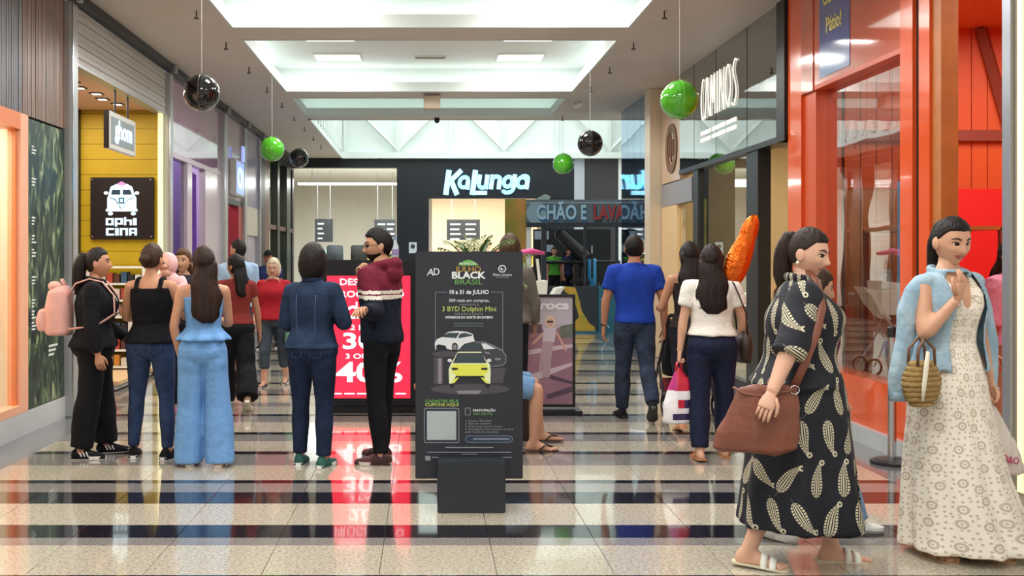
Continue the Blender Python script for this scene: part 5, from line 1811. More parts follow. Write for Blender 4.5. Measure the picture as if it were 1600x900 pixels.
class Person:
    def __init__(self, label, X, Y, yaw, H, sex='f', girth=1.0, skin='#c99678', hair='#1d1614', lean=0.0, head=(0, 0, 0),
                 arms=None, legs=None, hair_style='long', hair_len=0.35, detail=4, smile=0.0, seed=1, barefoot=False, shoulder=1.0, legthick=1.0, group=None, sitting=False, hairvol=1.0, zbase=0.0):
        self.root = thing('person', label, 'person', (X, Y, zbase), math.radians(yaw), group)
        self.s = H / 1.712
        self.H, self.sex, self.g, self.seed = H, sex, girth, seed
        self.lean = math.radians(lean)
        self.detail = detail
        self.skin = mat('skin' + skin, skin, 0.5, var=0.05, vscale=14)
        self.hairm = mat('hair' + hair, hair, 0.5, var=0.45, vscale=30, bump=0.5, bscale=90, stretch=(1, 1, 0.12), spec=0.25)
        self.lt = legthick
        self.arms = arms or {}
        self.legs = legs or {}
        self.head = head
        self.shw = shoulder
        self.joints()
        self.body(barefoot, smile, hair_style, hair_len, hairvol)

    # ---- skeleton -----------------------------------------------------
    def spine(self, z):
        return max(0.0, z - 0.92) * math.tan(self.lean)

    def joints(self):
        J = {}
        sh = (0.158 if self.sex == 'f' else 0.180) * self.shw * (0.6 + 0.4 * self.g)
        hp = 0.088 * (0.7 + 0.3 * self.g)
        low = 9
        for sd, nm in ((1, 'R'), (-1, 'L')):
            a, k, b, fy, fp = (list(self.legs.get(nm, ())) + [None] * 5)[:5]
            a = math.radians(0 if a is None else a)
            k = math.radians(3 if k is None else k)
            b = math.radians(2 if b is None else b)
            fy = math.radians(8 if fy is None else fy)
            fp = math.radians(0 if fp is None else fp)
            hip = V3(sd * hp, 0, 0.89)
            d1 = V3(sd * math.sin(b), math.sin(a), -math.cos(a) * math.cos(b))
            d1 /= np.linalg.norm(d1)
            kn = hip + d1 * 0.415
            a2 = a - k
            d2 = V3(sd * math.sin(b) * 0.6, math.sin(a2), -math.cos(a2) * math.cos(b))
            d2 /= np.linalg.norm(d2)
            an = kn + d2 * 0.395
            fw = V3(sd * math.sin(fy) * math.cos(fp), math.cos(fy) * math.cos(fp), -math.sin(fp))
            rt = V3(math.cos(fy), -sd * math.sin(fy), 0)
            up = np.cross(rt, fw)
            up /= np.linalg.norm(up)
            so = an - up * 0.078
            for t in (-0.07, 0.0, 0.12, 0.17):
                low = min(low, (so + fw * t)[2])
            J['hip' + nm], J['kn' + nm], J['an' + nm] = hip, kn, an
            J['foot' + nm] = (so, fw, rt, up)
        dz = -low
        for nm in 'RL':
            for q in ('hip', 'kn', 'an'):
                J[q + nm] = J[q + nm] + V3(0, 0, dz)
            so, fw, rt, up = J['foot' + nm]
            J['foot' + nm] = (so + V3(0, 0, dz), fw, rt, up)
        self.dz = dz
        for sd, nm in ((1, 'R'), (-1, 'L')):
            ar = self.arms.get(nm, {})
            U = V3(*ar.get('u', (0.12, 0.02, -1)))
            Fv = V3(*ar.get('f', (0.03, 0.12, -1)))
            U[0] *= sd
            Fv[0] *= sd
            U /= np.linalg.norm(U)
            Fv /= np.linalg.norm(Fv)
            s0 = V3(sd * sh, self.spine(1.39), 1.372 + dz + ar.get('shrug', 0))
            el = s0 + U * 0.285
            wr = el + Fv * 0.245
            J['sh' + nm], J['el' + nm], J['wr' + nm] = s0, el, wr
            J['fd' + nm] = Fv
        self.J = J
        self.hc = V3(0, self.spine(1.55) + 0.018, 1.582 + dz)
        hy, hpit, hr = [math.radians(q) for q in self.head]
        self.hR = np.array((Matrix.Rotation(hy, 3, 'Z') @ Matrix.Rotation(-hpit, 3, 'X') @ Matrix.Rotation(hr, 3, 'Y'))) * 1.09

    def W(self, p):
        return np.asarray(p, float) * self.s

    # ---- tubes along limbs ----------------------------------------------
    def armtube(self, nm, t0, t1, ease, rad=None, n=14, mul=1.0):
        J = self.J
        s0, el, wr = J['sh' + nm], J['el' + nm], J['wr' + nm]
        sd = 1 if nm == 'R' else -1
        inner = s0 + V3(-sd * 0.075, 0, 0.012)
        tt = [-0.3, -0.12, 0, 0.15, 0.3, 0.5, 0.7, 0.9, 1.0, 1.1, 1.25, 1.4, 1.6, 1.8, 1.95, 2.05]
        tt = [t for t in tt if t0 < t < t1]
        tt = [t0] + tt + [t1]
        k = (1.12 if self.sex == 'm' else 1.0) * (0.45 + 0.55 * self.g)
        P, R = [], []
        for t in tt:
            if t < 0:
                p = s0 + (inner - s0) * (-t / 0.3)
            elif t < 1:
                p = s0 + (el - s0) * t
            else:
                p = el + (wr - el) * (t - 1)
            if 0.8 < t < 1.2:      # soft elbow
                w = 1 - abs(t - 1) / 0.2
                p = p + ((s0 + wr) / 2 - el) * 0.05 * w
            r = np.interp(t, [-.3, -.1, 0, .15, .35, .9, 1.0, 1.25, 1.7, 2.0], [.038, .045, .050, .050, .045, .037, .037, .037, .029, .0245]) * k
            r += np.interp(t, [-.3, 0, 1, 2], ease) if not isinstance(ease, (int, float)) else ease
            P.append(self.W(p))
            R.append(r * self.s * mul)
        return tube_mesh(P, R, n)

    def legtube(self, nm, t0, t1, ease, n=16):
        J = self.J
        h, k_, a = J['hip' + nm], J['kn' + nm], J['an' + nm]
        tt = [-0.05, 0, 0.1, 0.2, 0.35, 0.5, 0.7, 0.85, 0.95, 1.0, 1.05, 1.15, 1.3, 1.45, 1.6, 1.75, 1.9, 2.0, 2.1]
        tt = [t0] + [t for t in tt if t0 < t < t1] + [t1]
        g = (0.5 + 0.5 * self.g) * self.lt
        P, R = [], []
        for t in tt:
            p = h + (k_ - h) * t if t < 1 else k_ + (a - k_) * (t - 1)
            if t < 0.3 and self.dz > -0.3:
                p = p + V3(0, -0.012, 0)
            r = np.interp(t, [0, .2, .5, .9, 1.0, 1.1, 1.35, 1.7, 2.0], [.088, .084, .073, .056, .054, .053, .055, .043, .036]) * g
            r += np.interp(t, [0, 0.5, 1, 1.5, 2], ease) if not isinstance(ease, (int, float)) else ease
            P.append(self.W(p))
            R.append(r * self.s)
        return tube_mesh(P, R, n)

    def trings(self, z0, z1, ease=0.0, ext=None, step=0.035, mulw=1.0):
        T = TORSO[self.sex]
        zs = [q[0] for q in T]
        N = max(2, int((z1 - z0) / step))
        out = []
        for i in range(N + 1):
            z = z0 + (z1 - z0) * i / N
            gg = 1 + (self.g - 1) * np.interp(z, [0.8, 0.9, 1.25, 1.38, 1.45], [0.8, 1.0, 1.0, 0.5, 0.1])
            sw = 1 + (self.shw - 1) * np.interp(z, [1.15, 1.35, 1.43], [0, 1, 0.3])
            hw = np.interp(z, zs, [q[1] for q in T]) * gg * sw * mulw
            hd = np.interp(z, zs, [q[2] for q in T]) * (1 + (gg - 1) * 1.25)
            yo = np.interp(z, zs, [q[3] for q in T]) + self.spine(z)
            e = ease(z) if callable(ease) else ease
            ew = (e, e) if not isinstance(e, tuple) else e
            s = self.s
            out.append((0, yo * s, (z + self.dz) * s, (hw + ew[0]) * s, (hd + ew[1]) * s))
        return out

    # ---- hands ------------------------------------------------------------
    def hand(self, nm):
        ar = self.arms.get(nm, {})
        sd = 1 if nm == 'R' else -1
        d = self.J['fd' + nm].copy()
        hb = ar.get('hand')
        if hb:
            d = V3(hb[0] * sd, hb[1], hb[2])
            d /= np.linalg.norm(d)
        pn = ar.get('palm', (-1, 0, 0))
        n = V3(pn[0] * sd, pn[1], pn[2])
        n = n - d * n.dot(d)
        n = n / max(1e-6, np.linalg.norm(n))
        w = sd * np.cross(d, n)
        c = ar.get('curl', 0.35)
        o = self.J['wr' + nm]
        S = 0.93 if self.sex == 'f' else 1.02
        acc = Acc()
        rings = [(-0.012, .024, .019), (0.01, .027, .019), (0.035, .036, .017), (0.06, .041, .016), (0.082, .041, .0135), (0.09, .036, .011)]
        v, f = [], []
        nn = 14
        for (t, a, b) in rings:
            for k in range(nn):
                th = 2 * math.pi * k / nn
                v.append(self.W(o + d * t * S + w * a * S * math.cos(th) + n * b * S * math.sin(th)))
        for i in range(len(rings) - 1):
            for k in range(nn):
                k2 = (k + 1) % nn
                f.append((i * nn + k, i * nn + k2, (i + 1) * nn + k2, (i + 1) * nn + k))
        f.append(tuple(range(nn))[::-1])
        f.append(tuple((len(rings) - 1) * nn + k for k in range(nn)))
        acc.add((v, f))
        for q, (off, ln) in enumerate(((0.029, .070), (0.010, .080), (-0.010, .074), (-0.028, .058))):
            p = o + d * 0.078 * S + w * off * S
            P, R = [self.W(p)], [.0090]
            ang = 0.0
            sp_ = off * 2.2 * (1 - min(1, c))
            for (fr, da, r) in ((0.45, c * 0.8, .0088), (0.32, c * 1.15, .0080), (0.23, c * 0.8, .0062)):
                ang += da * (1 + 0.08 * q)
                dirv = d * math.cos(ang) + n * math.sin(ang) + w * sp_
                p = p + dirv * ln * fr * S
                P.append(self.W(p))
                R.append(r)
            acc.add(tube_mesh(P, [r * S * self.s for r in R], 8))
            acc.add(G_ball(P[-1], .0062 * S * self.s))
        p = o + d * 0.02 * S + w * 0.024 * S
        P, R = [self.W(p)], [.0125]
        for (dl, dv, r) in ((0.042, d * 0.75 + w * 0.6 + n * 0.25, .0110), (0.030, d * 0.95 + w * 0.2 + n * (0.2 + 0.4 * c), .0095), (0.022, d * 0.95 + n * (0.25 + 0.5 * c), .0072)):
            p = p + dv / np.linalg.norm(dv) * dl * S
            P.append(self.W(p))
            R.append(r)
        acc.add(tube_mesh(P, [r * S * self.s for r in R], 8))
        acc.add(G_ball(P[-1], .0072 * S * self.s))
        return acc

    def footmesh(self, nm, grow=0.0, z0=0.0, length=1.0, hk=1.0):
        so, fw, rt, up = self.J['foot' + nm]
        sd = 1 if nm == 'R' else -1
        rings = [(-.070, .016, .030, 0), (-.062, .029, .058, 0), (-.035, .034, .088, 0), (0.0, .034, .098, 0), (.035, .036, .078, 0), (.075, .040, .058, .002), (.115, .043, .044, .004), (.150, .040, .034, .002), (.175, .030, .028, -.003), (.188, .014, .020, -.006)]
        n = 14
        v, f = [], []
        for (t, hw, h, off) in rings:
            t = t * length + (grow * (1 if t > 0.1 else (-1 if t < -0.05 else 0)))
            for k in range(n):
                th = math.pi * k / (n - 1)
                x = (hw + grow) * math.cos(th)
                z = z0 + (h + grow) * hk * max(0, math.sin(th)) ** 0.75
                v.append(self.W(so + fw * t + rt * (x + sd * -off) + up * z))
        m = len(rings)
        for i in range(m - 1):
            for k in range(n):
                k2 = (k + 1) % n
                f.append((i * n + k, i * n + k2, (i + 1) * n + k2, (i + 1) * n + k))
        f.append(tuple(range(n))[::-1])
        f.append(tuple((m - 1) * n + k for k in range(n)))
        return v, f

    def outline(self, nm, grow, z0, z1):
        so, fw, rt, up = self.J['foot' + nm]
        pr = [(-.076, .012), (-.066, .030), (-.03, .036), (.03, .034), (.075, .041), (.12, .046), (.155, .040), (.18, .026), (.192, .010)]
        L = [(t, w) for t, w in pr] + [(t, -w) for t, w in pr[::-1]]
        v = []
        for z in (z0, z1):
            for (t, w) in L:
                gt = grow if t > 0.16 else (-grow if t < -0.06 else 0)
                v.append(self.W(so + fw * (t + gt) + rt * (w + math.copysign(grow, w)) + up * z))
        n = len(L)
        f = [tuple(range(n))[::-1], tuple(range(n, 2 * n))] + [(i, (i + 1) % n, (i + 1) % n + n, i + n) for i in range(n)]
        return v, f

    # ---- body ---------------------------------------------------------
    def headmesh(self, smile):
        D, F = ICO[self.detail]
        male = self.sex == 'm'
        p = D * V3(.074, .092, .112)
        x, y, z = p[:, 0].copy(), p[:, 1].copy(), p[:, 2].copy()
        lowz = np.clip(-z / .112, 0, 1)
        x *= 1 - (0.30 if male else 0.36) * lowz ** 1.5
        back = np.clip(-D[:, 1], 0, 1)
        y += back * lowz * 0.055
        y = np.where(D[:, 1] > 0, y * (1 - 0.06 * np.clip(1 - np.abs(x) / 0.05, 0, 1)), y)
        fr = np.clip(D[:, 1] * 3, 0, 1)

        def gs(cx, cz, sx, sz):
            return np.exp(-((x - cx) / sx) ** 2 - ((z - cz) / sz) ** 2) * fr
        dy = np.zeros_like(x)
        dy += (0.006 if male else 0.003) * gs(0, .026, .05, .012)
        for c in (-1, 1):
            dy -= 0.0125 * gs(c * .031, .006, .019, .013)
            dy += 0.005 * gs(c * .042, -.022, .018, .018)
        dy += 0.024 * gs(0, -.026, .0105, .0125)
        dy += 0.015 * gs(0, -.006, .0085, .020)
        dy += 0.006 * gs(.011, -.032, .007, .007) + 0.006 * gs(-.011, -.032, .007, .007)
        mz = -.056 + smile * 0.25 * x ** 2 / .02
        lp = np.exp(-(x / .026) ** 2 - ((z - mz) / .009) ** 2) * fr
        dy += 0.009 * lp
        dy -= 0.006 * np.exp(-(x / .026) ** 2 - ((z - mz) / .0025) ** 2) * fr
        dy += 0.012 * gs(0, -.092, .022, .016)
        y = y + dy
        q = np.stack([x, y, z], 1)
        mi = []
        hw = .024 + .006 * smile
        for fc in F:
            c = q[list(fc)].mean(0)
            m_ = 0
            mzc = -.056 + smile * 0.25 * c[0] ** 2 / .02
            if c[1] > .03 and abs(c[0]) < hw and abs(c[2] - mzc) < .0085 * (1 - (c[0] / hw) ** 2) + .001:
                m_ = 1
            mi.append(m_)
        acc_v, acc_f, acc_m = [q], [tuple(fc) for fc in F], mi
        off = len(q)

        def put(v, f, m_):
            nonlocal off
            acc_v.append(np.asarray(v))
            acc_f.extend([tuple(i + off for i in g_) for g_ in f])
            acc_m.extend([m_] * len(f))
            off += len(v)

        def surf(px_, pz_):
            k = np.argmin((q[:, 0] - px_) ** 2 + (q[:, 2] - pz_) ** 2 + (q[:, 1] < 0) * 1.0)
            return q[k, 1]
        iv, if_ = ICO[2]
        for c in (-1, 1):
            # ears
            e = ICO[3][0] * V3(.010, .020, .031)
            e[:, 1] += np.where(e[:, 2] < 0, 0.25 * e[:, 2], 0) * -0.4
            e[:, 0] += 0.006 * np.clip(-e[:, 1] / .02, 0, 1)
            put(e * V3(c, 1, 1) + V3(c * .073, -.004, -.008), ICO[3][1], 0)
            ys = surf(c * .031, .006)
            put(iv * V3(.0135, .009, .0062) + V3(c * .031, ys - .0045, .007), if_, 3)
            put(iv * V3(.0058, .004, .0058) + V3(c * .031, ys + .0015, .007), if_, 4)
            P = [V3(c * .017, surf(c * .017, .009) + .001, .009), V3(c * .031, ys + .004, .0145), V3(c * .046, surf(c * .046, .009) + .001, .010)]
            put(*tube_mesh(P, [.0016, .0022, .0016], 6), 2)
            P = [V3(c * .014, surf(c * .014, .026) + .0005, .026), V3(c * .032, surf(c * .032, .032) + .001, .033), V3(c * .050, surf(c * .050, .028) + .0005, .027)]
            put(*tube_mesh(P, [.0035, .0038, .0018], 6), 2)
        if smile > 0.4:
            put(iv * V3(.017, .003, .0038) + V3(0, surf(0, -.056) - .0015, -.0545), if_, 3)
        v = np.concatenate(acc_v)
        v = (v @ self.hR.T) + self.hc
        return v * self.s, acc_f, acc_m

    def body(self, barefoot, smile, hair_style, hair_len, hairvol):
        acc = Acc()
        acc.add(ringloft(self.trings(0.80, 1.545, -0.006)))
        nk = self.hc + self.hR @ V3(0, -.012, -.05)
        nr = 0.052 if self.sex == 'm' else 0.045
        acc.add(tube_mesh([self.W(V3(0, self.spine(1.44) - .004, 1.44 + self.dz)), self.W((V3(0, self.spine(1.5), 1.5 + self.dz) + nk) / 2), self.W(nk)], [nr * 1.15 * self.s, nr * self.s, nr * self.s], 14))
        for nm in 'RL':
            acc.add(self.armtube(nm, -0.3, 2.03, 0.0))
            acc.add(self.legtube(nm, -0.05, 2.1, (-0.008, -0.007, -0.004, -0.002, 0.0) if not barefoot else (-0.006, -0.003, 0.0, 0.0, 0.0)))
            acc.add(self.footmesh(nm, -0.002))
        v, f = remesh(acc.v, acc.f, 0.012 * self.s, 3)
        mi = [0] * len(f)
        hv, hf, hm = self.headmesh(smile)
        V = [v, hv]
        Fs = list(f) + [tuple(i + len(v) for i in q) for q in hf]
        mi += hm
        off = len(v) + len(hv)
        for nm in 'RL':
            h = self.hand(nm)
            V.append(np.array(h.v))
            Fs += [tuple(i + off for i in q) for q in h.f]
            mi += [0] * len(h.f)
            off += len(h.v)
            if barefoot:
                so, fw, rt, up = self.J['foot' + nm]
                sd = 1 if nm == 'R' else -1
                for q, (xo, ln, r) in enumerate(((-.026, .030, .0125), (-.006, .026, .0095), (.010, .020, .009), (.024, .013, .0085), (.036, .004, .008))):
                    b0 = so + fw * 0.148 + rt * xo * sd + up * .016
                    P = [self.W(b0), self.W(b0 + fw * ln + up * -.003)]
                    for tm in (tube_mesh(P, [r * self.s] * 2, 8), G_ball(P[1], r * self.s)):
                        V.append(np.array([tuple(z_) for z_ in tm[0]]))
                        Fs += [tuple(i + off for i in z_) for z_ in tm[1]]
                        mi += [0] * len(tm[1])
                        off += len(tm[0])
        mk('body', np.concatenate(V), Fs, [self.skin, mat('lips', '#a8584f', 0.4), self.hairm, mat('eye_white', '#e8e4de', 0.25), mat('iris', '#2a1a12', 0.15)], self.root, mi)
        if hair_style:
            self.make_hair(hair_style, hair_len, hairvol)

    # ---- hair ------------------------------------------------------------
    def make_hair(self, st, L, vol):
        D, F = ICO[max(4, self.detail)]
        x, y, z = D[:, 0], D[:, 1], D[:, 2]
        short = st in ('short', 'buzz')
        if st == 'bob':
            zh = np.interp(y, [-1, -.2, .15, .35, .6, 1], [-1.0, -.95, -.8, -.1, .45, .56])
        elif st in ('long', 'half'):
            zh = np.interp(y, [-1, -.2, .05, .3, .6, 1], [-1.0, -.95, -.6, .1, .5, .62])
        elif short:
            zh = np.interp(y, [-1, -.35, 0.0, .12, .5, 1], [-.62, -.48, -.02, .05, .52, .60])
        else:
            zh = np.interp(y, [-1, -.3, 0.0, .2, .5, 1], [-.60, -.45, .02, .20, .52, .66])
        mask = np.clip((z - zh) / 0.10 + 0.5, 0, 1)
        mask = mask * mask * (3 - 2 * mask)
        th = {'short': 0.075, 'buzz': 0.04, 'bob': 0.30, 'long': 0.13, 'ponytail': 0.06, 'bun': 0.07, 'half': 0.09}[st] * vol
        k = 0.90 + mask * (0.10 + th)
        k = k + mask * np.clip(z, 0, 1) * (0.05 if short or st == 'bob' else 0.02)
        p = D * V3(.074, .092, .112)
        lowz = np.clip(-p[:, 2] / .112, 0, 1)
        if st in ('bob',):
            p = p * k[:, None]
            p[:, 0] *= 1 + 0.08 * lowz * mask
        else:
            p[:, 0] *= 1 - 0.30 * lowz ** 1.5
            bk = np.clip(-D[:, 1], 0, 1)
            p[:, 1] += bk * lowz * 0.045
            p = p * k[:, None]
        az = np.arctan2(D[:, 0], D[:, 1])
        r = np.random.RandomState(self.seed)
        st_amp = 0.0016 if not short else 0.0025
        p = p + D * (mask * st_amp * (np.sin(az * 37 + 3 * np.sin(5 * z)) + np.sin(az * 61 + r.uniform(0, 6) + 4 * z)))[:, None]
        v = (p @ self.hR.T + self.hc) * self.s
        acc = Acc()
        acc.add((v, F))
        back = self.hR @ V3(0, -1, 0)
        back[2] = 0
        back /= np.linalg.norm(back)
        side = np.cross(back, V3(0, 0, 1))

        def sheet(rows, seed):
            n = 40
            v_, f_ = [], []
            rr = np.random.RandomState(seed)
            ph = rr.uniform(0, 6, 3)
            for i, (dz_, yb, hw, hd) in enumerate(rows):
                for q in range(n):
                    t = 2 * math.pi * q / n
                    rip = 1 + 0.05 * math.sin(q * 2.1 + ph[0] + 0.5 * i) + 0.04 * math.sin(q * 3.7 + ph[1] + 0.4 * i)
                    wav = 0.010 * vol * math.sin(i * 1.4 + ph[2])
                    pt = self.hc + back * (yb + hd * math.sin(t) * rip) + side * (hw * math.cos(t) * rip + wav) + V3(0, 0, dz_)
                    v_.append(pt * self.s)
            for i in range(len(rows) - 1):
                for q in range(n):
                    q2 = (q + 1) % n
                    f_.append((i * n + q, i * n + q2, (i + 1) * n + q2, (i + 1) * n + q))
            f_.append(tuple(range(n))[::-1])
            f_.append(tuple((len(rows) - 1) * n + q for q in range(n)))
            return v_, f_
        if st in ('long', 'half'):
            rows = []
            N = 10
            w0, w1 = 0.078 * vol, 0.115 * vol
            for i in range(N + 1):
                t = i / N
                dz_ = 0.045 - t * (L + 0.045)
                hw = np.interp(t, [0, .25, .6, .9, 1], [w0, w0 * 1.12, w1, w1 * 0.85, w1 * 0.35])
                hd = np.interp(t, [0, .25, .6, .9, 1], [.052, .058, .045, .036, .012])
                yb = np.interp(t, [0, .25, .5, 1], [.035, .06, .095, .135])
                rows.append((dz_, yb, hw, hd))
            acc.add(sheet(rows, self.seed))
        if st == 'ponytail':
            c = self.hc + self.hR @ V3(0, -.085, .060)
            P, R = [], []
            N = 10
            for i in range(N + 1):
                t = i / N
                q = c + back * (0.045 * math.sin(min(1, t * 2.2) * math.pi / 2) + 0.015 * t) + V3(0, 0, 0.022 * math.sin(min(1, t * 4) * math.pi) - L * t ** 1.15)
                P.append(q * self.s)
                R.append(np.interp(t, [0, .08, .3, .7, 1], [.020, .028, .042, .036, .008]) * self.s * vol)
            tv, tf = tube_mesh(P, R, 22)
            tv = [Vector(q) for q in tv]
            for i in range(len(P)):
                for k_ in range(22):
                    q = tv[i * 22 + k_]
                    cc = Vector(P[i])
                    tv[i * 22 + k_] = cc + (q - cc) * (1 + 0.10 * math.sin(k_ * 2.9 + i * 0.3))
            acc.add((tv, tf))
        if st == 'bun':
            c = (self.hc + self.hR @ V3(0, -.098, -.005)) * self.s
            acc.add(G_ball(c, 0.045 * self.s, (1.1, 0.9, 1.0)))
        mk('hair', np.array(acc.v), acc.f, self.hairm, self.root)
        if st == 'ponytail':
            c = self.hc + self.hR @ V3(0, -.088, .060)
            d = self.hR @ V3(0, -1, 0.3)
            P = [(c + d * t) * self.s for t in (-0.004, 0.014)]
            tm = tube_mesh(P, [.024 * self.s] * 2, 14)
            mk('hair_tie', tm[0], tm[1], mat('hair_tie', '#15151a', 0.6), self.root)

    # ---- clothing ----------------------------------------------------------
    def cloth(self, name, acc, m, amp=0.004, vox=0.011, sm=2, freq=(9, 9, 5), cut=None, parent=None, label=None):
        v, f = remesh(acc.v, acc.f, vox * self.s, sm)
        v = wrinkle(v, f, amp * self.s, self.seed * 13 + len(name), freq)
        if cut is not None:
            cen = np.array([v[list(q)].mean(0) for q in f]) / self.s - V3(0, 0, self.dz)
            keep = ~cut(cen)
            f = [q for q, kk in zip(f, keep) if kk]
            used = np.unique(np.concatenate([np.array(q) for q in f]))
            mp_ = -np.ones(len(v), int)
            mp_[used] = np.arange(len(used))
            v = v[used]
            f = [tuple(int(mp_[i]) for i in q) for q in f]
        o = mk(name, v, f, m, parent or self.root)
        if cut is not None:
            sd_ = o.modifiers.new('thick', 'SOLIDIFY')
            sd_.thickness = 0.005
            sd_.offset = -1
        if label:
            o['label'] = label
        return o

    def top(self, m, z0=0.93, z1=1.44, sleeve=0.6, ease=0.014, hem=0.012, sleeve_ease=0.014, amp=0.004, name='shirt', vneck=0, label=None, cuff=None, sleeves='RL', extra=None, cut=None, vox=0.011):
        acc = Acc()

        def e(z):
            t = np.interp(z, [z0, z0 + 0.12, 1.36, 1.44], [ease + hem, ease, ease, 0.010])
            return t
        acc.add(ringloft(self.trings(z0, z1, e)))
        for nm in sleeves:
            if sleeve > 0:
                acc.add(self.armtube(nm, -0.3, sleeve, (sleeve_ease * 0.5, sleeve_ease * 0.75, sleeve_ease * 1.1, sleeve_ease * 0.8)))
        if extra:
            extra(acc)
        return self.cloth(name, acc, m, amp, label=label, cut=cut, vox=vox)

    def tank(self, m, z0=0.95, z1=1.30, ease=0.010, straps=(0.075,), amp=0.003, name='tank_top', strapw=0.014, hem=0.01):
        acc = Acc()
        acc.add(ringloft(self.trings(z0, z1, lambda z: np.interp(z, [z0, z0 + 0.1, z1], [ease + hem, ease, ease]))))
        for xs_ in straps:
            for sd in (-1, 1):
                P = []
                for (yy, zz) in ((-.095, z1 - 0.02), (-.082, 1.36), (-.045, 1.425), (0.0, 1.438), (.05, 1.415), (.092, 1.35), (.115, z1 - 0.03)):
                    gx = 1 + (self.g - 1) * 0.6
                    P.append(self.W(V3(sd * xs_, yy * gx + self.spine(zz), zz + self.dz)))
                acc.add(tube_mesh(P, [strapw * self.s] * len(P), 10, 0.75, (1, 0, 0)))
        return self.cloth(name, acc, m, amp, vox=0.009, sm=1)

    def trousers(self, m, z1=1.03, end=1.97, ease=(0.010, 0.010, 0.012, 0.014, 0.018), amp=0.004, name='trousers', waist=0.010, label=None, freq=(7, 7, 10)):
        acc = Acc()
        acc.add(ringloft(self.trings(0.80, z1, lambda z: np.interp(z, [0.8, 0.86, z1], [0.012, ease[0] + 0.004, waist]))))
        for nm in 'RL':
            acc.add(self.legtube(nm, -0.05, end, ease))
        return self.cloth(name, acc, m, amp, label=label, freq=freq)

    def pockets(self, m, z=0.905):
        for sd in (-1, 1):
            P = []
            for (x_, dz_) in ((.035, .045), (.035, -.035), (.075, -.055), (.115, -.035), (.118, .05), (.035, .045)):
                zz = z + dz_
                r = self.trings(zz, zz + 0.01, 0.018)[0]
                xx = sd * x_ * self.s
                P.append((xx, r[1] - r[4] * max(0.05, 1 - (abs(xx) / r[3]) ** 2.2) ** (1 / 2.2) - .003, r[2]))
            vf = tube_mesh(P, [.0028 * self.s] * len(P), 5)
            mk('back_pocket', vf[0], vf[1], m, self.root)

    def skirt(self, m, rows, amp=0.0, folds=9, depth=0.03, name='skirt', e=2.0, y0=0.0, z0=None, extra=None, vox=0.011, sm=2, freq=(9, 9, 5), cut=None):
        """rows: (z, half width, half depth, y, x) world metres / s"""
        n = 96
        v, f = [], []
        zt = rows[0][0]
        zb = rows[-1][0]
        for r in rows:
            z, hw, hd, yo, xo = (list(r) + [0, 0])[:5]
            t = (zt - z) / (zt - zb)
            for k in range(n):
                a = 2 * math.pi * k / n
                fo = 1 + depth * t * (math.sin(a * folds + self.seed) + 0.6 * math.sin(a * (folds * 2 - 1) + 1.3))
                v.append((xo + hw * fo * math.cos(a), yo + hd * fo * math.sin(a), z))
        v = [tuple(q * self.s for q in p) for p in v]
        for i in range(len(rows) - 1):
            for k in range(n):
                k2 = (k + 1) % n
                f.append((i * n + k, (i + 1) * n + k, (i + 1) * n + k2, i * n + k2))
        f.append(tuple(range(n)))
        f.append(tuple((len(rows) - 1) * n + k for k in range(n))[::-1])
        acc = Acc().add((v, f))
        if extra:
            extra(acc)
        return self.cloth(name, acc, m, amp, vox=vox, sm=sm, freq=freq, cut=cut)

    def shoes(self, m, sole='#e8e6e0', kind='sneaker', thick=0.026, stripes=None, hk=1.0):
        ms = mat('sole' + sole, sole, 0.5)
        for nm in 'RL':
            if kind == 'sneaker':
                vf = self.footmesh(nm, 0.006, 0.006, hk=hk)
                sh_ = mk('shoe', vf[0], vf[1], m, self.root)
                vf = self.outline(nm, 0.003, 0.0, thick)
                mk('sole', vf[0], vf[1], ms, sh_, smooth=False)
                so, fw, rt, up = self.J['foot' + nm]
                g = Acc()
                for t in (.045, .065, .085):
                    P = [self.W(so + fw * t + rt * x_ + up * z_) for x_, z_ in ((-.03, .075 - t * .25), (0, .085 - t * .3), (.03, .075 - t * .25))]
                    g.add(tube_mesh(P, [.0028 * self.s] * 3, 5))
                mk('laces', g.v, g.f, mat('lace' + sole, sole, 0.7), sh_)
                if stripes:
                    g = Acc()
                    for sd in (-1, 1):
                        for t in (0.0, .026, .052):
                            a_ = so + fw * (t + .012) + rt * sd * .0445 + up * .026
                            b_ = so + fw * (t - .006) + rt * sd * .034 + up * .064
                            P = [self.W(a_), self.W(b_)]
                            g.add(tube_mesh(P, [.0065 * self.s] * 2, 6))
                    mk('stripes', g.v, g.f, mat('stripe_white', '#f0f0f0', 0.6), sh_)
            elif kind == 'flat':
                vf = self.footmesh(nm, 0.004, 0.004, hk=0.62)
                sh_ = mk('shoe', vf[0], vf[1], m, self.root)
                vf = self.outline(nm, 0.002, 0.0, thick)
                mk('sole', vf[0], vf[1], ms, sh_, smooth=False)
            else:      # sandal: sole and straps over the bare foot
                vf = self.outline(nm, 0.004, -0.004, 0.006)
                sh_ = mk('sandal', vf[0], vf[1], ms, self.root, smooth=False)
                so, fw, rt, up = self.J['foot' + nm]
                if kind == 'slide':
                    bands = ((.075, .030), (.118, .030))
                elif kind == 'flip':
                    bands = ()
                else:
                    bands = ((.11, .018), (.02, .012))
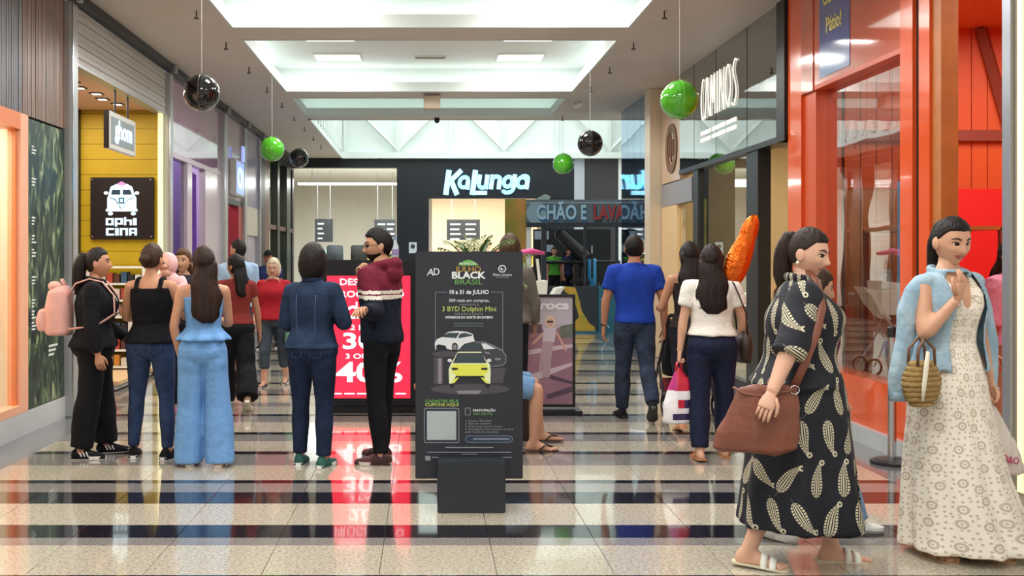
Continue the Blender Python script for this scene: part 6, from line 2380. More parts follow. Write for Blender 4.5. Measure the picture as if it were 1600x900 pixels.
                for (t, wd) in bands:
                    v, f = [], []
                    nn = 12
                    h = np.interp(t, [0, .035, .075, .115, .15], [.098, .078, .058, .044, .034]) + 0.006
                    hw = np.interp(t, [0, .035, .075, .115, .15], [.034, .036, .040, .043, .040]) + 0.006
                    for (tt_, ex_) in ((-wd / 2, 0), (wd / 2, 0), (wd / 2, -.005), (-wd / 2, -.005)):
                        for k in range(nn):
                            th = math.pi * k / (nn - 1)
                            hh = np.interp(t + tt_, [0, .035, .075, .115, .15], [.098, .078, .058, .044, .034]) + 0.006
                            v.append(self.W(so + fw * (t + tt_) + rt * (hw + ex_) * math.cos(th) + up * (hh + ex_) * max(0, math.sin(th)) ** 0.75))
                    for i in range(4):
                        for k in range(nn - 1):
                            j = (i + 1) % 4
                            f.append((i * nn + k, i * nn + k + 1, j * nn + k + 1, j * nn + k))
                    mk('strap', v, f, m, sh_)
                if kind == 'flip':
                    g = Acc()
                    for sd in (-1, 1):
                        P = [self.W(so + fw * .045 + rt * sd * .04 + up * .012), self.W(so + fw * .09 + rt * sd * .034 + up * .052), self.W(so + fw * .15 + rt * .004 + up * .030)]
                        g.add(tube_mesh(P, [.006 * self.s] * 3, 8))
                    mk('strap', g.v, g.f, m, sh_)
        return self

    def local(self, p):
        """person coordinates (before scaling) -> world"""
        return self.root.matrix_basis @ Vector(tuple(self.W(p)))


def G_ball(c, r, sc=(1, 1, 1)):
    v, f = ICO[2]
    return v * r * V3(*sc) + np.asarray(c), f


def fabric(name, col, var=0.08, rough=0.85, bump=0.5, bscale=22, vscale=10, **k):
    return mat(name, col, rough, spec=0.2, var=var, bump=bump, bscale=bscale, vscale=vscale, **k)


def denim(name, col, col2):
    return mat(name, col, 0.85, spec=0.2, var=0.12, vscale=7, bump=0.5, bscale=26, col2=col2)
# ================================================================= THE PEOPLE IN THE PHOTOGRAPH
def paint(P, o, fn, mats):
    me = o.data
    me.materials.clear()
    for m in mats:
        me.materials.append(m)
    n = len(me.vertices)
    co = np.empty(n * 3)
    me.vertices.foreach_get('co', co)
    co = co.reshape(-1, 3)
    cen = np.array([co[list(p.vertices)].mean(0) for p in me.polygons]) / P.s - V3(0, 0, P.dz)
    me.polygons.foreach_set('material_index', fn(cen).astype(int).tolist())


def spectacles(P, col='#1d1a1a'):
    g = Acc()

    def H(x, y, z):
        return (P.hR @ V3(x, y, z) + P.hc) * P.s
    for c in (-1, 1):
        ring = [H(c * .032 + .021 * math.cos(a), .092 - abs(.03 * math.cos(a)) * 0.15, .004 + .016 * math.sin(a)) for a in [2 * math.pi * k / 16 for k in range(17)]]
        g.add(tube_mesh(ring, [.0022 * P.s] * 17, 6))
        g.add(tube_mesh([H(c * .053, .088, .006), H(c * .074, .05, .008), H(c * .078, -.01, .004)], [.0022 * P.s] * 3, 6))
    g.add(tube_mesh([H(-.011, .094, .007), H(0, .097, .009), H(.011, .094, .007)], [.0022 * P.s] * 3, 6))
    mk('glasses', g.v, g.f, mat('glasses' + col, col, 0.3), P.root)


def collar(P, m, r=0.062, rr=0.014, z=1.455, open_=0.35, name='collar'):
    pts = []
    for k in range(15):
        a = math.radians(90) + open_ + (2 * math.pi - 2 * open_) * k / 14
        t = abs(k - 7) / 7.0
        pts.append(P.W(V3(r * 1.1 * math.cos(a), P.spine(1.45) + 0.004 + (r + 0.012) * math.sin(a), z + P.dz - 0.035 * t ** 2)))
    vf = tube_mesh(pts, [rr * P.s] * 15, 8, 1.7)
    mk(name, vf[0], vf[1], m, P.root)


def belt_strap(pts, m, parent, w=0.018, name='strap', t=0.3, up=None):
    G().tube(pts, [w] * len(pts), 8, 0, t, up).obj(name, m, parent, smooth=True)


ST = {'R': (-2, 3, 3, 10), 'L': (2, 3, 3, 10)}
BLK = fabric('cloth_black', '#14141a', 0.15)
# 1 -- woman in a black blazer with the pink backpack
P1 = Person('woman in a black blazer and black trousers wearing a pink backpack', -2.53, 8.04, -80, 1.60, girth=1.28, hair_style='ponytail', hair_len=0.34, hairvol=1.35, skin='#b98468',
            arms={'R': dict(u=(.22, .0, -1), f=(.02, .22, -1)), 'L': dict(u=(.15, .12, -1), f=(-.1, .8, -.55))}, legs={'R': (-5, 3, 4, 5), 'L': (6, 3, 4, 12)}, head=(0, -2, 0), smile=0.5, seed=3)
P1.top(fabric('blouse_mint', '#a9bfae', 0.08), 0.92, 1.43, 0, ease=0.012, name='blouse')
P1.top(BLK, 0.90, 1.445, 1.93, ease=0.026, hem=0.02, sleeve_ease=0.018, amp=0.006, name='blazer', cut=lambda c: (c[:, 1] > 0.04) & (np.abs(c[:, 0]) < 0.05 + 0.03 * (1.4 - c[:, 2])) | (c[:, 2] < 0.905) & (np.abs(c[:, 0]) < 0.14))
P1.trousers(fabric('trouser_black', '#111116', 0.15), ease=(.016, .02, .034, .042, .05), amp=0.007)
P1.shoes(fabric('sneaker_black', '#15151a'), stripes=True)
collar(P1, BLK, 0.066, 0.012, 1.46, 0.55)
bp = thing('backpack', 'pink backpack with a front pocket on the back of the woman in the black blazer', 'backpack', (-2.80, 8.02, 0.93), rotz=math.radians(8))
m_pk = fabric('pink_nylon', '#e0a9a0', 0.06, 0.5, bump=0.15, bscale=25)
a = Acc().add(ringloft([(0, 0, 0.0, .085, .13), (0, 0, 0.02, .098, .145), (0, 0, .2, .10, .148), (.01, 0, .33, .085, .135), (.02, 0, .375, .05, .10)], 28, 2.8))
v, f = remesh(a.v, a.f, 0.010, 3)
mk('main_body', wrinkle(v, f, .006, 4), f, m_pk, bp)
a = Acc().add(ringloft([(-.10, 0, 0.03, .045, .10), (-.105, 0, .10, .055, .11), (-.10, 0, .19, .04, .10)], 24, 2.8))
v, f = remesh(a.v, a.f, 0.009, 3)
mk('front_pocket', wrinkle(v, f, .005, 5), f, m_pk, bp)
G().tube([(0.05, -.03, .36), (0.02, -.03, .42), (0.02, .03, .42), (0.05, .03, .36)], [.009] * 4, 8).obj('carry_handle', m_pk, bp, smooth=True)
G().ball((-0.02, -.06, .37), (.05, .05, .04), 14, 10).obj('scrunched_flap', m_pk, bp, smooth=True)
for sd in (-.1, .1):
    belt_strap([(.09, sd, .30), (.14, sd, .39), (.24, sd, .425), (.34, sd, .40), (.42, sd, .30), (.43, sd * 1.3, .16), (.30, sd * 1.9, .07), (.10, sd * 1.5, .05)], m_pk, bp, 0.02, 'shoulder_strap', 0.35, (0, 1, 0))

# 2 -- woman in a black tank top holding a baby
P2 = Person('woman in a black tank top and blue jeans carrying a baby', -2.08, 7.96, -4, 1.63, girth=1.08, hair='#3a2619', hair_style='bun', skin='#c08a6c', hairvol=1.35,
            arms={'R': dict(u=(.42, .25, -1), f=(-.75, .75, .42), palm=(0, 0, 1)), 'L': dict(u=(.3, .3, -1), f=(-.75, .8, .1), palm=(0, 0, 1))}, legs={'R': (-2, 3, 5, 14), 'L': (3, 4, 5, 14)}, head=(-12, 4, 0), seed=5)
P2.tank(fabric('tank_black', '#0e0e13', 0.15), 0.93, 1.355, 0.016, (0.088, 0.105), strapw=0.013, hem=0.02)
P2.trousers(denim('jeans_navy', '#23304a', '#33456a'), ease=(.010, .008, .006, .006, .006), name='jeans', z1=1.0)
P2.pockets(mat('stitch_blue', '#45597d', 0.8))
P2.shoes(fabric('sneaker_black', '#15151a'))
by = thing('baby', 'baby in pink clothes and hood held by the woman in the tank top', 'person', (-2.02, 8.24, 1.12))
m_bp = fabric('baby_pink', '#eab9ba', 0.06)
a = Acc()
a.add(ringloft([(0, 0, 0.0, .07, .06), (0, 0, .06, .105, .09), (0, 0, .16, .10, .085), (0, -.005, .24, .09, .075), (0, -.01, .285, .05, .05)]))
a.add(tube_mesh([(.09, 0, .23), (.13, -.04, .17), (.11, -.1, .13)], [.042, .038, .03], 10))
a.add(tube_mesh([(-.09, 0, .23), (-.13, -.05, .2), (-.12, -.11, .2)], [.042, .038, .03], 10))
a.add(tube_mesh([(.06, -.02, .04), (.08, -.10, -.03), (.08, -.10, -.12)], [.05, .045, .035], 10))
a.add(tube_mesh([(-.06, -.02, .04), (-.08, -.10, -.03), (-.09, -.10, -.12)], [.05, .045, .035], 10))
v, f = remesh(a.v, a.f, 0.009, 3)
mk('onesie', wrinkle(v, f, .004, 2), f, m_bp, by)
hv, hf = ICO[4]
hd = hv * V3(.068, .075, .078) + V3(0, -.02, .345)
ex_ = [(hd, hf, 0)]
fc = V3(-.55, -.82, 0.05)
fc /= np.linalg.norm(fc)
sdv = np.cross(fc, V3(0, 0, 1))
vv = [hd]
ff = list(hf)
mi_ = [0] * len(hf)
o_ = len(hd)
for (dx, dz_, r_x, mm) in ((-.026, .008, .008, 1), (.026, .008, .008, 1), (0, -.012, .011, 0), (-.036, -.02, .02, 0), (.036, -.02, .02, 0), (0, -.034, .013, 2)):
    b2, f2 = ICO[2]
    c_ = V3(0, -.02, .345) + sdv * dx + V3(0, 0, dz_) + fc * (.069 if mm != 0 or abs(dx) < .01 else .056)
    vv.append(b2 * r_x * (V3(1, 1, .5) if mm == 2 else 1) + c_)
    ff += [tuple(i + o_ for i in q) for q in f2]
    mi_ += [mm] * len(f2)
    o_ += len(b2)
a = Acc().add(G_ball((0, -.05, .28), .045)).add(G_ball((.115, -.115, .125), .024)).add(G_ball((-.12, -.125, .2), .024))
vv.append(np.array(a.v))
ff += [tuple(i + o_ for i in q) for q in a.f]
mi_ += [0] * len(a.f)
mk('body', np.concatenate(vv), ff, [mat('baby_skin', '#dba893', 0.5), mat('iris', '#2a1a12', 0.2), mat('lips', '#a8584f', 0.4)], by, mi_)
dd = hv @ fc
k_ = np.where(dd > 0.55, 0.9, 1.16)
mk('hood', hv * V3(.068, .075, .078) * k_[:, None] + V3(0, -.015, .35), hf, m_bp, by)

# 3 -- woman in the light blue two-piece
P3 = Person('woman with long brown wavy hair in a light blue strap top and wide trousers', -1.62, 7.65, 8, 1.60, girth=1.0, hair='#2c1a13', hair_style='long', hair_len=0.46, hairvol=1.05, skin='#c18c6e',
            arms={'R': dict(u=(.14, .3, -1), f=(-.3, .7, .1)), 'L': dict(u=(.24, -.12, -1), f=(-.18, .25, -1), curl=0.6)}, legs={'R': (-1, 3, 3, 6), 'L': (4, 4, 2, 10)}, head=(14, 2, 0), seed=7)
m_blu = fabric('light_blue_crepe', '#6f9fd6', 0.06, 0.7)
ac = Acc()
rows = [(1.10, .128, .098, .006, 0), (1.06, .15, .115, .004, 0), (1.02, .185, .145, -.004, 0), (0.985, .205, .16, -.008, 0)]


def peplum_up(ac_):
    ac_.add(ringloft(P3.trings(1.06, 1.32, 0.012)))
    for sd in (-1, 1):
        P = [P3.W(V3(sd * .085, yy + P3.spine(zz), zz + P3.dz)) for (yy, zz) in ((-.09, 1.29), (-.075, 1.37), (-.03, 1.425), (.02, 1.43), (.08, 1.37), (.11, 1.28))]
        ac_.add(tube_mesh(P, [.009 * P3.s] * 6, 8))


P3.skirt(m_blu, [(z + P3.dz, a_, b_, c_, d_) for (z, a_, b_, c_, d_) in rows], folds=8, depth=0.09, name='peplum_top', extra=peplum_up, vox=0.009, sm=1, amp=0.002)
P3.trousers(m_blu, ease=(.012, .024, .044, .060, .075), amp=0.006, end=2.12, z1=1.06, freq=(10, 10, 3))
P3.shoes(mat('beige_shoe', '#cfae92', 0.5), '#e6ddd0', 'flat', 0.018)

# 4 -- woman in a maroon top walking away
P4 = Person('woman with long black hair in a rust red top and wide black trousers walking away', -1.90, 10.5, 12, 1.56, girth=1.12, hair='#120e0f', hair_style='long', hair_len=0.36, skin='#b07a5e',
            arms={'R': dict(u=(.25, .12, -1), f=(.12, .15, -1)), 'L': dict(u=(.2, -.1, -1))}, legs={'R': (-14, 24, 2, 5, 28), 'L': (12, 6, 2, 5)}, head=(48, 0, 0), seed=9)
P4.top(fabric('rust_red', '#7d2f2b', 0.1), 0.95, 1.44, 0.45, ease=0.012)
P4.trousers(fabric('trouser_black2', '#15141a', 0.12), ease=(.014, .03, .05, .065, .075), amp=0.006, end=1.99)
P4.shoes(mat('tan_sneaker', '#8a6a50', 0.5), '#e6dfd2')
# 5 -- smiling woman facing the camera behind the group
P5 = Person('smiling woman facing the passage behind the woman carrying the baby', -2.36, 10.25, 172, 1.605, hair='#5a3a24', hair_style='long', hair_len=0.3, skin='#c99a7c', smile=0.8, seed=11,
            arms={'R': dict(u=(.15, .3, -1), f=(-.5, .8, -.2)), 'L': dict(u=(.15, .3, -1), f=(-.5, .8, -.2))}, legs={'R': (0, 3, 4, 10), 'L': (4, 3, 4, 10)})
P5.top(fabric('dark_plum', '#2b2733', 0.1), 0.92, 1.44, 1.3, ease=0.014)
P5.trousers(fabric('dark_trouser', '#1c1d26', 0.1), ease=(.01, .012, .018, .02, .022))
P5.shoes(mat('pink_shoe', '#c77d88', 0.5), '#d9a0a8', 'flat', 0.02)
# 6 -- man in a light blue shirt
P6 = Person('dark haired man in a light blue shirt seen from behind near the lavender shop', -2.32, 13.0, 18, 1.75, 'm', hair='#17120f', hair_style='short', skin='#b98a6e', head=(45, 0, 0), seed=13, legs={'R': (-8, 8, 2, 5), 'L': (10, 5, 2, 5)})
P6.top(fabric('pale_blue_shirt', '#9db9d6', 0.06), 0.90, 1.45, 0.75, ease=0.02)
P6.trousers(fabric('grey_trouser', '#3c4048', 0.1), ease=(.012, .016, .02, .024, .026))
P6.shoes(fabric('sneaker_black', '#15151a'))
# 7 -- man in a cap
P7 = Person('man in a dark cap and navy shirt walking towards the red jumper woman', -2.62, 17.5, 176, 1.65, 'm', hair='#17120f', hair_style='short', skin='#a87458', seed=15, legs={'R': (12, 6, 2, 5), 'L': (-10, 14, 2, 5, 10)})
P7.top(fabric('navy_tee', '#26345c', 0.1), 0.90, 1.45, 0.5, ease=0.018)
P7.trousers(denim('jeans_dark', '#2b3138', '#39414c'), ease=(.012, .014, .016, .018, .02))
P7.shoes(fabric('sneaker_black', '#15151a'))
hv, hf = ICO[3]
cv = hv * V3(.086, .104, .125)
cv[:, 2] = np.maximum(cv[:, 2], .045)
a = Acc().add((((cv) @ P7.hR.T + P7.hc) * P7.s, hf))
a.add(ringloft([tuple(q * P7.s for q in (0, P7.hc[1] + .11, P7.hc[2] + .045, .06, .06)), tuple(q * P7.s for q in (0, P7.hc[1] + .11, P7.hc[2] + .053, .06, .06))]))
mk('cap', a.v, a.f, fabric('cap_black', '#1a1c22'), P7.root)
# 8 -- older woman in red
P8 = Person('older woman with pale hair and glasses in a red jumper walking towards us', -1.79, 12.4, 174, 1.51, girth=1.22, hair='#cdbfa8', hair_style='bob', hairvol=0.6, skin='#d0a089', seed=17,
            arms={'R': dict(u=(.25, .02, -1), f=(.02, .3, -1)), 'L': dict(u=(.25, .02, -1), f=(-.05, .3, -1))}, legs={'R': (12, 8, 1, 6), 'L': (-10, 14, 1, 6, 12)})
P8.top(fabric('red_knit', '#a3202c', 0.1), 0.90, 1.44, 1.5, ease=0.022, hem=0.015)
P8.trousers(denim('jeans_grey', '#39414b', '#4a5562'), ease=(.010, .012, .014, .012, .01), end=1.6)
P8.shoes(mat('black_slip', '#17171b', 0.4), '#d8d4cc', 'flat', 0.02)
spectacles(P8, '#5a4038')
pts = [P8.W(V3(.10 * math.cos(t_), P8.spine(1.3) + .06 + .075 * abs(math.sin(t_)) ** .5 * (1 if math.sin(t_) < 0 else -.6) * -1, 1.38 + P8.dz + .09 * math.sin(t_))) for t_ in [2 * math.pi * k / 24 for k in range(25)]]
vf = tube_mesh(pts, [.005 * P8.s] * 25, 6)
mk('necklace', vf[0], vf[1], mat('necklace_pale', '#d8ccb8', 0.4), P8.root)
gb = thing('shoulder_bag', 'green fabric bag hanging beside the older woman in red', 'bag', (-1.60, 12.38, 0.42))
a = Acc().add(ringloft([(0, 0, 0, .05, .10), (0, 0, .15, .06, .12), (0, 0, .3, .04, .11)], 20, 2.6))
mk('pouch', a.v, a.f, fabric('bag_green', '#5f8f78', 0.1), gb)
belt_strap([(0, -.09, .28), (-.03, -.06, .55), (-.10, 0, .74), (-.05, .06, .55), (0, .09, .28)], fabric('bag_green', '#5f8f78', 0.1), gb, 0.012)

# 9 -- woman in a denim jacket
P9 = Person('woman with a dark bob in a denim jacket, dark jeans and green sneakers', -0.83, 7.67, -12, 1.60, girth=1.14, hair='#1a1311', hair_style='bob', hairvol=1.15, seed=19, skin='#c08a6c',
            arms={'R': dict(u=(.42, -.10, -1), f=(-.45, .8, .15), palm=(0, 0, -1)), 'L': dict(u=(.25, .1, -1), f=(-.3, .8, .0))}, legs={'R': (-3, 4, 2, 8), 'L': (3, 4, 1, 8)}, head=(-5, 6, 0))
m_dj = denim('denim_dark', '#202e44', '#2e4160')
P9.top(m_dj, 0.93, 1.45, 1.93, ease=0.022, hem=-0.004, sleeve_ease=0.018, amp=0.006, name='denim_jacket')
acc = Acc().add(ringloft(P9.trings(0.92, 0.965, 0.026)))
P9.cloth('jacket_waistband', acc, m_dj, 0.0)
collar(P9, m_dj, 0.064, 0.013, 1.46, 0.5)
g = Acc()
for xo in (-.07, .07):
    g.add(tube_mesh([P9.W(V3(xo * (1 + .3 * (z_ - .95)), -.125 * 1.17 - .012 + (.018 if z_ > 1.32 else 0) + (0.02 if z_ < 1.1 else 0), z_ + P9.dz)) for z_ in (0.98, 1.05, 1.15, 1.25, 1.34)], [.0022] * 5, 5))
mk('jacket_seam', g.v, g.f, mat('seam_blue', '#4a6184', 0.8), P9.root)
P9.trousers(denim('jeans_ink', '#172036', '#222f4c'), ease=(.012, .012, .012, .014, .016), name='jeans')
P9.pockets(mat('stitch_ink', '#34466a', 0.8))
P9.shoes(fabric('sneaker_green', '#2f5a52', 0.15), '#eef0ee')

# 10 -- man in the hoodie
P10 = Person('bearded man with glasses in a maroon and navy hoodie with white stripes', -0.335, 7.82, 62, 1.745, 'm', hair='#120e0d', hair_style='short', skin='#c69676', seed=21, head=(38, 6, 0), hairvol=1.25, detail=5,
             arms={'L': dict(u=(.2, -.35, -1), f=(1, -.22, .12), palm=(-.6, 0, -.6), curl=0.7), 'R': dict(u=(.0, .52, -.9), f=(-.40, .50, 1.1), palm=(0, -1, 0), curl=0.75, hand=(-.3, -.05, 1))}, legs={'R': (6, 3, 4, 12), 'L': (-4, 4, 4, 16)})


def hoodx(acc_):
    pts_ = []
    for k in range(13):
        a_ = math.radians(90) + 0.5 + (2 * math.pi - 1.0) * k / 12
        t = abs(k - 6) / 6.0
        pts_.append(P10.W(V3(.082 * math.cos(a_), -.012 + .085 * math.sin(a_) - .03 * (1 - t), 1.455 + P10.dz - 0.03 * t)))
    acc_.add(tube_mesh(pts_, [(.026 + .026 * (1 - abs(k - 6) / 6.0)) * P10.s for k in range(13)], 12, 1.0))
    acc_.add((ICO[3][0] * V3(.10, .055, .085) * P10.s + P10.W(V3(0, -.115, 1.385 + P10.dz)), ICO[3][1]))


hd_ = P10.top(BLK, 0.88, 1.45, 1.93, ease=0.028, hem=-0.002, sleeve_ease=0.022, amp=0.006, name='hoodie', extra=hoodx, vox=0.008)
m_nv = fabric('hoodie_navy', '#161c2b', 0.12)
m_mr = fabric('hoodie_maroon', '#6d2234', 0.1)
m_st = fabric('hoodie_white', '#e6e0d6', 0.04)
paint(P10, hd_, lambda c: np.where(c[:, 2] > 1.262, 0, np.where((c[:, 2] > 1.238) | ((c[:, 2] < 1.224) & (c[:, 2] > 1.198)), 2, np.where(c[:, 2] > 1.198, 0, 1))), [m_mr, m_nv, m_st])
P10.trousers(fabric('trouser_black3', '#111318', 0.12), ease=(.010, .012, .016, .018, .018), amp=0.006)
P10.shoes(mat('shoe_dark', '#1d1518', 0.5, var=0.4, vscale=14, col2='#5a2026'), '#d8cfc6')
spectacles(P10)
hv, hf = ICO[4]
p_ = hv * V3(.074, .092, .112)
lowz = np.clip(-p_[:, 2] / .112, 0, 1)
p_[:, 0] *= 1 - 0.30 * lowz ** 1.5
mask = np.clip((-hv[:, 2] - .35 + .25 * np.clip(.3 - hv[:, 1], 0, 1)) / .18, 0, 1) * np.clip((hv[:, 1] + .15) / .2, 0, 1)
p_ *= (0.93 + 0.105 * mask)[:, None]
p_[:, 1] += .008 * np.exp(-(p_[:, 0] / .03) ** 2) * mask
mk('beard', (p_ @ P10.hR.T + P10.hc) * P10.s, hf, P10.hairm, P10.root)

# 11 -- seated man in denim shorts behind the poster
P11 = Person('seated man in denim shorts and flip-flops half hidden by the promotion poster', 0.47, 8.42, -90, 1.72, 'm', girth=1.1, hair='#2a201a', hair_style='short', skin='#b98a70', seed=23, barefoot=True,
             arms={'R': dict(u=(.12, -.1, -1), f=(-.05, .35, -.8)), 'L': dict(u=(.12, -.1, -1), f=(-.05, .35, -.8))}, legs={'R': (80, 84, 6, 4), 'L': (82, 74, 8, 4)}, head=(0, 14, 0))
P11.top(fabric('grey_tee', '#6d7078', 0.08), 0.92, 1.45, 0.5, ease=0.02)
P11.trousers(denim('shorts_denim', '#5b80a8', '#7698bd'), end=0.93, ease=(.016, .022, .03, .03, .03), name='denim_shorts')
P11.shoes(mat('flip_strap', '#2f2420', 0.5), '#3a2c26', 'flip')
# 12 -- person with brown hair standing behind the planter
P12 = Person('person with loose brown hair in a grey hooded top standing behind the palm', 0.80, 10.0, -12, 1.72, hair='#4b3524', hair_style='bob', hairvol=1.0, skin='#b98a70', seed=25,
             arms={'R': dict(u=(.25, .1, -1), f=(.0, .4, -1)), 'L': dict(u=(.2, .1, -1))})
P12.top(fabric('grey_hood', '#6b675f', 0.12), 0.90, 1.45, 1.9, ease=0.03, sleeve_ease=0.024, name='hooded_top', amp=0.008)
P12.trousers(fabric('dark_trouser', '#1c1d26', 0.1))
P12.shoes(fabric('sneaker_black', '#15151a'))
# 13 -- man in the blue T-shirt
P13 = Person('man in a bright blue T-shirt and dark jeans walking away', 1.96, 9.85, -2, 1.74, 'm', girth=1.02, hair='#15110f', hair_style='short', skin='#b57d60', seed=27,
             arms={'R': dict(u=(.30, -.10, -1), f=(.03, .10, -1)), 'L': dict(u=(.30, .02, -1), f=(.05, .18, -1))}, legs={'R': (-16, 26, 1, 8, 34), 'L': (9, 4, 1, 8)}, head=(-8, 0, 0))
P13.top(fabric('royal_blue_tee', '#1f3fa0', 0.08), 0.90, 1.45, 0.62, ease=0.022, hem=0.006, sleeve_ease=0.026, amp=0.006, name='t_shirt')
P13.trousers(denim('jeans_dark2', '#232a38', '#37435a'), ease=(.012, .014, .018, .020, .020), name='jeans', amp=0.006)
P13.pockets(mat('stitch_ink', '#34466a', 0.8))
P13.shoes(fabric('sneaker_black', '#15151a'), '#2a2a2c')
w_ = P13.J['wrL']
vf = tube_mesh([P13.W(w_ + V3(0, 0, .012)), P13.W(w_ + V3(0, 0, .034))], [.031 * P13.s] * 2, 14)
mk('wristwatch', vf[0], vf[1], mat('watch_black', '#141416', 0.3), P13.root)

# 14 -- woman with the stroller
P14 = Person('woman with long dark hair in a dark sleeveless top behind the black stroller', 2.34, 9.3, -4, 1.66, hair='#1c1413', hair_style='long', hair_len=0.40, skin='#b98468', seed=29,
             arms={'R': dict(u=(.2, .3, -1), f=(-.1, 1, .05), palm=(0, 0, -1), curl=.9), 'L': dict(u=(.34, .16, -1), f=(-.1, 1, .0), palm=(0, 0, -1), curl=.9)}, legs={'R': (9, 5, 2, 6), 'L': (-10, 10, 2, 6, 10)})
P14.tank(fabric('tank_dark', '#2a2422', 0.12), 0.93, 1.34, 0.012, (0.085,))
P14.trousers(fabric('dark_trouser', '#1c1d26', 0.1))
P14.shoes(mat('tan_flat', '#b5764f', 0.5), '#c99a72', 'flat')
# 15 -- woman in the white T-shirt
P15 = Person('woman with long dark hair in a white T-shirt and navy trousers holding a shopping bag', 2.17, 7.96, -6, 1.615, girth=1.06, hair='#1f1513', hair_style='long', hair_len=0.42, hairvol=1.08, skin='#d0a084', seed=31, barefoot=True,
             arms={'R': dict(u=(.34, .06, -1), f=(-.05, .5, -1)), 'L': dict(u=(.24, -.04, -1), f=(.1, -.02, -1), curl=1.2)}, legs={'R': (6, 4, 2, 6), 'L': (-6, 6, 2, 6, 4)}, head=(-6, 0, 0))
P15.top(fabric('white_tee', '#eae4dc', 0.03), 0.99, 1.45, 0.55, ease=0.022, hem=0.012, sleeve_ease=0.028, amp=0.006, name='t_shirt')
P15.trousers(fabric('navy_crepe', '#182038', 0.1, 0.7), ease=(.014, .016, .022, .028, .03), z1=1.06, amp=0.005)
P15.shoes(mat('tan_strap', '#c0673f', 0.5), '#b98a5e', 'sandal')
sb_ = thing('handbag', 'dark brown shoulder bag on the far side of the woman in the white T-shirt', 'bag', (2.43, 8.06, 0.72))
m_db = mat('leather_dark', '#33231c', 0.45)
a = Acc().add(ringloft([(0, 0, 0, .05, .13), (0, 0, .12, .06, .15), (0, 0, .24, .045, .14)], 20, 3))
mk('pouch', a.v, a.f, m_db, sb_)
belt_strap([(0, -.13, .22), (-.03, -.2, .38), (-.095, -.235, .52), (-.115, -.19, .595), (-.12, -.09, .628), (-.115, .03, .58), (-.03, .1, .4), (0, .13, .22)], m_db, sb_, 0.016, 'strap', 0.35, (0, 1, 0))
# shopping bag in her left hand
hw_ = P15.local(P15.J['wrL'] + P15.J['fdL'] * 0.095)
pg = thing('shopping_bag', 'red, white and purple plastic shopping bag held by the woman in the white T-shirt', 'bag', (hw_.x, hw_.y, hw_.z))
rows = [(-.03, .01, .008), (-.06, .03, .018), (-.13, .07, .035), (-.22, .09, .05), (-.34, .105, .06), (-.44, .11, .065), (-.455, .09, .05)]
a = Acc().add(ringloft([(0.01 * math.sin(i), 0, r[0], r[1], r[2]) for i, r in enumerate(rows)][::-1], 32, 2.4))
v, f = remesh(a.v, a.f, 0.008, 1)
v = wrinkle(v, f, .009, 8, (14, 14, 8))
bgs = mk('bag_body', v, f, mat('bag_white', '#e9e6ea', 0.35), pg)
me = bgs.data
for cc in ('#c2203a', '#3a2a58', '#b8327a'):
    me.materials.append(mat('bag' + cc, cc, 0.35))
mi_ = []
for p in me.polygons:
    z_ = p.center.z
    x_ = p.center.x
    k = 0
    if z_ > -.20:
        k = 1 if x_ > -.02 else 3
    elif -.33 < z_ < -.27 and x_ > -.02:
        k = 1 if x_ < .03 else 2
    elif -.42 < z_ < -.37 and x_ > -.06:
        k = 2
    mi_.append(k)
me.polygons.foreach_set('material_index', mi_)
for sd in (-.01, .01):
    G().tube([(-.025, sd, -.05), (-.012, sd, .012), (.012, sd, .012), (.025, sd, -.05)], [.007] * 4, 8).obj('handle', mat('bag#c2203a', '#c2203a', 0.35), pg, smooth=True)
# black stroller in front of woman 14
bs_ = thing('baby_stroller', 'black baby stroller with dark red trim pushed by the woman in the dark top', 'stroller', (2.50, 10.15, 0))
m_fr = mat('stroller_frame', '#1c1c20', 0.4)
for sx_ in (-.24, .24):
    G().rod((sx_, -.42, .98), (sx_, .35, .12), 0.014).obj('side_frame', m_fr, bs_)
    G().rod((sx_, -.25, .12), (sx_, .05, .5), 0.014).obj('rear_leg', m_fr, bs_)
    for (yy, rr) in ((-.25, .125), (.35, .10)):
        w = G()
        w.tube([(sx_, yy + rr * .82 * math.cos(q * math.pi / 12), rr + rr * .82 * math.sin(q * math.pi / 12)) for q in range(25)], [rr * .18] * 25, 8)
        wo = w.obj('wheel', mat('tyre', '#17171a', 0.7), bs_, smooth=True)
        G().rod((sx_ - .02, yy, rr), (sx_ + .02, yy, rr), rr * .3, 12).obj('hub', m_alu, wo)
G().rod((-.24, -.42, .98), (.24, -.42, .98), 0.018).obj('push_bar', m_fr, bs_)
a = Acc().add(ringloft([(0, .0, .38, .2, .16), (0, .0, .5, .21, .2), (0, -.05, .75, .21, .17), (0, -.08, .92, .2, .12)], 24, 3))
v, f = remesh(a.v, a.f, 0.014, 2)
mk('seat_shell', wrinkle(v, f, .006, 3), f, fabric('stroller_black', '#1b1b1f', 0.1), bs_)
G().bevbox(-.2, .2, -.2, .2, .2, .34, .03).obj('basket', fabric('stroller_red', '#7d1f2a', 0.1), bs_)
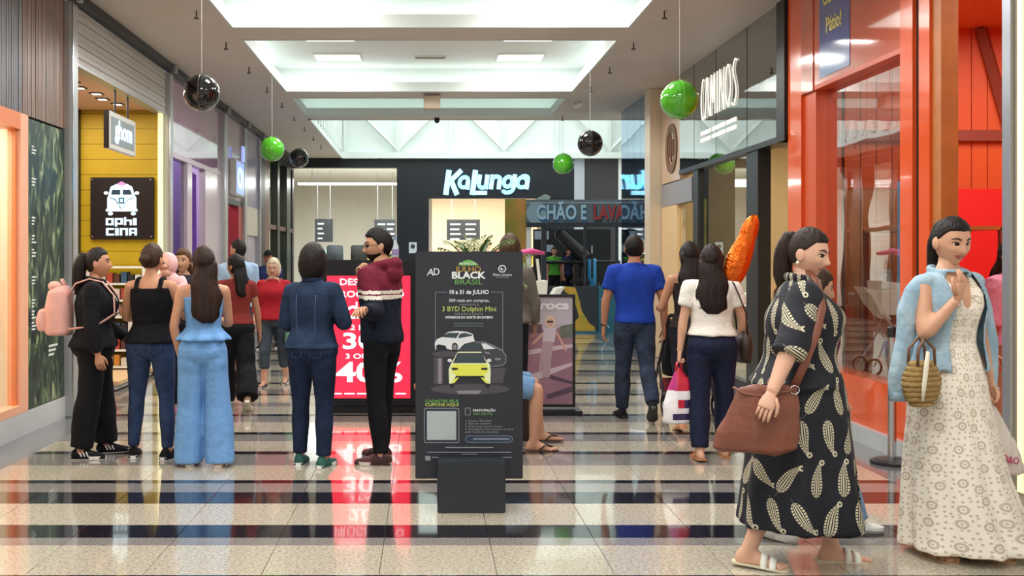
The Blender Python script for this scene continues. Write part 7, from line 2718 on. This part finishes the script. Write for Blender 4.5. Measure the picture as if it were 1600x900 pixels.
# ================================================================= FOREGROUND PEOPLE
def paisley():
    m = bpy.data.materials.new('paisley_cloth')
    m.use_nodes = True
    nt = m.node_tree
    b = nt.nodes['Principled BSDF']
    N = NB(nt)
    tc = nt.nodes.new('ShaderNodeTexCoord')
    sp_ = nt.nodes.new('ShaderNodeSeparateXYZ')
    nt.links.new(tc.outputs['Object'], sp_.inputs[0])
    X, Y, Z = sp_.outputs
    u = N.m('MULTIPLY', N.m('ARCTAN2', Y, X), 0.27)
    CWD, CHT = 0.135, 0.19
    row = N.m('FLOOR', N.m('DIVIDE', Z, CHT))
    cu_ = N.m('ADD', N.m('DIVIDE', u, CWD), N.m('MULTIPLY', N.m('MODULO', row, 2.0), 0.5))
    cell = N.m('FLOOR', cu_)
    lx = N.m('MULTIPLY', N.m('SUBTRACT', N.m('SUBTRACT', cu_, cell), 0.5), CWD)
    ly = N.m('MULTIPLY', N.m('SUBTRACT', N.m('SUBTRACT', N.m('DIVIDE', Z, CHT), row), 0.5), CHT)
    wn = nt.nodes.new('ShaderNodeTexWhiteNoise')
    wn.noise_dimensions = '2D'
    cb = nt.nodes.new('ShaderNodeCombineXYZ')
    nt.links.new(cell, cb.inputs[0])
    nt.links.new(row, cb.inputs[1])
    nt.links.new(cb.outputs[0], wn.inputs['Vector'])
    ang = N.m('MULTIPLY', N.m('SUBTRACT', wn.outputs['Value'], 0.5), 1.5)
    flip = N.m('SUBTRACT', N.m('MULTIPLY', N.m('GREATER_THAN', N.m('FRACT', N.m('MULTIPLY', wn.outputs['Value'], 7.3)), 0.5), 2.0), 1.0)
    ca, sa = N.m('COSINE', ang), N.m('SINE', ang)
    rx = N.m('SUBTRACT', N.m('MULTIPLY', lx, ca), N.m('MULTIPLY', ly, sa))
    ry = N.m('MULTIPLY', N.m('ADD', N.m('MULTIPLY', lx, sa), N.m('MULTIPLY', ly, ca)), flip)
    s = N.m('DIVIDE', ry, 0.085)
    bend = N.m('MULTIPLY', N.m('POWER', N.m('MAXIMUM', s, 0.0), 2.0), 0.016)
    rx2 = N.m('SUBTRACT', rx, bend)
    w = N.m('MULTIPLY', N.m('SQRT', N.m('MAXIMUM', N.m('SUBTRACT', 1.0, N.m('MULTIPLY', s, s)), 0.0)), N.m('SUBTRACT', 0.026, N.m('MULTIPLY', s, 0.015)))
    r = N.m('DIVIDE', N.m('ABSOLUTE', rx2), N.m('MAXIMUM', w, 0.0005))
    dash = N.m('GREATER_THAN', N.m('SINE', N.m('MULTIPLY', s, 38.0)), -0.55)
    ring1 = N.m('MULTIPLY', N.m('MULTIPLY', N.m('GREATER_THAN', r, 0.62), N.m('LESS_THAN', r, 1.0)), dash)
    ring2 = N.m('MULTIPLY', N.m('GREATER_THAN', r, 0.30), N.m('LESS_THAN', r, 0.48))
    core = N.m('LESS_THAN', r, 0.12)
    ex2 = N.m('SUBTRACT', rx, 0.022)
    ey2 = N.m('SUBTRACT', ry, 0.078)
    dd_ = N.m('SQRT', N.m('ADD', N.m('MULTIPLY', ex2, ex2), N.m('MULTIPLY', ey2, ey2)))
    eye = N.m('MULTIPLY', N.m('GREATER_THAN', dd_, 0.006), N.m('LESS_THAN', dd_, 0.0135))
    fac = N.m('MINIMUM', N.m('ADD', N.m('ADD', ring1, ring2), N.m('ADD', core, eye)), 1.0)
    mx = nt.nodes.new('ShaderNodeMix')
    mx.data_type = 'RGBA'
    nt.links.new(fac, mx.inputs['Factor'])
    mx.inputs[6].default_value = lin('#121420')
    mx.inputs[7].default_value = lin('#cfc7ac')
    nt.links.new(mx.outputs[2], b.inputs['Base Color'])
    b.inputs['Roughness'].default_value = 0.8
    return m


def floral():
    m = bpy.data.materials.new('floral_cloth')
    m.use_nodes = True
    nt = m.node_tree
    b = nt.nodes['Principled BSDF']
    N = NB(nt)
    tc = nt.nodes.new('ShaderNodeTexCoord')
    sp_ = nt.nodes.new('ShaderNodeSeparateXYZ')
    nt.links.new(tc.outputs['Object'], sp_.inputs[0])
    X, Y, Z = sp_.outputs
    u = N.m('MULTIPLY', N.m('ARCTAN2', X, Y), 0.2)
    cb = nt.nodes.new('ShaderNodeCombineXYZ')
    nt.links.new(u, cb.inputs[0])
    nt.links.new(Z, cb.inputs[1])

    def vor(scale, rnd):
        v = nt.nodes.new('ShaderNodeTexVoronoi')
        v.voronoi_dimensions = '2D'
        v.inputs['Scale'].default_value = scale
        v.inputs['Randomness'].default_value = rnd
        nt.links.new(cb.outputs[0], v.inputs['Vector'])
        return v.outputs['Distance']
    d1 = vor(11, 0.55)
    ring = N.m('MULTIPLY', N.m('GREATER_THAN', d1, 0.13), N.m('LESS_THAN', d1, 0.25))
    dot = N.m('LESS_THAN', d1, 0.06)
    d2 = vor(36, 0.6)
    d3 = N.m('MULTIPLY', N.m('LESS_THAN', d2, 0.22), N.m('GREATER_THAN', d1, 0.3))
    fac = N.m('MULTIPLY', N.m('MINIMUM', N.m('ADD', N.m('ADD', ring, dot), d3), 1.0), 0.55)
    mx = nt.nodes.new('ShaderNodeMix')
    mx.data_type = 'RGBA'
    nt.links.new(fac, mx.inputs['Factor'])
    mx.inputs[6].default_value = lin('#f3ebde')
    mx.inputs[7].default_value = lin('#9a8666')
    nt.links.new(mx.outputs[2], b.inputs['Base Color'])
    b.inputs['Roughness'].default_value = 0.8
    return m


# 16 -- woman in the paisley dress
PA = Person('woman in a black paisley shirt dress with a brown shoulder bag', 1.84, 5.20, -104, 1.69, girth=1.42, hair='#2a1d18', hair_style='ponytail', hair_len=0.30, hairvol=1.15, skin='#d7a78e', detail=5, seed=33, barefoot=True, lean=3, legthick=0.88,
            arms={'R': dict(u=(.60, -.36, -1), f=(.42, -.44, -1), curl=0.3, palm=(-1, .2, 0)), 'L': dict(u=(.2, .1, -1), f=(-.2, .4, -.8))},
            legs={'R': (-13, 8, 1, 10, 4), 'L': (15, 5, 1, 6)}, head=(-26, 14, 0))
m_pa = paisley()
dzp = PA.dz
rows = [(0.98, .235, .205, .004), (0.90, .255, .225, .0), (0.75, .262, .245, .005), (0.55, .268, .265, .01), (0.38, .272, .285, .015), (0.225, .275, .30, .02)]


def pa_up(acc_):
    acc_.add(ringloft(PA.trings(0.93, 1.44, lambda z: np.interp(z, [.93, 1.1, 1.3, 1.44], [.05, .036, .022, .012]))))
    for nm in 'RL':
        acc_.add(PA.armtube(nm, -0.3, 1.18, (.018, .026, .034, .03)))


PA.skirt(m_pa, [(z + dzp, a_, b_, c_) for (z, a_, b_, c_) in rows], folds=7, depth=0.055, name='dress', extra=pa_up, amp=0.007,
         cut=lambda c: (c[:, 2] < 0.235) & (np.hypot(c[:, 0], c[:, 1]) < .24) | (c[:, 2] < 0.62) & (c[:, 1] > 0.1) & (np.abs(c[:, 0] - .02) < (0.62 - c[:, 2]) * 0.16) | (c[:, 2] > 1.38) & (np.abs(c[:, 0]) < .045) & (c[:, 1] > .03))
for nm in 'RL':
    ac = Acc().add(PA.armtube(nm, 1.1, 1.2, (.03, .03, .038, .038)))
    PA.cloth('sleeve_cuff', ac, m_pa, 0.001, vox=0.008)
collar(PA, m_pa, 0.07, 0.013, 1.465, 0.6)
PA.shoes(mat('white_strap', '#e9e9df', 0.45), '#d6cdb2', 'slide')
g = Acc().add(G_ball((PA.hR @ V3(.083, -.006, -.045) + PA.hc) * PA.s, .008 * PA.s)).add(G_ball((PA.hR @ V3(-.083, -.006, -.045) + PA.hc) * PA.s, .008 * PA.s))
mk('earring', g.v, g.f, mat('pearl', '#efece4', 0.2), PA.root)
# brown bag
bg = thing('shoulder_bag', 'large soft brown leather bag at the hip of the woman in the paisley dress', 'bag', (1.565, 4.91, 0.605), rotz=math.radians(-6))
m_lt = mat('leather_brown', '#7a4636', 0.42, var=0.12, vscale=9, bump=0.2, bscale=40)
a = Acc().add(ringloft([(-.02, 0, 0.0, .15, .03), (-.02, 0, .02, .19, .045), (-.005, 0, .10, .19, .05), (.02, 0, .22, .16, .04), (.03, 0, .31, .13, .025)], 40, 3.2))
v, f = remesh(a.v, a.f, 0.008, 2)
mk('bag_body', wrinkle(v, f, .012, 6, (9, 9, 7)), f, m_lt, bg)
G().tube([(.15, -.03, .30), (.09, -.04, .29), (.0, -.042, .27), (-.08, -.04, .28), (-.13, -.03, .31)], [.006] * 5, 8).obj('rim_piping', m_lt, bg, smooth=True)
belt_strap([(.15, 0.0, .30), (.20, -.01, .42), (.255, .0, .56), (.295, .05, .68), (.30, .16, .80), (.285, .30, .862), (.265, .42, .845), (.20, .55, .74), (.19, .56, .5), (.15, .35, .36), (.06, .06, .31)], m_lt, bg, 0.02, 'strap', 0.28, (1, 0, 0))
mk('ring_buckle', *tube_mesh([(.15 + .02 * math.cos(t_), -.03, .30 + .02 * math.sin(t_)) for t_ in [2 * math.pi * k / 14 for k in range(15)]], [.003] * 15, 6), m_chrome, bg)

# 17 -- person hidden behind her
PB = Person('person in wide pale jeans and white sneakers hidden behind the paisley dress', 2.12, 5.74, -96, 1.50, hair='#3a2619', hair_style='long', hair_len=0.25, skin='#c99678', seed=35,
            arms={'L': dict(u=(.1, .3, -1), f=(-.1, .45, -1)), 'R': dict(u=(.1, .0, -1), f=(-.05, .2, -1))}, legs={'R': (-19, 6, 1, 30, 6), 'L': (21, 4, 1, 6)}, head=(0, 10, 0))
PB.top(fabric('maroon_knit', '#7a1f38', 0.1), 0.85, 1.44, 1.4, ease=0.03, sleeve_ease=0.035, hem=0.02, name='jumper')
PB.trousers(denim('jeans_pale', '#6f8fb5', '#8aa7c9'), ease=(.014, .02, .035, .05, .062), end=2.02, name='jeans')
PB.shoes(fabric('sneaker_white', '#e4e4e2', 0.03), '#f0f0ee', thick=0.034)

# 18 -- woman in the long floral dress
PF = Person('smiling woman in a long floral dress with a pale denim jacket over her shoulders', 2.70, 5.42, -160, 1.735, hair='#17110f', hair_style='ponytail', hair_len=0.34, hairvol=0.95, skin='#cf9c7e', detail=5, seed=37, smile=0.9, barefoot=True,
            arms={'R': dict(u=(.30, .26, -1), f=(-.62, .50, 1.0), curl=0.25, palm=(.3, -1, 0), hand=(-.2, .2, 1)), 'L': dict(u=(.20, .0, -1), f=(.10, .16, -1), curl=1.1)},
            legs={'R': (0, 3, 2, 8), 'L': (8, 5, 2, 8)}, head=(-10, 14, 0))
m_fl = floral()
rows = [(1.06, .138, .104, .006, 0), (0.98, .17, .13, 0, 0), (0.86, .20, .16, -.006, 0), (0.65, .225, .19, 0, -.01), (0.40, .265, .23, .01, -.03), (0.18, .31, .27, .03, -.06), (0.05, .345, .30, .04, -.09)]


def pf_up(acc_):
    acc_.add(ringloft(PF.trings(1.02, 1.25, 0.012)))
    for sd in (-1, 1):
        # bodice cups narrowing into straps leave the V neckline
        P = [PF.W(V3(sd * x_, y_ + PF.spine(z_), z_ + PF.dz)) for (x_, y_, z_) in ((.050, .085, 1.20), (.064, .098, 1.27), (.078, .092, 1.325), (.088, .066, 1.37), (.092, .02, 1.425), (.088, -.04, 1.425), (.08, -.085, 1.34), (.07, -.095, 1.24))]
        acc_.add(tube_mesh(P, [r_ * PF.s for r_ in (.040, .046, .034, .020, .012, .012, .014, .02)], 12))


PF.skirt(m_fl, [(z + PF.dz, a_, b_, c_, d_) for (z, a_, b_, c_, d_) in rows], folds=8, depth=0.05, name='dress', extra=pf_up, amp=0.005, vox=0.0095, freq=(12, 12, 3))
PF.shoes(mat('tan_strap2', '#b98a64', 0.5), '#c9a27c', 'sandal')
m_dp = denim('denim_pale', '#94b4ca', '#b3cbd9')
ac = Acc()
ac.add(ringloft(PF.trings(0.93, 1.445, lambda z: np.interp(z, [.93, 1.2, 1.38, 1.445], [.055, .045, .035, .016]))))
for sd in (-1, 1):
    ac.add((ICO[3][0] * V3(.062, .062, .045) * PF.s + PF.W(V3(sd * .152, 0, 1.378 + PF.dz)), ICO[3][1]))
PF.cloth('denim_jacket', ac, m_dp, 0.005, vox=0.009, cut=lambda c: (c[:, 1] > 0.015) & (np.abs(c[:, 0]) < .098 + .04 * (1.40 - c[:, 2])) & (c[:, 2] < 1.43) | (c[:, 2] > 1.42) & (np.hypot(c[:, 0], c[:, 1]) < .062) | (c[:, 2] < .945) & (np.abs(c[:, 0]) < .16) & (np.abs(c[:, 1]) < .12))
for sd, (tx, ty) in ((1, (.31, -.02)), (-1, (.275, -.01))):
    pts = [PF.W(V3(sd * x_, y_, z_ + PF.dz)) for (x_, y_, z_) in ((.160, -.01, 1.375), (.205, -.01, 1.325), (.24, ty, 1.22), (.262, ty, 1.08), (tx, ty, .92), (tx, ty + .01, .80))]
    a = Acc().add(tube_mesh(pts, [r_ * PF.s for r_ in (.05, .056, .060, .056, .052, .05)], 16, 0.72, (1, 0, 0)))
    v, f = remesh(a.v, a.f, .009, 2)
    sl_ = mk('jacket_sleeve', wrinkle(v, f, .006, 9 + sd), f, m_dp, PF.root)
    a = Acc().add(tube_mesh([PF.W(V3(sd * tx, ty + .01, .83 + PF.dz)), PF.W(V3(sd * tx, ty + .01, .785 + PF.dz))], [.053 * PF.s] * 2, 16, 0.74, (1, 0, 0)))
    mk('cuff', a.v, a.f, m_dp, sl_)
collar(PF, m_dp, 0.085, 0.012, 1.447, 1.0)
for sd in (-1, 1):
    pts = [(sd * .095, .150), (sd * .165, .135)]
    g = G()
    c0, c1 = PF.W(V3(sd * .105, .138, 1.285 + PF.dz)), PF.W(V3(sd * .165, .098, 1.29 + PF.dz))
    c2, c3 = PF.W(V3(sd * .165, .104, 1.245 + PF.dz)), PF.W(V3(sd * .105, .145, 1.235 + PF.dz))
    nrm = V3(0, .008, 0)
    g.add([tuple(q) for q in (c0, c1, c2, c3, c0 + nrm, c1 + nrm, c2 + nrm, c3 + nrm)], [(0, 1, 2, 3), (4, 7, 6, 5), (0, 4, 5, 1), (1, 5, 6, 2), (2, 6, 7, 3), (3, 7, 4, 0)])
    g.obj('pocket_flap', m_dp, PF.root)
# straw bag on her right arm
el = PF.local(PF.J['elR'] + V3(.0, .05, .0))
sbg = thing('straw_bag', 'round woven straw handbag with a pale scarf hanging from the floral dress woman\'s arm', 'bag', (el.x - .07, el.y - .05, el.z - .33), rotz=math.radians(20))
m_sw = mat('straw', '#a3854f', 0.8, var=0.25, vscale=40, bump=0.6, bscale=70, stretch=(1, 1, 3))
g = G()
n = 26
for i in range(9):
    z = .012 + i * .024
    t = i / 8
    rx = np.interp(t, [0, .15, .5, .8, 1], [.055, .085, .10, .088, .06])
    pts = [(rx * math.cos(2 * math.pi * k / n), .42 * rx * math.sin(2 * math.pi * k / n) + .003 * math.sin(k * 3.1 + i), z) for k in range(n + 1)]
    g.tube(pts, [.0165] * (n + 1), 8)
g.lathe([(.05, .0), (.05, .01)], n=16)
g.obj('woven_body', m_sw, sbg, smooth=True)
for yy in (-.03, .03):
    G().tube([(-.055, yy, .2), (-.05, yy, .28), (0, yy * .6, .335), (.05, yy, .28), (.055, yy, .2)], [.007] * 5, 8).obj('handle', mat('handle_brown', '#6d4a30', 0.5), sbg, smooth=True)
G().tube([(-.01, -.05, .27), (-.03, -.06, .2), (-.045, -.06, .1), (-.05, -.055, .03)], [.012, .016, .014, .008], 8, 0, .4).obj('scarf', mat('scarf_cream', '#e9e2cf', 0.7), sbg, smooth=True)
# plastic bag in her left hand
hw_ = PF.local(PF.J['wrL'] + PF.J['fdL'] * 0.09)
pg = thing('plastic_bag', 'translucent white plastic bag with small pink letters hanging beside the floral dress', 'bag', (hw_.x - .03, hw_.y - .01, hw_.z))
rows = [(-.02, .012, .010), (-.06, .03, .02), (-.14, .06, .035), (-.22, .085, .05), (-.31, .105, .055), (-.36, .11, .055), (-.375, .09, .04)]
a = Acc().add(ringloft([(.02 + .05 * (-r[0]) / .37, 0, r[0], r[1], r[2]) for r in rows][::-1], 32, 2.3))
v, f = remesh(a.v, a.f, 0.007, 1)
m_pl = mat('plastic_white', '#efe6dc', 0.35)
m_pl.node_tree.nodes['Principled BSDF'].inputs['Transmission Weight'].default_value = 0.35
mk('bag_body', wrinkle(v, f, .008, 9, (14, 14, 6)), f, m_pl, pg)
G().tube([(-.01, 0, -.04), (-.012, 0, .015), (.015, 0, .02), (.02, 0, -.04)], [.006] * 4, 8).obj('handle', m_pl, pg, smooth=True)
text('D&O', .05, mat('pink_letter', '#b8406a', 0.5), (.075, -.068, -.29), (math.pi / 2, math.radians(12), 0), pg, bold=.02, depth=.001, width=.085)

# 19 -- person in pink at the shop edge
PK = Person('person in a pink shirt standing inside the orange toy shop', 4.32, 7.75, 200, 1.66, hair='#2a1d18', hair_style='long', skin='#c99678', seed=39, zbase=0.004)
PK.top(fabric('pink_shirt', '#d99bb4', 0.05), 0.90, 1.45, 1.2, ease=0.024, sleeve_ease=0.03)
PK.trousers(fabric('beige_trouser', '#b99a78', 0.08))
PK.shoes(fabric('sneaker_white', '#e4e4e2', 0.03))
# 20, 21 -- girls in the games enclosure
for (xp, c, lab, sd_) in ((866, '#4f9a3a', 'girl in a green shirt in the dark games enclosure', 41), (887, '#2b3050', 'girl in a navy shirt inside the dark games enclosure', 43)):
    Xk, _ = px(xp, 400, 21.75)
    K = Person(lab, Xk, 21.75, 180 if sd_ == 41 else 215, 1.24, hair='#1d1614', hair_style='long', hair_len=0.28, skin='#b98a70', seed=sd_, zbase=0.5)
    K.top(fabric('tee' + c, c, 0.08), 0.90, 1.44, 0.5, ease=0.016)
    K.trousers(fabric('dark_trouser', '#1c1d26', 0.1))
    K.shoes(fabric('sneaker_black', '#15151a'))
